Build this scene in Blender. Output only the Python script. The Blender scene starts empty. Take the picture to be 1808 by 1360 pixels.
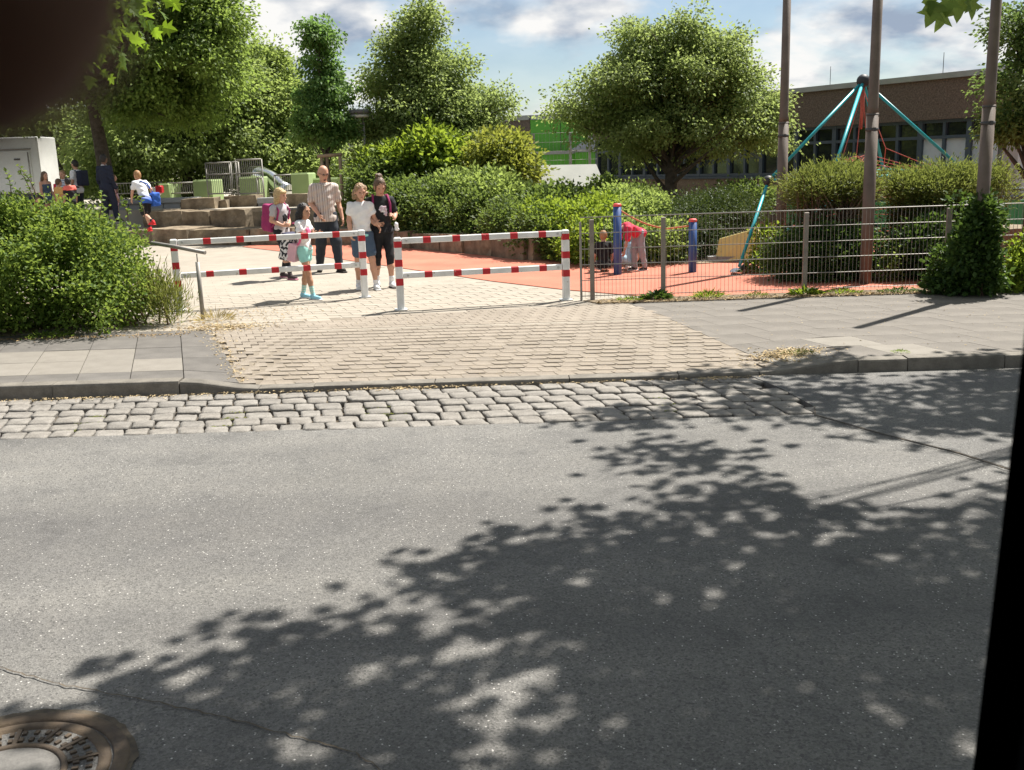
import bpy, math, random
import numpy as np
from mathutils import Vector, Matrix

random.seed(7)
rng = np.random.default_rng(11)
R = math.radians
sc = bpy.context.scene
col = sc.collection

# ------------------------------------------------------------------ camera, sky, sun, exposure
EYE = (0.0, 0.0, 1.74)
cd = bpy.data.cameras.new('camera')
cam = bpy.data.objects.new('camera', cd)
col.objects.link(cam)
cd.sensor_width = 36.0
cd.lens = 35.04
cd.clip_start = 0.004
cd.clip_end = 3000.0
cd.dof.use_dof = True
cd.dof.focus_distance = 12.0
cd.dof.aperture_fstop = 17.0          # the real aperture of a phone, about 2 mm across
right = Vector((0.99948999, -0.00689905, -0.03117923))
down = Vector((-0.03193339, -0.21593489, -0.97588543))
fwd = Vector((0.0, 0.97638339, -0.21604508))
m = Matrix((right, -down, -fwd)).transposed().to_4x4()
m.translation = EYE
cam.matrix_world = m
sc.camera = cam

SUN_EL, SUN_AZ = R(58), R(46)         # azimuth measured from +Y towards +X
wd = bpy.data.worlds.new('World')
sc.world = wd
wd.use_nodes = True
nt = wd.node_tree
nt.nodes.clear()
N = nt.nodes.new
out = N('ShaderNodeOutputWorld')
bg = N('ShaderNodeBackground'); bg.inputs[1].default_value = 0.05
sky = N('ShaderNodeTexSky'); sky.sky_type = 'NISHITA'; sky.sun_disc = False
sky.sun_elevation = SUN_EL; sky.sun_rotation = SUN_AZ
sky.air_density = 1.0; sky.dust_density = 0.5; sky.ozone_density = 1.5
tc = N('ShaderNodeTexCoord')
sep = N('ShaderNodeSeparateXYZ')
nt.links.new(tc.outputs['Generated'], sep.inputs[0])
zc = N('ShaderNodeMath'); zc.operation = 'MAXIMUM'; zc.inputs[1].default_value = 0.0
nt.links.new(sep.outputs[2], zc.inputs[0])
za = N('ShaderNodeMath'); za.operation = 'ADD'; za.inputs[1].default_value = 0.34
nt.links.new(zc.outputs[0], za.inputs[0])
comb = N('ShaderNodeCombineXYZ')
for i in (0, 1):
    dv = N('ShaderNodeMath'); dv.operation = 'DIVIDE'
    nt.links.new(sep.outputs[i], dv.inputs[0]); nt.links.new(za.outputs[0], dv.inputs[1])
    nt.links.new(dv.outputs[0], comb.inputs[i])
n1 = N('ShaderNodeTexNoise'); n1.inputs['Scale'].default_value = 2.1
n1.inputs['Detail'].default_value = 9; n1.inputs['Roughness'].default_value = 0.52
n1.inputs['Distortion'].default_value = 0.15
mp = N('ShaderNodeMapping'); mp.inputs['Location'].default_value = (3.1, 0.4, 0.0)
nt.links.new(comb.outputs[0], mp.inputs[0]); nt.links.new(mp.outputs[0], n1.inputs['Vector'])
cr = N('ShaderNodeValToRGB')
cr.color_ramp.elements[0].position = 0.44; cr.color_ramp.elements[0].color = (0.09, 0.09, 0.09, 1)
cr.color_ramp.elements[1].position = 0.545; cr.color_ramp.elements[1].color = (1, 1, 1, 1)
nt.links.new(n1.outputs['Fac'], cr.inputs[0])
n2 = N('ShaderNodeTexNoise'); n2.inputs['Scale'].default_value = 5.5; n2.inputs['Detail'].default_value = 6
nt.links.new(mp.outputs[0], n2.inputs['Vector'])
cr2 = N('ShaderNodeValToRGB')
cr2.color_ramp.elements[0].position = 0.38; cr2.color_ramp.elements[0].color = (3.2, 3.9, 5.0, 1)
cr2.color_ramp.elements[1].position = 0.58; cr2.color_ramp.elements[1].color = (8.9, 8.8, 8.6, 1)
nt.links.new(n2.outputs['Fac'], cr2.inputs[0])
mx = N('ShaderNodeMix'); mx.data_type = 'RGBA'
nt.links.new(cr.outputs[0], mx.inputs[0])
nt.links.new(sky.outputs[0], mx.inputs[6]); nt.links.new(cr2.outputs[0], mx.inputs[7])
nt.links.new(mx.outputs[2], bg.inputs[0]); nt.links.new(bg.outputs[0], out.inputs[0])

sd = bpy.data.lights.new('sun', 'SUN')
sd.energy = 5.0; sd.angle = R(0.53); sd.color = (1.0, 0.955, 0.88)
sun = bpy.data.objects.new('sun', sd)
col.objects.link(sun)
to_sun = Vector((math.sin(SUN_AZ) * math.cos(SUN_EL), math.cos(SUN_AZ) * math.cos(SUN_EL), math.sin(SUN_EL)))
sun.rotation_euler = to_sun.to_track_quat('Z', 'Y').to_euler()
sun.location = (20, 20, 30)
sc.view_settings.view_transform = 'Standard'
sc.view_settings.look = 'None'
sc.view_settings.exposure = 1.14
sc.view_settings.gamma = 1.0
sc.view_settings.use_curve_mapping = False
sc.cycles.max_bounces = 8
sc.cycles.transparent_max_bounces = 8
sc.cycles.use_denoising = True

# ------------------------------------------------------------------ materials
MATS = {}
def base_mat(name):
    mt = bpy.data.materials.new(name); mt.use_nodes = True
    t = mt.node_tree; b = t.nodes['Principled BSDF']
    MATS[name] = mt
    return mt, t, b

def noise(t, scale, detail=5, rough=0.55, coord='Object'):
    c = t.nodes.new('ShaderNodeTexCoord'); n = t.nodes.new('ShaderNodeTexNoise')
    n.inputs['Scale'].default_value = scale; n.inputs['Detail'].default_value = detail
    n.inputs['Roughness'].default_value = rough
    t.links.new(c.outputs[coord], n.inputs['Vector'])
    return n

def ramp(t, fac, stops):
    r = t.nodes.new('ShaderNodeValToRGB')
    e = r.color_ramp.elements
    while len(e) < len(stops): e.new(0.5)
    for el, (p, c) in zip(e, stops):
        el.position = p; el.color = (*c, 1)
    t.links.new(fac, r.inputs[0])
    return r

def mixc(t, fac, a, b, mode='MIX'):
    n = t.nodes.new('ShaderNodeMix'); n.data_type = 'RGBA'; n.blend_type = mode
    for s, v in ((0, fac), (6, a), (7, b)):
        if hasattr(v, 'links'): t.links.new(v, n.inputs[s])
        else: n.inputs[s].default_value = v if s == 0 else (*v, 1)
    return n.outputs[2]

def bump(t, b, h, strength, dist=0.01):
    n = t.nodes.new('ShaderNodeBump'); n.inputs['Strength'].default_value = strength
    n.inputs['Distance'].default_value = dist
    t.links.new(h, n.inputs['Height']); t.links.new(n.outputs[0], b.inputs['Normal'])

def mat(name, c1, c2=None, scale=6, rough=0.7, bs=0.0, bscale=60, metal=0.0, piece=0.0, grain=0.0, spec=0.4, big=0.0, wear=None):
    """two tones through noise, optional per-piece variation, fine grain and relief"""
    mt, t, b = base_mat(name)
    c2 = c2 or c1
    n = noise(t, scale)
    r = ramp(t, n.outputs['Fac'], [(0.32, c1), (0.68, c2)])
    cc = r.outputs[0]
    if big:
        nb = noise(t, 0.7, 4); rb = ramp(t, nb.outputs['Fac'], [(0.3, (1 - big,) * 3), (0.7, (1 + big * .5,) * 3)])
        cc = mixc(t, 1.0, cc, rb.outputs[0], 'MULTIPLY')
    if grain:
        g = noise(t, bscale, 3, 0.7); gr = ramp(t, g.outputs['Fac'], [(0.3, (1 - grain,) * 3), (0.7, (1 + grain,) * 3)])
        cc = mixc(t, 1.0, cc, gr.outputs[0], 'MULTIPLY')
    if wear:
        wsc, wth, wcol = wear
        wn_ = noise(t, wsc, 7, .7); wr_ = ramp(t, wn_.outputs['Fac'], [(wth, (0, 0, 0)), (wth + .07, (1, 1, 1))])
        cc = mixc(t, wr_.outputs[0], cc, wcol)
    if piece:
        oi = t.nodes.new('ShaderNodeObjectInfo')
        pr = ramp(t, oi.outputs['Random'], [(0.0, (1 - piece, 1 - piece, 1 - piece)), (0.5, (1, 1 - piece * .1, 1 - piece * .25)), (1.0, (1 + piece * .6,) * 3)])
        cc = mixc(t, 1.0, cc, pr.outputs[0], 'MULTIPLY')
    t.links.new(cc, b.inputs['Base Color'])
    b.inputs['Roughness'].default_value = rough; b.inputs['Metallic'].default_value = metal
    b.inputs['Specular IOR Level'].default_value = spec
    if bs:
        g2 = noise(t, bscale, 6, 0.65); bump(t, b, g2.outputs['Fac'], bs, 0.01)
    return mt

def leaf_mat(name, dark, light, trans=0.45, tint=(0.35, 0.45, 0.05)):
    mt = bpy.data.materials.new(name); mt.use_nodes = True
    t = mt.node_tree; t.nodes.clear()
    MATS[name] = mt
    o = t.nodes.new('ShaderNodeOutputMaterial')
    g = t.nodes.new('ShaderNodeNewGeometry')
    r = ramp(t, g.outputs['Random Per Island'], [(0.0, dark), (0.6, [(a + b) / 2 for a, b in zip(dark, light)]), (1.0, light)])
    n = noise(t, 0.9, 2)
    rn = ramp(t, n.outputs['Fac'], [(0.35, (0.8, 0.84, 0.8)), (0.65, (1.2, 1.14, 1.0))])
    cc = mixc(t, 1.0, r.outputs[0], rn.outputs[0], 'MULTIPLY')
    p = t.nodes.new('ShaderNodeBsdfPrincipled')
    p.inputs['Roughness'].default_value = 0.55; p.inputs['Specular IOR Level'].default_value = 0.22
    t.links.new(cc, p.inputs['Base Color'])
    tr = t.nodes.new('ShaderNodeBsdfTranslucent')
    tcx = mixc(t, 0.55, cc, tint)
    t.links.new(tcx, tr.inputs['Color'])
    ms = t.nodes.new('ShaderNodeMixShader'); ms.inputs[0].default_value = trans
    t.links.new(p.outputs[0], ms.inputs[1]); t.links.new(tr.outputs[0], ms.inputs[2])
    t.links.new(ms.outputs[0], o.inputs[0])
    return mt

def asphalt(name, tone, speck, lo=0.0):
    mt, t, b = base_mat(name)
    big = noise(t, 0.55, 5); rb = ramp(t, big.outputs['Fac'], [(0.3, tuple(v * .86 for v in tone)), (0.7, tuple(v * 1.1 for v in tone))])
    fine = noise(t, 230, 3, 0.8); rf = ramp(t, fine.outputs['Fac'], [(0.3, (0.68,) * 3), (0.7, (1.32,) * 3)])
    cc = mixc(t, 1.0, rb.outputs[0], rf.outputs[0], 'MULTIPLY')
    c = t.nodes.new('ShaderNodeTexCoord')
    # wheel tracks and old stains drawn out along the road
    mpn = t.nodes.new('ShaderNodeMapping'); mpn.inputs['Scale'].default_value = (0.10, 1.1, 1.0)
    t.links.new(c.outputs['Object'], mpn.inputs[0])
    wn = t.nodes.new('ShaderNodeTexNoise'); wn.inputs['Scale'].default_value = 1.0; wn.inputs['Detail'].default_value = 4
    t.links.new(mpn.outputs[0], wn.inputs['Vector'])
    rw_ = ramp(t, wn.outputs['Fac'], [(0.33, (0.80, 0.80, 0.81)), (0.67, (1.14, 1.14, 1.13))])
    cc = mixc(t, 1.0, cc, rw_.outputs[0], 'MULTIPLY')
    st_ = noise(t, 2.6, 6, 0.7); rs_ = ramp(t, st_.outputs['Fac'], [(0.27, (0.68, 0.68, 0.69)), (0.43, (0.98, 0.98, 0.98)), (0.68, (1.12, 1.11, 1.09))])
    cc = mixc(t, 1.0, cc, rs_.outputs[0], 'MULTIPLY')
    v = t.nodes.new('ShaderNodeTexVoronoi'); v.inputs['Scale'].default_value = 120
    t.links.new(c.outputs['Object'], v.inputs['Vector'])
    # every chipping its own tone, at two sizes
    vs2 = t.nodes.new('ShaderNodeTexVoronoi'); vs2.inputs['Scale'].default_value = 62
    t.links.new(c.outputs['Object'], vs2.inputs['Vector'])
    for vv, am in ((v, .20), (vs2, .11)):
        sv = t.nodes.new('ShaderNodeSeparateColor'); t.links.new(vv.outputs['Color'], sv.inputs[0])
        rv = ramp(t, sv.outputs[2], [(0.0, (1 - am,) * 3), (1.0, (1 + am,) * 3)])
        cc = mixc(t, 1.0, cc, rv.outputs[0], 'MULTIPLY')
    # pale chippings: a few cells out of the many, and only near the middle of each
    sp = t.nodes.new('ShaderNodeSeparateColor'); t.links.new(v.outputs['Color'], sp.inputs[0])
    pick = t.nodes.new('ShaderNodeMath'); pick.operation = 'GREATER_THAN'; pick.inputs[1].default_value = 0.952
    sn = noise(t, 1.7, 3); sm_ = t.nodes.new('ShaderNodeMapRange'); sm_.inputs[1].default_value = .3; sm_.inputs[2].default_value = .7; sm_.inputs[3].default_value = .972; sm_.inputs[4].default_value = .998
    t.links.new(sn.outputs['Fac'], sm_.inputs[0]); t.links.new(sm_.outputs[0], pick.inputs[1])
    t.links.new(sp.outputs[0], pick.inputs[0])
    near = t.nodes.new('ShaderNodeMath'); near.operation = 'LESS_THAN'; near.inputs[1].default_value = 0.42
    t.links.new(v.outputs['Distance'], near.inputs[0])
    mu = t.nodes.new('ShaderNodeMath'); mu.operation = 'MULTIPLY'
    t.links.new(pick.outputs[0], mu.inputs[0]); t.links.new(near.outputs[0], mu.inputs[1])
    cc = mixc(t, mu.outputs[0], cc, speck)
    # dark tarry pits
    pit = t.nodes.new('ShaderNodeMath'); pit.operation = 'LESS_THAN'; pit.inputs[1].default_value = 0.10
    t.links.new(sp.outputs[1], pit.inputs[0])
    cc = mixc(t, pit.outputs[0], cc, tuple(v * 0.62 for v in tone))
    t.links.new(cc, b.inputs['Base Color'])
    b.inputs['Roughness'].default_value = 0.82; b.inputs['Specular IOR Level'].default_value = 0.35
    h = t.nodes.new('ShaderNodeMath'); h.operation = 'ADD'
    t.links.new(fine.outputs['Fac'], h.inputs[0]); t.links.new(v.outputs['Distance'], h.inputs[1])
    bump(t, b, h.outputs[0], 0.55, 0.006)
    return mt

def stripe_mat(name, cols, scale, axis=0):
    mt, t, b = base_mat(name)
    c = t.nodes.new('ShaderNodeTexCoord'); s = t.nodes.new('ShaderNodeSeparateXYZ')
    t.links.new(c.outputs['Object'], s.inputs[0])
    mlt = t.nodes.new('ShaderNodeMath'); mlt.operation = 'MULTIPLY'; mlt.inputs[1].default_value = scale
    t.links.new(s.outputs[axis], mlt.inputs[0])
    fr = t.nodes.new('ShaderNodeMath'); fr.operation = 'FRACT'; t.links.new(mlt.outputs[0], fr.inputs[0])
    r = ramp(t, fr.outputs[0], cols); r.color_ramp.interpolation = 'CONSTANT'
    t.links.new(r.outputs[0], b.inputs['Base Color']); b.inputs['Roughness'].default_value = 0.85
    return mt

asphalt('asphalt', (0.134, 0.129, 0.121), (0.50, 0.48, 0.45))
asphalt('asphalt_patch', (0.124, 0.120, 0.114), (0.42, 0.41, 0.39))
mat('joint_sand', (0.1596, 0.1327, 0.1008), (0.21, 0.1781, 0.1386), 18, 0.95, 0.4, 120)
mat('joint_dark', (0.055, 0.045, 0.035), (0.12, 0.095, 0.065), 20, 0.95, 0.4, 120)
mat('granite', (0.1495, 0.1377, 0.1224), (0.2364, 0.2197, 0.1974), 7, 0.85, 0.7, 70, piece=0.12, grain=0.28)
mat('paver', (0.2058, 0.1739, 0.1394), (0.2562, 0.2201, 0.1781), 5, 0.9, 0.6, 110, piece=0.10, grain=0.30, big=0.10)
mat('paver_edge', (0.2772, 0.2436, 0.1974), (0.3528, 0.3108, 0.252), 5, 0.88, 0.35, 90, piece=0.08, grain=0.15)
mat('yard_paver', (0.273, 0.2419, 0.1974), (0.3234, 0.2873, 0.2369), 3, 0.88, 0.25, 90, piece=0.07, grain=0.10, big=0.10)
mat('slab_grey', (0.0977, 0.0903, 0.082), (0.1325, 0.1225, 0.111), 4, 0.88, 0.35, 80, piece=0.10, grain=0.16, big=0.12)
mat('slab_warm', (0.1225, 0.1099, 0.0948), (0.1557, 0.1404, 0.1219), 2.5, 0.88, 0.35, 80, piece=0.02, grain=0.14, big=0.14)
mat('slab_light', (0.1703, 0.1544, 0.1315), (0.2059, 0.1885, 0.1624), 5, 0.85, 0.25, 80, piece=0.06, grain=0.08)
mat('kerb_concrete', (0.11, 0.0994, 0.0836), (0.1891, 0.1715, 0.1452), 7, 0.85, 0.4, 70, piece=0.08, grain=0.15)
mat('rubber_red', (0.3818, 0.1219, 0.0748), (0.4468, 0.1544, 0.0975), 1.3, 0.9, 0.3, 140, grain=0.14, big=0.16, wear=(1.1, .64, (0.42, 0.17, 0.10)))
mat('soil', (0.16, 0.12, 0.08), (0.26, 0.20, 0.13), 8, 0.95, 0.5, 40)
mat('earth_grass', (0.10, 0.11, 0.05), (0.20, 0.17, 0.10), 1.2, 0.95, 0.4, 30)
mat('terrace_ground', (0.306, 0.272, 0.221), (0.374, 0.34, 0.2805), 1.5, 0.9, 0.2, 60)
mat('dry_straw', (0.40, 0.30, 0.16), (0.52, 0.41, 0.24), 6, 0.9)
mat('dead_leaf', (0.30, 0.19, 0.08), (0.44, 0.31, 0.15), 6, 0.9)
mat('sandstone', (0.115, 0.085, 0.055), (0.27, 0.215, 0.145), 2.6, 0.92, 0.8, 9, piece=0.15, grain=0.22)
mat('white_paint', (0.62, 0.62, 0.60), (0.78, 0.78, 0.77), 5, 0.42, big=0.08, grain=0.05, wear=(13, .64, (0.36, 0.29, 0.22)))
mat('red_paint', (0.42, 0.012, 0.02), (0.48, 0.018, 0.025), 10, 0.42, wear=(16, .64, (0.62, 0.50, 0.46)), grain=.08)
mat('steel', (0.42, 0.42, 0.41), (0.52, 0.52, 0.50), 10, 0.42, metal=0.8)
mat('galvanised', (0.25, 0.235, 0.21), (0.33, 0.31, 0.285), 14, 0.6, metal=0.4)
mat('weathered_post', (0.20, 0.17, 0.145), (0.27, 0.235, 0.20), 9, 0.62, metal=0.3)
mat('pole_brown', (0.105, 0.078, 0.062), (0.145, 0.110, 0.088), 5, 0.62, 0.15, 40)
mat('dark_metal', (0.05, 0.05, 0.052), (0.07, 0.07, 0.07), 10, 0.5, metal=0.3)
mat('cast_iron', (0.066, 0.051, 0.039), (0.126, 0.09, 0.057), 9, 0.75, 0.5, 45, metal=0.25)
mat('manhole_concrete', (0.1089, 0.1037, 0.0959), (0.1452, 0.1374, 0.127), 8, 0.9, 0.4, 90, grain=0.15)
mat('cyan_paint', (0.015, 0.30, 0.34), (0.02, 0.34, 0.38), 10, 0.4)
mat('black_rubber', (0.022, 0.024, 0.027), (0.03, 0.032, 0.036), 10, 0.55)
mat('rope_red', (0.40, 0.09, 0.07), (0.48, 0.13, 0.10), 30, 0.9)
mat('rope_orange', (0.50, 0.16, 0.08), (0.55, 0.22, 0.12), 30, 0.9)
mat('blue_paint', (0.025, 0.07, 0.23), (0.035, 0.09, 0.27), 10, 0.45, wear=(18, .62, (0.10, 0.13, 0.22)))
mat('cap_red', (0.62, 0.08, 0.08), (0.66, 0.10, 0.09), 10, 0.5)
mat('yellow_board', (0.62, 0.53, 0.19), (0.66, 0.57, 0.22), 4, 0.7)
mat('green_board', (0.035, 0.24, 0.09), (0.045, 0.27, 0.105), 4, 0.6)
mat('green_block', (0.243, 0.324, 0.135), (0.279, 0.36, 0.153), 3, 0.7)
mat('green_panel', (0.0845, 0.2957, 0.0246), (0.0986, 0.3238, 0.0282), 2, 0.5)
mat('aggregate', (0.075, 0.058, 0.045), (0.155, 0.12, 0.095), 26, 0.95, 0.8, 55, grain=0.3)
mat('aggregate_brown', (0.12, 0.085, 0.06), (0.20, 0.15, 0.11), 26, 0.95, 0.8, 55, grain=0.3)
mat('roof_metal', (0.30, 0.30, 0.30), (0.36, 0.36, 0.36), 3, 0.4, metal=0.6)
mat('frame_blue', (0.045, 0.062, 0.085), (0.055, 0.074, 0.10), 5, 0.45)
mat('blind', (0.42, 0.45, 0.50), (0.48, 0.51, 0.55), 5, 0.8)
mat('concrete_pale', (0.45, 0.45, 0.414), (0.54, 0.54, 0.504), 1.6, 0.85, 0.3, 30, big=0.15)
mat('concrete_grey', (0.26, 0.26, 0.26), (0.32, 0.32, 0.31), 2, 0.85, 0.3, 30, big=0.15)
mat('wall_pale', (0.42, 0.45, 0.47), (0.48, 0.50, 0.52), 2, 0.8)
mat('trailer_white', (0.62, 0.62, 0.60), (0.70, 0.70, 0.68), 3, 0.45, big=0.06)
mat('bark', (0.045, 0.035, 0.026), (0.10, 0.08, 0.06), 10, 0.95, 0.9, 24)
mat('twig', (0.10, 0.065, 0.045), (0.17, 0.115, 0.08), 10, 0.95)
mat('timber', (0.25, 0.18, 0.11), (0.36, 0.27, 0.18), 6, 0.85, 0.3, 30)
mat('lamp_grey', (0.10, 0.10, 0.10), (0.13, 0.13, 0.13), 6, 0.5)
mat('lamp_glass', (0.55, 0.55, 0.52), None, 6, 0.4)
mat('chrome', (0.62, 0.63, 0.64), (0.70, 0.71, 0.72), 3, 0.22, metal=1.0)
mat('van_black', (0.006, 0.006, 0.007), (0.010, 0.010, 0.011), 8, 0.75, spec=0.15)
mat('van_paint', (0.02, 0.022, 0.026), None, 8, 0.3)
gm, gt, gb = base_mat('window_glass')
gb.inputs['Base Color'].default_value = (0.012, 0.015, 0.018, 1); gb.inputs['Roughness'].default_value = 0.06
gb.inputs['Specular IOR Level'].default_value = 0.7
# foliage
leaf_mat('leaf_maple', (0.065, 0.122, 0.026), (0.145, 0.205, 0.055), 0.55, (0.38, 0.50, 0.10))
leaf_mat('leaf_lime', (0.115, 0.172, 0.052), (0.190, 0.245, 0.098), 0.57, (0.46, 0.55, 0.16))
leaf_mat('leaf_light', (0.115, 0.175, 0.040), (0.180, 0.240, 0.075), 0.55, (0.42, 0.52, 0.12))
leaf_mat('leaf_gum', (0.055, 0.135, 0.034), (0.14, 0.22, 0.075), 0.5, (0.30, 0.48, 0.10))
leaf_mat('leaf_back', (0.115, 0.170, 0.052), (0.185, 0.240, 0.092), 0.57, (0.46, 0.56, 0.15))
leaf_mat('leaf_dark_lime', (0.050, 0.090, 0.026), (0.115, 0.165, 0.055), 0.42, (0.28, 0.40, 0.09))
leaf_mat('leaf_brown', (0.030, 0.024, 0.012), (0.085, 0.065, 0.028), 0.25, (0.25, 0.20, 0.08))
leaf_mat('leaf_hedge', (0.060, 0.120, 0.020), (0.135, 0.20, 0.045), 0.48, (0.38, 0.48, 0.08))
leaf_mat('leaf_hornbeam', (0.038, 0.076, 0.018), (0.115, 0.160, 0.046), 0.42, (0.30, 0.40, 0.08))
leaf_mat('leaf_bright', (0.085, 0.160, 0.018), (0.165, 0.235, 0.040), 0.5, (0.42, 0.52, 0.05))
leaf_mat('leaf_twig_maple', (0.050, 0.115, 0.012), (0.11, 0.19, 0.022), 0.55, (0.34, 0.50, 0.03))
leaf_mat('leaf_yellow', (0.085, 0.135, 0.020), (0.20, 0.215, 0.045), 0.5, (0.44, 0.46, 0.07))
leaf_mat('leaf_yew', (0.022, 0.048, 0.013), (0.060, 0.090, 0.024), 0.2, (0.18, 0.24, 0.05))
leaf_mat('leaf_ivy', (0.018, 0.050, 0.012), (0.060, 0.110, 0.028), 0.3, (0.22, 0.34, 0.05))
leaf_mat('leaf_tamarisk', (0.070, 0.105, 0.022), (0.155, 0.18, 0.045), 0.4, (0.34, 0.38, 0.08))
leaf_mat('grass', (0.09, 0.13, 0.025), (0.20, 0.21, 0.06), 0.45, (0.40, 0.42, 0.10))
leaf_mat('dry_grass', (0.30, 0.24, 0.09), (0.46, 0.38, 0.17), 0.4, (0.6, 0.48, 0.2))
M = MATS

# ------------------------------------------------------------------ geometry helpers
def link_mesh(name, verts, faces, m, parent=None, smooth=False):
    me = bpy.data.meshes.new(name)
    me.from_pydata([tuple(v) for v in verts], [], [tuple(f) for f in faces])
    if smooth: me.polygons.foreach_set('use_smooth', [True] * len(me.polygons))
    me.materials.append(M[m] if isinstance(m, str) else m)
    o = bpy.data.objects.new(name, me)
    col.objects.link(o)
    if parent: o.parent = parent
    return o

def tag(o, label=None, cat=None, group=None, kind=None):
    if label: o['label'] = label
    if cat: o['category'] = cat
    if group: o['group'] = group
    if kind: o['kind'] = kind
    return o

def thing(name, label, cat, loc=(0, 0, 0), rz=0.0, group=None):
    o = bpy.data.objects.new(name, None)
    o.empty_display_size = 0.2
    col.objects.link(o)
    o.location = loc; o.rotation_euler = (0, 0, rz)
    return tag(o, label, cat, group)

def copy_tree(o, parent=None):
    c = o.copy(); col.objects.link(c)
    if parent: c.parent = parent
    for ch in o.children: copy_tree(ch, c)
    return c

class MB:
    """collects boxes, bars, tubes and solids into one mesh"""
    def __init__(s): s.v = []; s.f = []; s.sm = []
    def add(s, vs, fs, smooth=False):
        k = len(s.v); s.v += [Vector(v) for v in vs]
        for f in fs: s.f.append([i + k for i in f]); s.sm.append(smooth)
        return s
    def box(s, c, d, rot=None, bev=0.0):
        x, y, z = d[0] / 2, d[1] / 2, d[2] / 2
        c = Vector(c)
        if bev <= 0:
            vs = [Vector((a * x, b * y, e * z)) for a in (-1, 1) for b in (-1, 1) for e in (-1, 1)]
            fs = [(0, 1, 3, 2), (4, 6, 7, 5), (0, 4, 5, 1), (2, 3, 7, 6), (0, 2, 6, 4), (1, 5, 7, 3)]
        else:
            rings = []
            for zz, ins in ((-z, bev), (-z + bev, 0), (z - bev, 0), (z, bev)):
                xx, yy = x - ins, y - ins
                b2 = bev * .7
                rings.append([Vector(p + (zz,)) for p in ((-xx + b2, -yy), (xx - b2, -yy), (xx, -yy + b2), (xx, yy - b2), (xx - b2, yy), (-xx + b2, yy), (-xx, yy - b2), (-xx, -yy + b2))])
            vs = [p for r in rings for p in r]; fs = []
            for i in range(3):
                for j in range(8): fs.append((i * 8 + j, i * 8 + (j + 1) % 8, i * 8 + 8 + (j + 1) % 8, i * 8 + 8 + j))
            fs += [tuple(range(7, -1, -1)), tuple(range(24, 32))]
        if rot is not None: vs = [rot @ v for v in vs]
        return s.add([v + c for v in vs], fs)
    def tube(s, pts, r, n=8, cap=True):
        pts = [Vector(p) for p in pts]
        rr = r if isinstance(r, (list, tuple)) else [r] * len(pts)
        vs, fs = [], []
        up = None
        for i, p in enumerate(pts):
            d = (pts[min(i + 1, len(pts) - 1)] - pts[max(i - 1, 0)]).normalized()
            if up is None:
                up = d.orthogonal().normalized()
            up = (up - d * up.dot(d))
            up = up.normalized() if up.length > 1e-6 else d.orthogonal().normalized()
            w = d.cross(up)
            for j in range(n):
                a = 2 * math.pi * j / n
                vs.append(p + (up * math.cos(a) + w * math.sin(a)) * rr[i])
        for i in range(len(pts) - 1):
            for j in range(n):
                fs.append((i * n + j, i * n + (j + 1) % n, i * n + n + (j + 1) % n, i * n + n + j))
        s.add(vs, fs, True)
        if cap:
            k = len(s.v) - len(vs)
            s.f.append(list(range(k + n - 1, k - 1, -1))); s.sm.append(False)
            e = k + (len(pts) - 1) * n
            s.f.append(list(range(e, e + n))); s.sm.append(False)
        return s
    def lathe(s, c, prof, n=20):
        vs, fs = [], []
        c = Vector(c)
        for (r, z) in prof:
            for j in range(n):
                a = 2 * math.pi * j / n
                vs.append(c + Vector((r * math.cos(a), r * math.sin(a), z)))
        for i in range(len(prof) - 1):
            for j in range(n):
                fs.append((i * n + j, i * n + (j + 1) % n, i * n + n + (j + 1) % n, i * n + n + j))
        s.add(vs, fs, True)
        if prof[0][0] > 1e-4: s.f.append([len(s.v) - len(vs) + j for j in range(n - 1, -1, -1)]); s.sm.append(False)
        if prof[-1][0] > 1e-4: s.f.append([len(s.v) - n + j for j in range(n)]); s.sm.append(False)
        return s
    def ball(s, c, r, n=14):
        rx = r if isinstance(r, (tuple, list)) else (r, r, r)
        vs, fs = [], []
        m2 = n // 2
        for i in range(m2 + 1):
            t = math.pi * i / m2
            for j in range(n):
                a = 2 * math.pi * j / n
                vs.append(Vector(c) + Vector((rx[0] * math.sin(t) * math.cos(a), rx[1] * math.sin(t) * math.sin(a), -rx[2] * math.cos(t))))
        for i in range(m2):
            for j in range(n): fs.append((i * n + j, i * n + (j + 1) % n, i * n + n + (j + 1) % n, i * n + n + j))
        return s.add(vs, fs, True)
    def prism(s, poly, z0, z1):
        n = len(poly)
        vs = [Vector((p[0], p[1], z0)) for p in poly] + [Vector((p[0], p[1], z1)) for p in poly]
        fs = [tuple(range(n - 1, -1, -1)), tuple(range(n, 2 * n))] + [(i, (i + 1) % n, n + (i + 1) % n, n + i) for i in range(n)]
        return s.add(vs, fs)
    def build(s, name, m, parent=None, off=None):
        if off is not None:
            off = Vector(off); s.v = [v - off for v in s.v]
        o = link_mesh(name, s.v, s.f, m, parent)
        o.data.polygons.foreach_set('use_smooth', s.sm)
        return o

def sheet(name, m, fn, xs, ys, parent=None):
    """a ground sheet over a grid of x and y, z from fn"""
    nx, ny = len(xs), len(ys)
    vs = [(x, y, fn(x, y)) for y in ys for x in xs]
    fs = [(j * nx + i, j * nx + i + 1, j * nx + nx + i + 1, j * nx + nx + i) for j in range(ny - 1) for i in range(nx - 1)]
    return link_mesh(name, vs, fs, m, parent, True)

def poly_sheet(name, m, poly, z):
    n = len(poly)
    return link_mesh(name, [(p[0], p[1], z) for p in poly], [tuple(range(n))], m)

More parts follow.
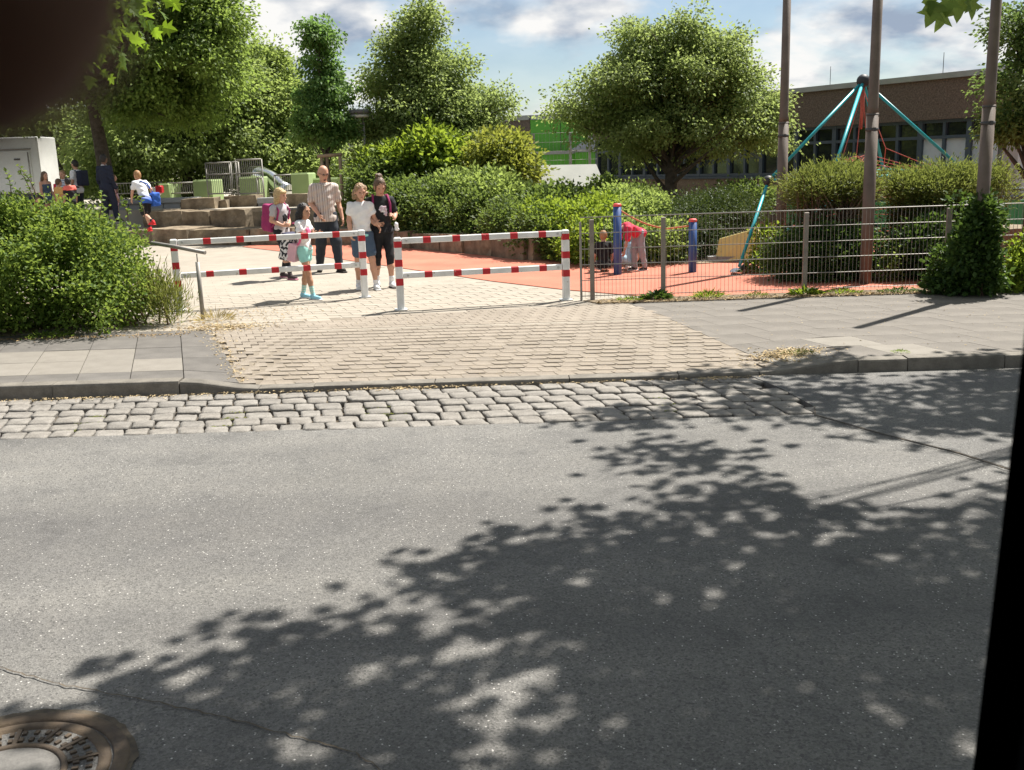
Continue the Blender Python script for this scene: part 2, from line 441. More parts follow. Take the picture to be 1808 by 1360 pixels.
def leaf_mesh(name, P, D, Nn, L, W, m, parent=None):
    """one two-triangle folded leaf per point: P base, D direction, Nn normal (arrays)"""
    n = len(P)
    L = np.broadcast_to(np.asarray(L, float), (n,))[:, None]; W = np.broadcast_to(np.asarray(W, float), (n,))[:, None]
    D = D / (np.linalg.norm(D, axis=1, keepdims=True) + 1e-9)
    S = np.cross(D, Nn); S /= (np.linalg.norm(S, axis=1, keepdims=True) + 1e-9)
    U = np.cross(S, D)
    a = P; t = P + D * L - U * L * 0.12
    mid = P + D * L * 0.45 + U * W * 0.18
    l = mid + S * W * 0.5; r = mid - S * W * 0.5
    V = np.stack([a, l, t, r], 1).reshape(-1, 3).astype(np.float32)
    k = np.arange(n)[:, None] * 4
    F = np.concatenate([k + np.array([[0, 2, 1]]), k + np.array([[0, 3, 2]])], 1).reshape(-1).astype(np.int32)
    me = bpy.data.meshes.new(name)
    me.vertices.add(len(V)); me.vertices.foreach_set('co', V.ravel())
    me.loops.add(len(F)); me.loops.foreach_set('vertex_index', F)
    me.polygons.add(2 * n)
    me.polygons.foreach_set('loop_start', np.arange(0, 6 * n, 3, dtype=np.int32))
    me.polygons.foreach_set('loop_total', np.full(2 * n, 3, np.int32))
    me.update(calc_edges=True)
    me.materials.append(M[m])
    o = bpy.data.objects.new(name, me); col.objects.link(o)
    if parent: o.parent = parent
    return o

def unit(v): return v / (np.linalg.norm(v, axis=-1, keepdims=True) + 1e-9)

def blob_clusters(blobs, n, shell=0.55, floor=None, boughs=0, bsize=.4):
    """cluster centres spread through a union of ellipsoids (x,y,z,rx,ry,rz), crowded to the outside"""
    B = np.array(blobs, float)
    vol = (B[:, 3] * B[:, 4] * B[:, 5]) ** (2 / 3)
    pick = rng.choice(len(B), n, p=vol / vol.sum())
    d = unit(rng.normal(size=(n, 3)))
    if boughs:
        # sprays that run outwards from the inner crown, so the outline is ragged and the sky shows between them
        nb = max(4, n // boughs)
        wt = vol ** .6; pk = rng.choice(len(B), nb, p=wt / wt.sum())
        dd = unit(rng.normal(size=(nb, 3)))
        ro = (0.72 + .34 * rng.random(nb) ** .7) * (1 + .13 * rng.normal(size=nb).clip(-1.5, 1.6))
        j = rng.integers(0, nb, n)
        t = (shell + (1 - shell) * rng.random(n) ** .75)
        sz = bsize * rng.uniform(.55, 1.25, nb)
        ax_ = dd[j] * B[pk[j], 3:6] * (ro[j] * t)[:, None]
        off = rng.normal(size=(n, 3)).clip(-1.7, 1.7) * (sz[j] * (0.35 + .65 * t))[:, None] * np.array([1, 1, .5])
        off[:, 2] -= 0.10 * np.linalg.norm(ax_[:, :2], axis=1) * t ** 2 * .5
        P = B[pk[j], :3] + ax_ + off
        d = unit(dd[j] * .7 + unit(off) * .5)
        if floor is not None:
            keep = P[:, 2] > floor; P, d = P[keep], d[keep]
        return P, d
    rad = shell + (1 - shell) * rng.random(n) ** 0.7
    rad *= 1 + 0.16 * rng.normal(size=n).clip(-1.6, 1.6)
    P = B[pick, :3] + d * B[pick, 3:6] * rad[:, None]
    if floor is not None:
        keep = P[:, 2] > floor; P, d = P[keep], d[keep]
    return P, d

def cluster_leaves(C, O, per, rad, flat=0.6, droop=0.35):
    """leaves round each cluster centre C that points outwards along O"""
    n = len(C) * per
    c = np.repeat(C, per, 0); o = np.repeat(O, per, 0)
    g = rng.normal(size=(n, 3)) * rad * 0.55
    g[:, 2] *= flat
    P = c + g
    D = unit(o * 0.6 + unit(g) * 0.7 + rng.normal(size=(n, 3)) * 0.45 - np.array([0, 0, droop]))
    Nn = unit(np.array([0, 0, 0.8]) + o * 0.45 + rng.normal(size=(n, 3)) * 0.75)
    return P, D, Nn

def bez(a, b, c, k):
    return [a * (1 - t) ** 2 + b * 2 * t * (1 - t) + c * t * t for t in [i / k for i in range(k + 1)]]

def tree(name, label, base, top, r0, blobs, n, per, rad, L, m, group=None, low=.22, limb_r=.42, lean=(0, 0), limbs=26, bark='bark', split=0.3, droop=0.35, shell=0.5, boughs=16, bsize=.38):
    base = Vector(base)
    root = thing(name, label, 'tree', base, group=group)
    C, O = blob_clusters([tuple(np.array(b[:3]) - np.array(base)) + tuple(b[3:]) for b in blobs], n, shell, None, boughs, bsize)
    P, D, Nn = cluster_leaves(C, O, per, rad, droop=droop)
    leaf_mesh('crown', P, D, Nn, L * rng.uniform(0.7, 1.25, len(P)), L * rng.uniform(0.5, 0.85, len(P)), m, root)
    tp = Vector((lean[0], lean[1], top))
    tr = MB()
    pts, rr = [], []
    for i in range(9):
        t = i / 8
        pts.append(Vector((tp.x * t + 0.06 * math.sin(5 * t + base.x) * top * .12, tp.y * t + 0.05 * math.cos(4 * t + base.y) * top * .12, top * t - 0.05)))
        rr.append(r0 * (1.25 if i == 0 else 1.0) * (1 - 0.86 * t))
    tr.tube(pts, rr, 10)
    tr.build('trunk', bark, root)
    lm = MB()
    idx = rng.choice(len(C), min(limbs, len(C)), replace=False)
    for j in idx:
        e = Vector(C[j])
        t = min(max(e.z / top - split * (0.6 + rng.random() * .5), low), 0.9)
        k = t * 8; i0 = min(int(k), 7)
        s = pts[i0].lerp(pts[i0 + 1], k - i0)
        mid = s.lerp(e, 0.5) + Vector((0, 0, 0.18 * (e - s).length * rng.uniform(-.2, 0.9)))
        ra = max(rr[i0] * limb_r, 0.018)
        lm.tube(bez(s, mid, e, 5), [ra * (1 - 0.16 * q) for q in range(6)], 5, False)
    lm.build('limbs', bark, root)
    return root

def lower_shade_leaves(root, blobs, n, per, rad, L, m, wl=(.3, .6)):
    base = root.location
    C, O = blob_clusters([tuple(np.array(b[:3]) - np.array(base)) + tuple(b[3:]) for b in blobs], n, .5, 0.03)
    P, D, Nn = cluster_leaves(C, O, per, rad, .9, 0)
    ok = P[:, 2] > 0
    P, D, Nn = P[ok], D[ok], Nn[ok]
    return leaf_mesh('dark_shade_foliage', P, D, Nn, L * rng.uniform(.6, 1.3, len(P)), L * rng.uniform(*wl, len(P)), m, root)

def bush(name, label, blobs, n, per, rad, L, m, cat='shrub', group=None, floor=0.02, stems=10, flat=0.8, droop=0.0, shell=0.6, stem_mat='twig', wl=(0.5, 0.85)):
    B = np.array(blobs, float)
    base = Vector((float(B[:, 0].mean()), float(B[:, 1].mean()), floor))
    root = thing(name, label, cat, base, group=group)
    C, O = blob_clusters([tuple(np.array(b[:3]) - np.array(base)) + tuple(b[3:]) for b in blobs], n, shell, 0.03)
    O = unit(O + np.array([0, 0, 0.35]))
    P, D, Nn = cluster_leaves(C, O, per, rad, flat, droop)
    ok = P[:, 2] > 0.0
    P, D, Nn = P[ok], D[ok], Nn[ok]
    leaf_mesh('foliage', P, D, Nn, L * rng.uniform(0.65, 1.3, len(P)), L * rng.uniform(*wl, len(P)), m, root)
    st = MB()
    for b in blobs:
        if b[3] < .2 and stems < 10 or b[3] < .13: continue
        for k in range(max(2, int(stems * b[3]))):
            g = Vector((b[0] - base.x + rng.uniform(-.7, .7) * b[3], b[1] - base.y + rng.uniform(-.6, .6) * b[4], 0))
            e = Vector((b[0] - base.x + rng.uniform(-.9, .9) * b[3], b[1] - base.y + rng.uniform(-.9, .9) * b[4], b[2] - floor + rng.uniform(-.2, .7) * b[5]))
            if e.z < 0.1: continue
            st.tube(bez(g, g.lerp(e, .5) + Vector((rng.uniform(-.1, .1), rng.uniform(-.1, .1), 0.1)), e, 4), [.014, .012, .009, .007, .004], 4, False)
    if st.v: st.build('stems', stem_mat, root)
    return root

# ------------------------------------------------------------------ the setting
def drive_w(x):
    if x < -2.9 or x > 3.0: return 0.0
    if x < -2.2: return (x + 2.9) / 0.7
    if x > 2.15: return (3.0 - x) / 0.85
    return 1.0
def zs(x, y):
    """height of the paved ground: level, dipping to the lowered kerb at the driveway"""
    return -0.085 * drive_w(x) * min(max((11.2 - y) / 2.6, 0.0), 1.0)
def clip_poly(poly, a, b):
    """keep the part of poly left of the line a -> b"""
    def sd_(p): return (b[0] - a[0]) * (p[1] - a[1]) - (b[1] - a[1]) * (p[0] - a[0])
    o_ = []
    for i in range(len(poly)):
        p, q = poly[i], poly[(i + 1) % len(poly)]
        sp_, sq = sd_(p), sd_(q)
        if sp_ >= 0: o_.append(p)
        if (sp_ >= 0) != (sq >= 0):
            t = sp_ / (sp_ - sq); o_.append((p[0] + (q[0] - p[0]) * t, p[1] + (q[1] - p[1]) * t))
    return o_
def area(poly): return abs(sum(poly[i][0] * poly[(i + 1) % len(poly)][1] - poly[(i + 1) % len(poly)][0] * poly[i][1] for i in range(len(poly)))) / 2
def inside(poly, x, y):
    c = False
    for i in range(len(poly)):
        (x1, y1), (x2, y2) = poly[i], poly[i - 1]
        if (y1 > y) != (y2 > y) and x < (x2 - x1) * (y - y1) / (y2 - y1) + x1: c = not c
    return c
def lin(a, b, n): return [a + (b - a) * i / n for i in range(n + 1)]

g = MB()
g.add([(-900, -300, -0.32), (900, -300, -0.32), (900, 1500, -0.32), (-900, 1500, -0.32)], [(0, 1, 2, 3)])
tag(g.build('ground', 'earth_grass'), kind='structure')

def zroad(x, y): return -0.12 + 0.004 * math.sin(x * .9 + y * .5) * 1.0 - 0.0035 * max(0, 7.1 - y) * 0
road = sheet('road', 'asphalt', zroad, [-60, -30, -15] + lin(-8, 8, 40) + [15, 30, 60], lin(-6, 7.10, 30))
tag(road, kind='structure')
patch_poly = [(2.07, 8.435), (2.2, 7.9), (2.27, 7.3), (2.21, 7.06), (2.5, 6.48), (2.79, 6.01), (2.95, 5.62), (7.0, 4.2), (30, 4.0), (30, 8.435)]
pb = MB(); pb.prism(patch_poly, -0.2, -0.112)
tag(pb.build('road_patch', 'asphalt_patch'), kind='structure')
ck = MB()
def crack(pts, w, z, seed):
    r_ = random.Random(seed)
    P_ = []
    for (a, b) in zip(pts, pts[1:]):
        for i in range(14):
            t = i / 14; P_.append((a[0] + (b[0] - a[0]) * t + r_.uniform(-.006, .006), a[1] + (b[1] - a[1]) * t + r_.uniform(-.006, .006)))
    P_.append(pts[-1])
    vs, fs = [], []
    for i, p in enumerate(P_):
        q = P_[min(i + 1, len(P_) - 1)]; o_ = P_[max(i - 1, 0)]
        dx, dy = q[0] - o_[0], q[1] - o_[1]; l = math.hypot(dx, dy) + 1e-6
        h = w * r_.uniform(.3, 1)
        vs += [(p[0] - dy / l * h, p[1] + dx / l * h, z), (p[0] + dy / l * h, p[1] - dx / l * h, z)]
    for i in range(len(P_) - 1): fs.append((2 * i, 2 * i + 1, 2 * i + 3, 2 * i + 2))
    ck.add(vs, fs)
crack([(2.27, 7.27), (2.2, 7.03), (2.49, 6.45), (2.78, 5.99), (2.93, 5.6), (7, 4.17)], 0.006, -0.1085, 3)
crack([(-2.15, 3.63), (-1.7, 3.41), (-1.36, 3.29), (-0.99, 3.13), (-0.56, 2.92), (-0.4, 2.76)], 0.004, -0.1115, 5)
tag(ck.build('road_crack', 'joint_dark'), kind='structure')

# the cobbled gutter: a bed and every sett on it
gut = sheet('gutter', 'joint_dark', lambda x, y: -0.158, lin(-8, 2.35, 20), [7.09, 7.7, 8.46])
tag(gut, kind='structure')
def stone_mesh(name, m, nx, ny, lx, ly, h, rough, crown, seed, undercut=0.88, flat=False, shear=0.0):
    r_ = random.Random(seed)
    vs, fs = [], []
    def sup(u, v):  # rounded outline
        k = 1 - 0.045 * (abs(u) ** 3) * (abs(v) ** 3) * 2
        return u * k, v * k
    for j in range(ny + 1):
        for i in range(nx + 1):
            u, v = 2 * i / nx - 1, 2 * j / ny - 1
            if not flat: u, v = [math.copysign(min(1, abs(w_) * 1.6) if abs(w_) < 1 else 1, w_) * (.86 if abs(w_) < 1 else 1) for w_ in (u, v)]
            a, b = sup(u, v)
            e = max(abs(u), abs(v))
            vs.append((a * lx / 2 + r_.uniform(-rough, rough), b * ly / 2 + r_.uniform(-rough, rough), -crown * e ** 6 + r_.uniform(-rough, rough) * .4))
    k = len(vs)
    for j in range(ny):
        for i in range(nx): fs.append((j * (nx + 1) + i, j * (nx + 1) + i + 1, (j + 1) * (nx + 1) + i + 1, (j + 1) * (nx + 1) + i))
    ring = [i for i in range(nx + 1)] + [j * (nx + 1) + nx for j in range(1, ny + 1)] + [ny * (nx + 1) + i for i in range(nx - 1, -1, -1)] + [j * (nx + 1) for j in range(ny - 1, 0, -1)]
    for q in ring: vs.append((vs[q][0] * (1.004 if flat else 1.02), vs[q][1] * (1.004 if flat else 1.02), -crown - (0.003 if flat else 0.010)))
    for q in ring: vs.append((vs[q][0] * undercut, vs[q][1] * undercut, -h))
    n = len(ring)
    for i in range(n):
        j = (i + 1) % n
        fs.append((ring[i], k + i, k + j, ring[j])); fs.append((k + i, k + n + i, k + n + j, k + j))
    vs = [(v[0] - shear * v[1], v[1], v[2]) for v in vs]
    me = bpy.data.meshes.new(name)
    me.from_pydata(vs, [], fs); me.materials.append(M[m])
    me.polygons.foreach_set('use_smooth', [not flat] * len(me.polygons))
    return me
SK = 0.33                # the paving joints do not run square to the kerb
setts = [stone_mesh('sett', 'granite', 4, 4, 0.183, 0.197, 0.07, 0.0068, 0.005, s, shear=0.24) for s in range(12)]
rows = [7.19, 7.405, 7.625, 7.845, 8.06, 8.28]
for ri, ry in enumerate(rows):
    x = -5.0 + 0.11 * (ri % 2) + random.uniform(0, .05)
    end = 2.22 - 0.06 * ri
    while x < end:
        l = random.uniform(0.165, 0.225)
        o = bpy.data.objects.new('sett', random.choice(setts)); col.objects.link(o)
        o.parent = gut
        hgt = -0.112 + random.uniform(-.007, .007) + (0.004 if ri > 3 else 0)
        o.location = (x + l / 2, ry + random.uniform(-.010, .010) + 0.02 * math.sin(x * 1.1), hgt)
        o.rotation_euler = (random.uniform(-.03, .03), random.uniform(-.03, .03), random.uniform(-.06, .06) + (math.pi if random.random() < .5 else 0))
        o.scale = ((l - 0.016) / 0.183, random.uniform(.97, 1.07), 1)
        x += l

# kerb
kerb = thing('kerb', None, None, (0, 8.44, 0)); kerb['kind'] = 'structure'
def kerbstone(x0, x1, t0, t1):
    b = MB(); gap = 0.004
    x0 += gap; x1 -= gap
    n = 4
    vs = []
    for i in range(n + 1):
        t = i / n; x = x0 + (x1 - x0) * t
        s_ = t * t * (3 - 2 * t) if t0 != t1 else t
        z = t0 + (t1 - t0) * s_
        e = 0.004 if i in (0, n) else 0
        for (yy, zz) in ((0.012, -0.3), (0, -0.16), (0.002 + e, z - 0.022), (0.009 + e, z - 0.006), (0.022, z - e), (0.14, z + 0.002), (0.14, -0.3)): vs.append((x, yy, zz))
    k = 7
    fs = [tuple(range(k)), tuple(range(n * k + k - 1, n * k - 1, -1))]
    for i in range(n):
        for j in range(k):
            fs.append((i * k + j, i * k + k + j, i * k + k + (j + 1) % k, i * k + (j + 1) % k))
    b.add(vs, fs)
    o = b.build('kerbstone', 'kerb_concrete', kerb)
    o.rotation_euler = (0, random.uniform(-.002, .002), random.uniform(-.002, .002))
LO = -0.082
for (a, b_, t0, t1) in [(-7.0, -6.0, 0, 0), (-6.0, -5.0, 0, 0), (-5.0, -3.98, 0, 0), (-3.98, -2.88, 0, 0), (-2.88, -2.2, 0, LO), (-2.2, -1.72, LO, LO), (-1.72, -0.67, LO, LO), (-0.67, 0.5, LO, LO), (0.5, 1.45, LO, LO), (1.45, 2.15, LO, LO),
                        (2.15, 3.0, LO, 0), (3.0, 3.43, 0, 0), (3.43, 4.27, 0, 0), (4.27, 5.27, 0, 0), (5.27, 6.27, 0, 0), (6.27, 7.27, 0, 0), (7.27, 8.27, 0, 0)]:
    kerbstone(a, b_, t0, t1)

# pavement bed, slabs, driveway blocks
DL0, DL1 = (-2.40, 8.58), (-3.42, 11.3)        # driveway edge on the left, from kerb to yard
DR0, DR1 = (2.36, 8.58), (1.47, 12.45)         # and on the right
bed = sheet('pavement', 'joint_sand', lambda x, y: zs(x, y) - 0.018, [-60, -20] + lin(-9, 9, 60) + [20, 60], lin(8.57, 12.62, 16))
tag(bed, kind='structure')
def slab_obj(name, poly, m, parent, th=0.05, tilt=0.002):
    cx_ = sum(p[0] for p in poly) / len(poly); cy_ = sum(p[1] for p in poly) / len(poly)
    dz = random.uniform(-tilt, tilt); ax, ay = random.uniform(-tilt, tilt), random.uniform(-tilt, tilt)
    ins = [(p[0] + (cx_ - p[0]) * .005, p[1] + (cy_ - p[1]) * .005) for p in poly]
    def zz(p): return zs(*p) + dz + ax * (p[0] - cx_) + ay * (p[1] - cy_)
    n = len(poly)
    vs = [(p[0] - cx_, p[1] - cy_, zz(p)) for p in ins] + [(p[0] - cx_, p[1] - cy_, zz(p) - 0.002) for p in poly] + [(p[0] - cx_, p[1] - cy_, zz(p) - th) for p in poly]
    fs = [tuple(range(n))] + [(i, n + i, n + (i + 1) % n, (i + 1) % n) for i in range(n)] + [(n + i, 2 * n + i, 2 * n + (i + 1) % n, n + (i + 1) % n) for i in range(n)]
    o = link_mesh(name, vs, fs, m, parent)
    o.location = (cx_, cy_, 0)
    return o
xs_ = [-2.88 - 0.475 * k for k in range(10)]
cols_ = [(-1.6, -2.88)] + list(zip(xs_, xs_[1:]))
ysl = [(8.585, 8.93), (8.93, 9.56), (9.56, 10.2), (10.2, 11.35)]
for ci, (x1, x0) in enumerate(cols_):
    for yi, (y0, y1) in enumerate(ysl):
        gp = 0.004
        poly = [(x0 + gp, y0 + gp), (x1 - gp, y0 + gp), (x1 - gp, y1 - gp), (x0 + gp, y1 - gp)]
        poly = [(p[0] - SK * (p[1] - 8.585), p[1]) for p in poly]
        poly = clip_poly(poly, DL0, DL1)
        if len(poly) < 3 or area(poly) < 0.01: continue
        light = (yi in (1, 2) and ci >= 2) or (yi == 1 and ci == 1)
        slab_obj('slab', poly, 'slab_light' if light else 'slab_grey', bed)
lightset = {(3, 1), (2, 0), (1, 0), (4, 0)}
for ci in range(18):
    for yi in range(8):
        x0 = 1.4 + ci * 0.5 + 0.25 * (yi % 2); y0 = 8.585 + yi * 0.5
        poly = [(x0 + .001, y0 + .001), (x0 + .499, y0 + .001), (x0 + .499, min(y0 + .499, 12.42)), (x0 + .001, min(y0 + .499, 12.42))]
        poly = [(p[0] - SK * (p[1] - 8.585), p[1]) for p in poly]
        poly = clip_poly(poly, DR1, DR0)
        if len(poly) < 3 or area(poly) < 0.008: continue
        slab_obj('slab', poly, 'slab_light' if (ci, yi) in lightset else 'slab_warm', bed, tilt=0.0006)

def drive_back(x): return 11.3 + (x + 3.42) * 0.38 if x < -1.25 else 12.12 + (x + 1.25) * 0.12
dpoly = [DL0, DR0, DR1, (-1.25, 12.12), DL1]
drive = poly_sheet('driveway', 'joint_sand', [(p[0], p[1]) for p in dpoly], 0)
for v in drive.data.vertices: v.co.z = 0
bpy.data.objects.remove(drive)
drive = sheet('driveway', 'joint_sand', lambda x, y: zs(x, y) - 0.0035, lin(-2.6, 2.2, 24), lin(8.6, 11.9, 14))
tag(drive, kind='structure')
pv = [stone_mesh('paving_block', 'paver', 2, 2, 0.158, 0.1645, 0.05, 0.0010, 0.0010, s, 0.985, True, SK) for s in range(6)]
blocks = []
pt = 0.166
for j in range(24):
    for i in range(-24, 28):
        y = 8.585 + pt / 2 + j * pt; x = i * pt + (pt / 2 if j % 2 else 0) - SK * (y - 8.58)
        if inside(dpoly, x, y) and y < drive_back(x) - 0.05: blocks.append((x, y))
blocks.sort(key=lambda p: p[0] ** 2 + p[1] ** 2)
def place_block(x, y):
    o = bpy.data.objects.new('paving_block', random.choice(pv)); col.objects.link(o)
    o.parent = drive
    o.location = (x, y, zs(x, y) + random.uniform(-.0007, .0007))
    sl = 0.0327 if y < 11.2 else 0
    o.rotation_euler = (sl + random.uniform(-.004, .004), random.uniform(-.005, .005), random.uniform(-.015, .015) + random.choice((0, math.pi)))
for x, y in blocks[:300]: place_block(x, y)
def joined_blocks(name, pts, sx, sy, h, m, parent, zf, crown=0.004, jit=0.0025):
    """many small blocks in one mesh: those past the first 300"""
    n = len(pts)
    P = np.array(pts)
    b = 0.005
    ring = lambda k, z: [(-sx / 2 + k, -sy / 2 + k, z), (sx / 2 - k, -sy / 2 + k, z), (sx / 2 - k, sy / 2 - k, z), (-sx / 2 + k, sy / 2 - k, z)]
    tpl = np.array(ring(b, 0) + ring(0, -crown) + ring(0, -h))
    tpl[:, 0] -= SK * tpl[:, 1]
    Z = np.array([zf(x, y) for x, y in pts]) + rng.uniform(-jit, jit, n)
    tilt = rng.uniform(-.004, .004, (n, 2))
    V = tpl[None] + np.zeros((n, 1, 3))
    V[:, :, 2] += Z[:, None] + tilt[:, :1] * tpl[None, :, 0] + tilt[:, 1:] * tpl[None, :, 1]
    V[:, :, 0] += P[:, :1]; V[:, :, 1] += P[:, 1:]
    q = [(0, 1, 2, 3)] + [(i, 4 + i, 4 + (i + 1) % 4, (i + 1) % 4) for i in range(4)] + [(4 + i, 8 + i, 8 + (i + 1) % 4, 4 + (i + 1) % 4) for i in range(4)]
    F = (np.array(q)[None] + 12 * np.arange(n)[:, None, None]).reshape(-1, 4)
    o = link_mesh(name, V.reshape(-1, 3).tolist(), F.tolist(), m, parent)
    o['kind'] = 'stuff'
    return o
if len(blocks) > 300: joined_blocks('paving_blocks', blocks[300:], 0.158, 0.1645, 0.04, 'paver', drive, zs, 0.001, .0007)

# school yard: pale pavers, red rubber surface, terraces
yard = sheet('schoolyard', 'yard_paver', lambda x, y: -0.0055, [-14, -8, -4, 0, 4, 8, 14], [11.0, 12, 14, 18, 24, 30, 36])
for v in yard.data.vertices:
    pass
tag(yard, kind='structure')
red_poly = [(-6.4, 24.26), (-3.98, 20.95), (-1.54, 17.24), (-0.24, 15.25), (0.8, 13.92), (1.94, 12.79), (9.5, 12.72), (16, 18), (13, 24), (6, 28), (-5, 28)]
rp = MB(); rp.prism(red_poly, -0.1, 0.006)
tag(rp.build('rubber_surface', 'rubber_red'), kind='structure')
yp = []
for j in range(34):
    for i in range(-50, 24):
        y = 11.42 + j * 0.205; x = i * 0.305 + (0.15 if j % 2 else 0) - SK * (y - 8.58)
        if y < drive_back(x) + 0.10 or x > 1.62 or x < -5.6: continue
        if inside(red_poly, x, y) or inside(red_poly, x + .15, y + .1) or inside(red_poly, x + .15, y - .1): continue
        yp.append((x, y))
yp.sort(key=lambda p: p[0] ** 2 + p[1] ** 2)
ym = [stone_mesh('paving_slab', 'yard_paver', 2, 1, 0.3035, 0.2035, 0.04, 0.0004, 0.001, s, 0.99, True, SK) for s in range(5)]
for x, y in yp[:300]:
    o = bpy.data.objects.new('paving_slab', random.choice(ym)); col.objects.link(o); o.parent = yard
    o.location = (x, y, random.uniform(-.0008, .0008)); o.rotation_euler = (random.uniform(-.003, .003), random.uniform(-.003, .003), random.uniform(-.003, .003))
joined_blocks('paving_slabs', yp[300:], 0.3035, 0.2035, 0.03, 'yard_paver', yard, lambda x, y: 0.0, 0.001, 0.0006)

t1 = MB(); t1.prism([(-9.0, 26.2), (-30, 27.5), (-34, 62), (-8.5, 62)], -0.3, 0.36)
tag(t1.build('terrace', 'terrace_ground'), kind='structure')
t2 = MB(); t2.prism([(-9.3, 28.3), (-3.4, 25.6), (-1.5, 28.5), (2, 36), (2, 61), (-20, 61), (-20, 33)], -0.3, 0.80)
tag(t2.build('upper_terrace', 'terrace_ground'), kind='structure')
vg = MB(); vg.prism([(-5.0, 10.95), (-2.95, 11.33), (-3.3, 11.65), (-4.0, 12.6), (-4.6, 14.5), (-12, 14.5), (-12, 10.9)], -0.2, -0.004)
tag(vg.build('verge', 'soil'), kind='structure')
v2 = MB(); v2.prism([(1.1, 12.45), (1.55, 12.38), (4, 12.40), (9.5, 12.38), (9.5, 12.85), (5, 12.86), (1.6, 12.80), (0.95, 12.72)], -0.1, 0.010)
tag(v2.build('verge_strip', 'soil'), kind='structure')
bedg = MB(); bedg.prism([(-2.69, 23.11), (0.46, 19), (1.14, 17.77), (2.27, 17.19), (3.22, 16.78), (4.08, 16.99), (9, 22), (4, 29), (-2, 30)], -0.2, 0.02)
tag(bedg.build('planting_bed', 'soil'), kind='structure')

# ------------------------------------------------------------------ barriers
def striped(bl, p0, p1, w, h, bands, round_top=False):
    pass
def barrier(name, label, a, b, hh, group):
    a, b = Vector((*a, 0)), Vector((*b, 0))
    root = thing(name, label, 'barrier', a, group=group)
    ang = math.atan2((b - a).y, (b - a).x)
    root.rotation_euler = (0, 0, ang)
    L = (b - a).length
    W = 0.088
    for k, x in enumerate((0, L)):
        segs = [(0, .30, 'w'), (.30, .405, 'r'), (.405, .535, 'w'), (.535, .64, 'r'), (.64, .77, 'w'), (.77, .865, 'r'), (.865, hh, 'w')]
        pw = MB()
        pw.box((x, 0, hh / 2 - .03), (W, W, hh + .06), bev=0.012)
        post = pw.build('post', 'white_paint', root)
        for (z0, z1, c) in segs:
            if c == 'r':
                rb = MB(); rb.box((x, 0, (z0 + z1) / 2), (W + .003, W + .003, z1 - z0), bev=0.010)
                rb.build('red_band', 'red_paint', post)
        bp = MB(); bp.box((x, 0, .008), (.15, .15, .010))
        bp.build('base_plate', 'white_paint', post)
    for z in (hh - 0.045, hh - 0.045 - 0.43):
        r_ = MB(); r_.box((L / 2, -0.0, z), (L - W - .01, 0.05, 0.074), bev=0.008)
        rail = r_.build('rail', 'white_paint', root)
        n = 5
        for i in range(n):
            x = L * (0.17 + 0.172 * i)
            rb = MB(); rb.box((x, 0, z), (0.105, 0.053, 0.077), bev=0.007)
            rb.build('red_band', 'red_paint', rail)
        for x in (0.105, L - 0.105):
            bo = MB(); bo.tube([(x, -0.036, z), (x, -0.0245, z)], 0.015, 8)
            bo.build('bolt', 'steel', rail)
    return root
barrier('barrier', 'red and white striped barrier the dark-haired girl leans on', (-4.33, 13.05), (-2.0, 13.80), 0.93, 'red and white barriers across the entrance')
barrier('barrier', 'red and white striped barrier beside the end of the wire fence', (-1.36, 12.43), (0.74, 12.86), 0.905, 'red and white barriers across the entrance')

pr = thing('handrail', 'leaning brown metal handrail on a post beside the big hedge', 'handrail', (-3.78, 12.2, 0))
pb_ = MB(); pb_.tube([(-.0, 0, -.05), (0, 0, .70)], 0.026, 10); pb_.build('post', 'galvanised', pr)
pb_ = MB(); pb_.tube([(0, 0, .70), (0, 0, .80)], 0.008, 6); pb_.build('pin', 'galvanised', pr)
pb_ = MB(); pb_.tube([(-.62, .25, .93), (-.3, .12, .885), (.12, -.05, .812)], 0.024, 10); pb_.build('rail', 'galvanised', pr)

# ------------------------------------------------------------------ wire fence
FX = [0.93, 9.2]
def fy(x): return 12.78 + 0.012 * (x - 0.9)
fence = thing('wire_fence', 'grey double rod wire fence along the right-hand pavement', 'fence', (0.93, 12.78, 0))
def fpart(bl, name, m, parent=fence): return bl.build(name, m, parent, (0.93, 12.78, 0))
for x in (1.07, 1.98, 3.80, 5.62, 7.44, 9.2):
    b = MB(); b.box((x, fy(x) - 0.045, .50), (.058, .042, 1.06), bev=0.006); fpart(b, 'post', 'weathered_post')
b = MB(); b.box((0.93, fy(.93), .5), (.028, .04, 1.0), bev=0.004); fpart(b, 'end_post', 'galvanised')
for k in range(6):
    z = 0.055 + 0.2 * k - (0.0 if k < 5 else 0)
    b = MB()
    b.tube([(FX[0], fy(FX[0]) - .009, z), (FX[1], fy(FX[1]) - .009, z)], 0.0065 if k == 5 else 0.0045, 6)
    b.tube([(FX[0], fy(FX[0]) + .009, z), (FX[1], fy(FX[1]) + .009, z)], 0.0065 if k == 5 else 0.0045, 6)
    fpart(b, 'rail', 'galvanised')
b = MB()
x = FX[0] + 0.05
while x < FX[1]:
    b.tube([(x, fy(x), .03), (x, fy(x), 1.055 + 0.02)], 0.0029, 4, False); x += 0.05
o = fpart(b, 'wire_mesh', 'galvanised'); o['kind'] = 'stuff'

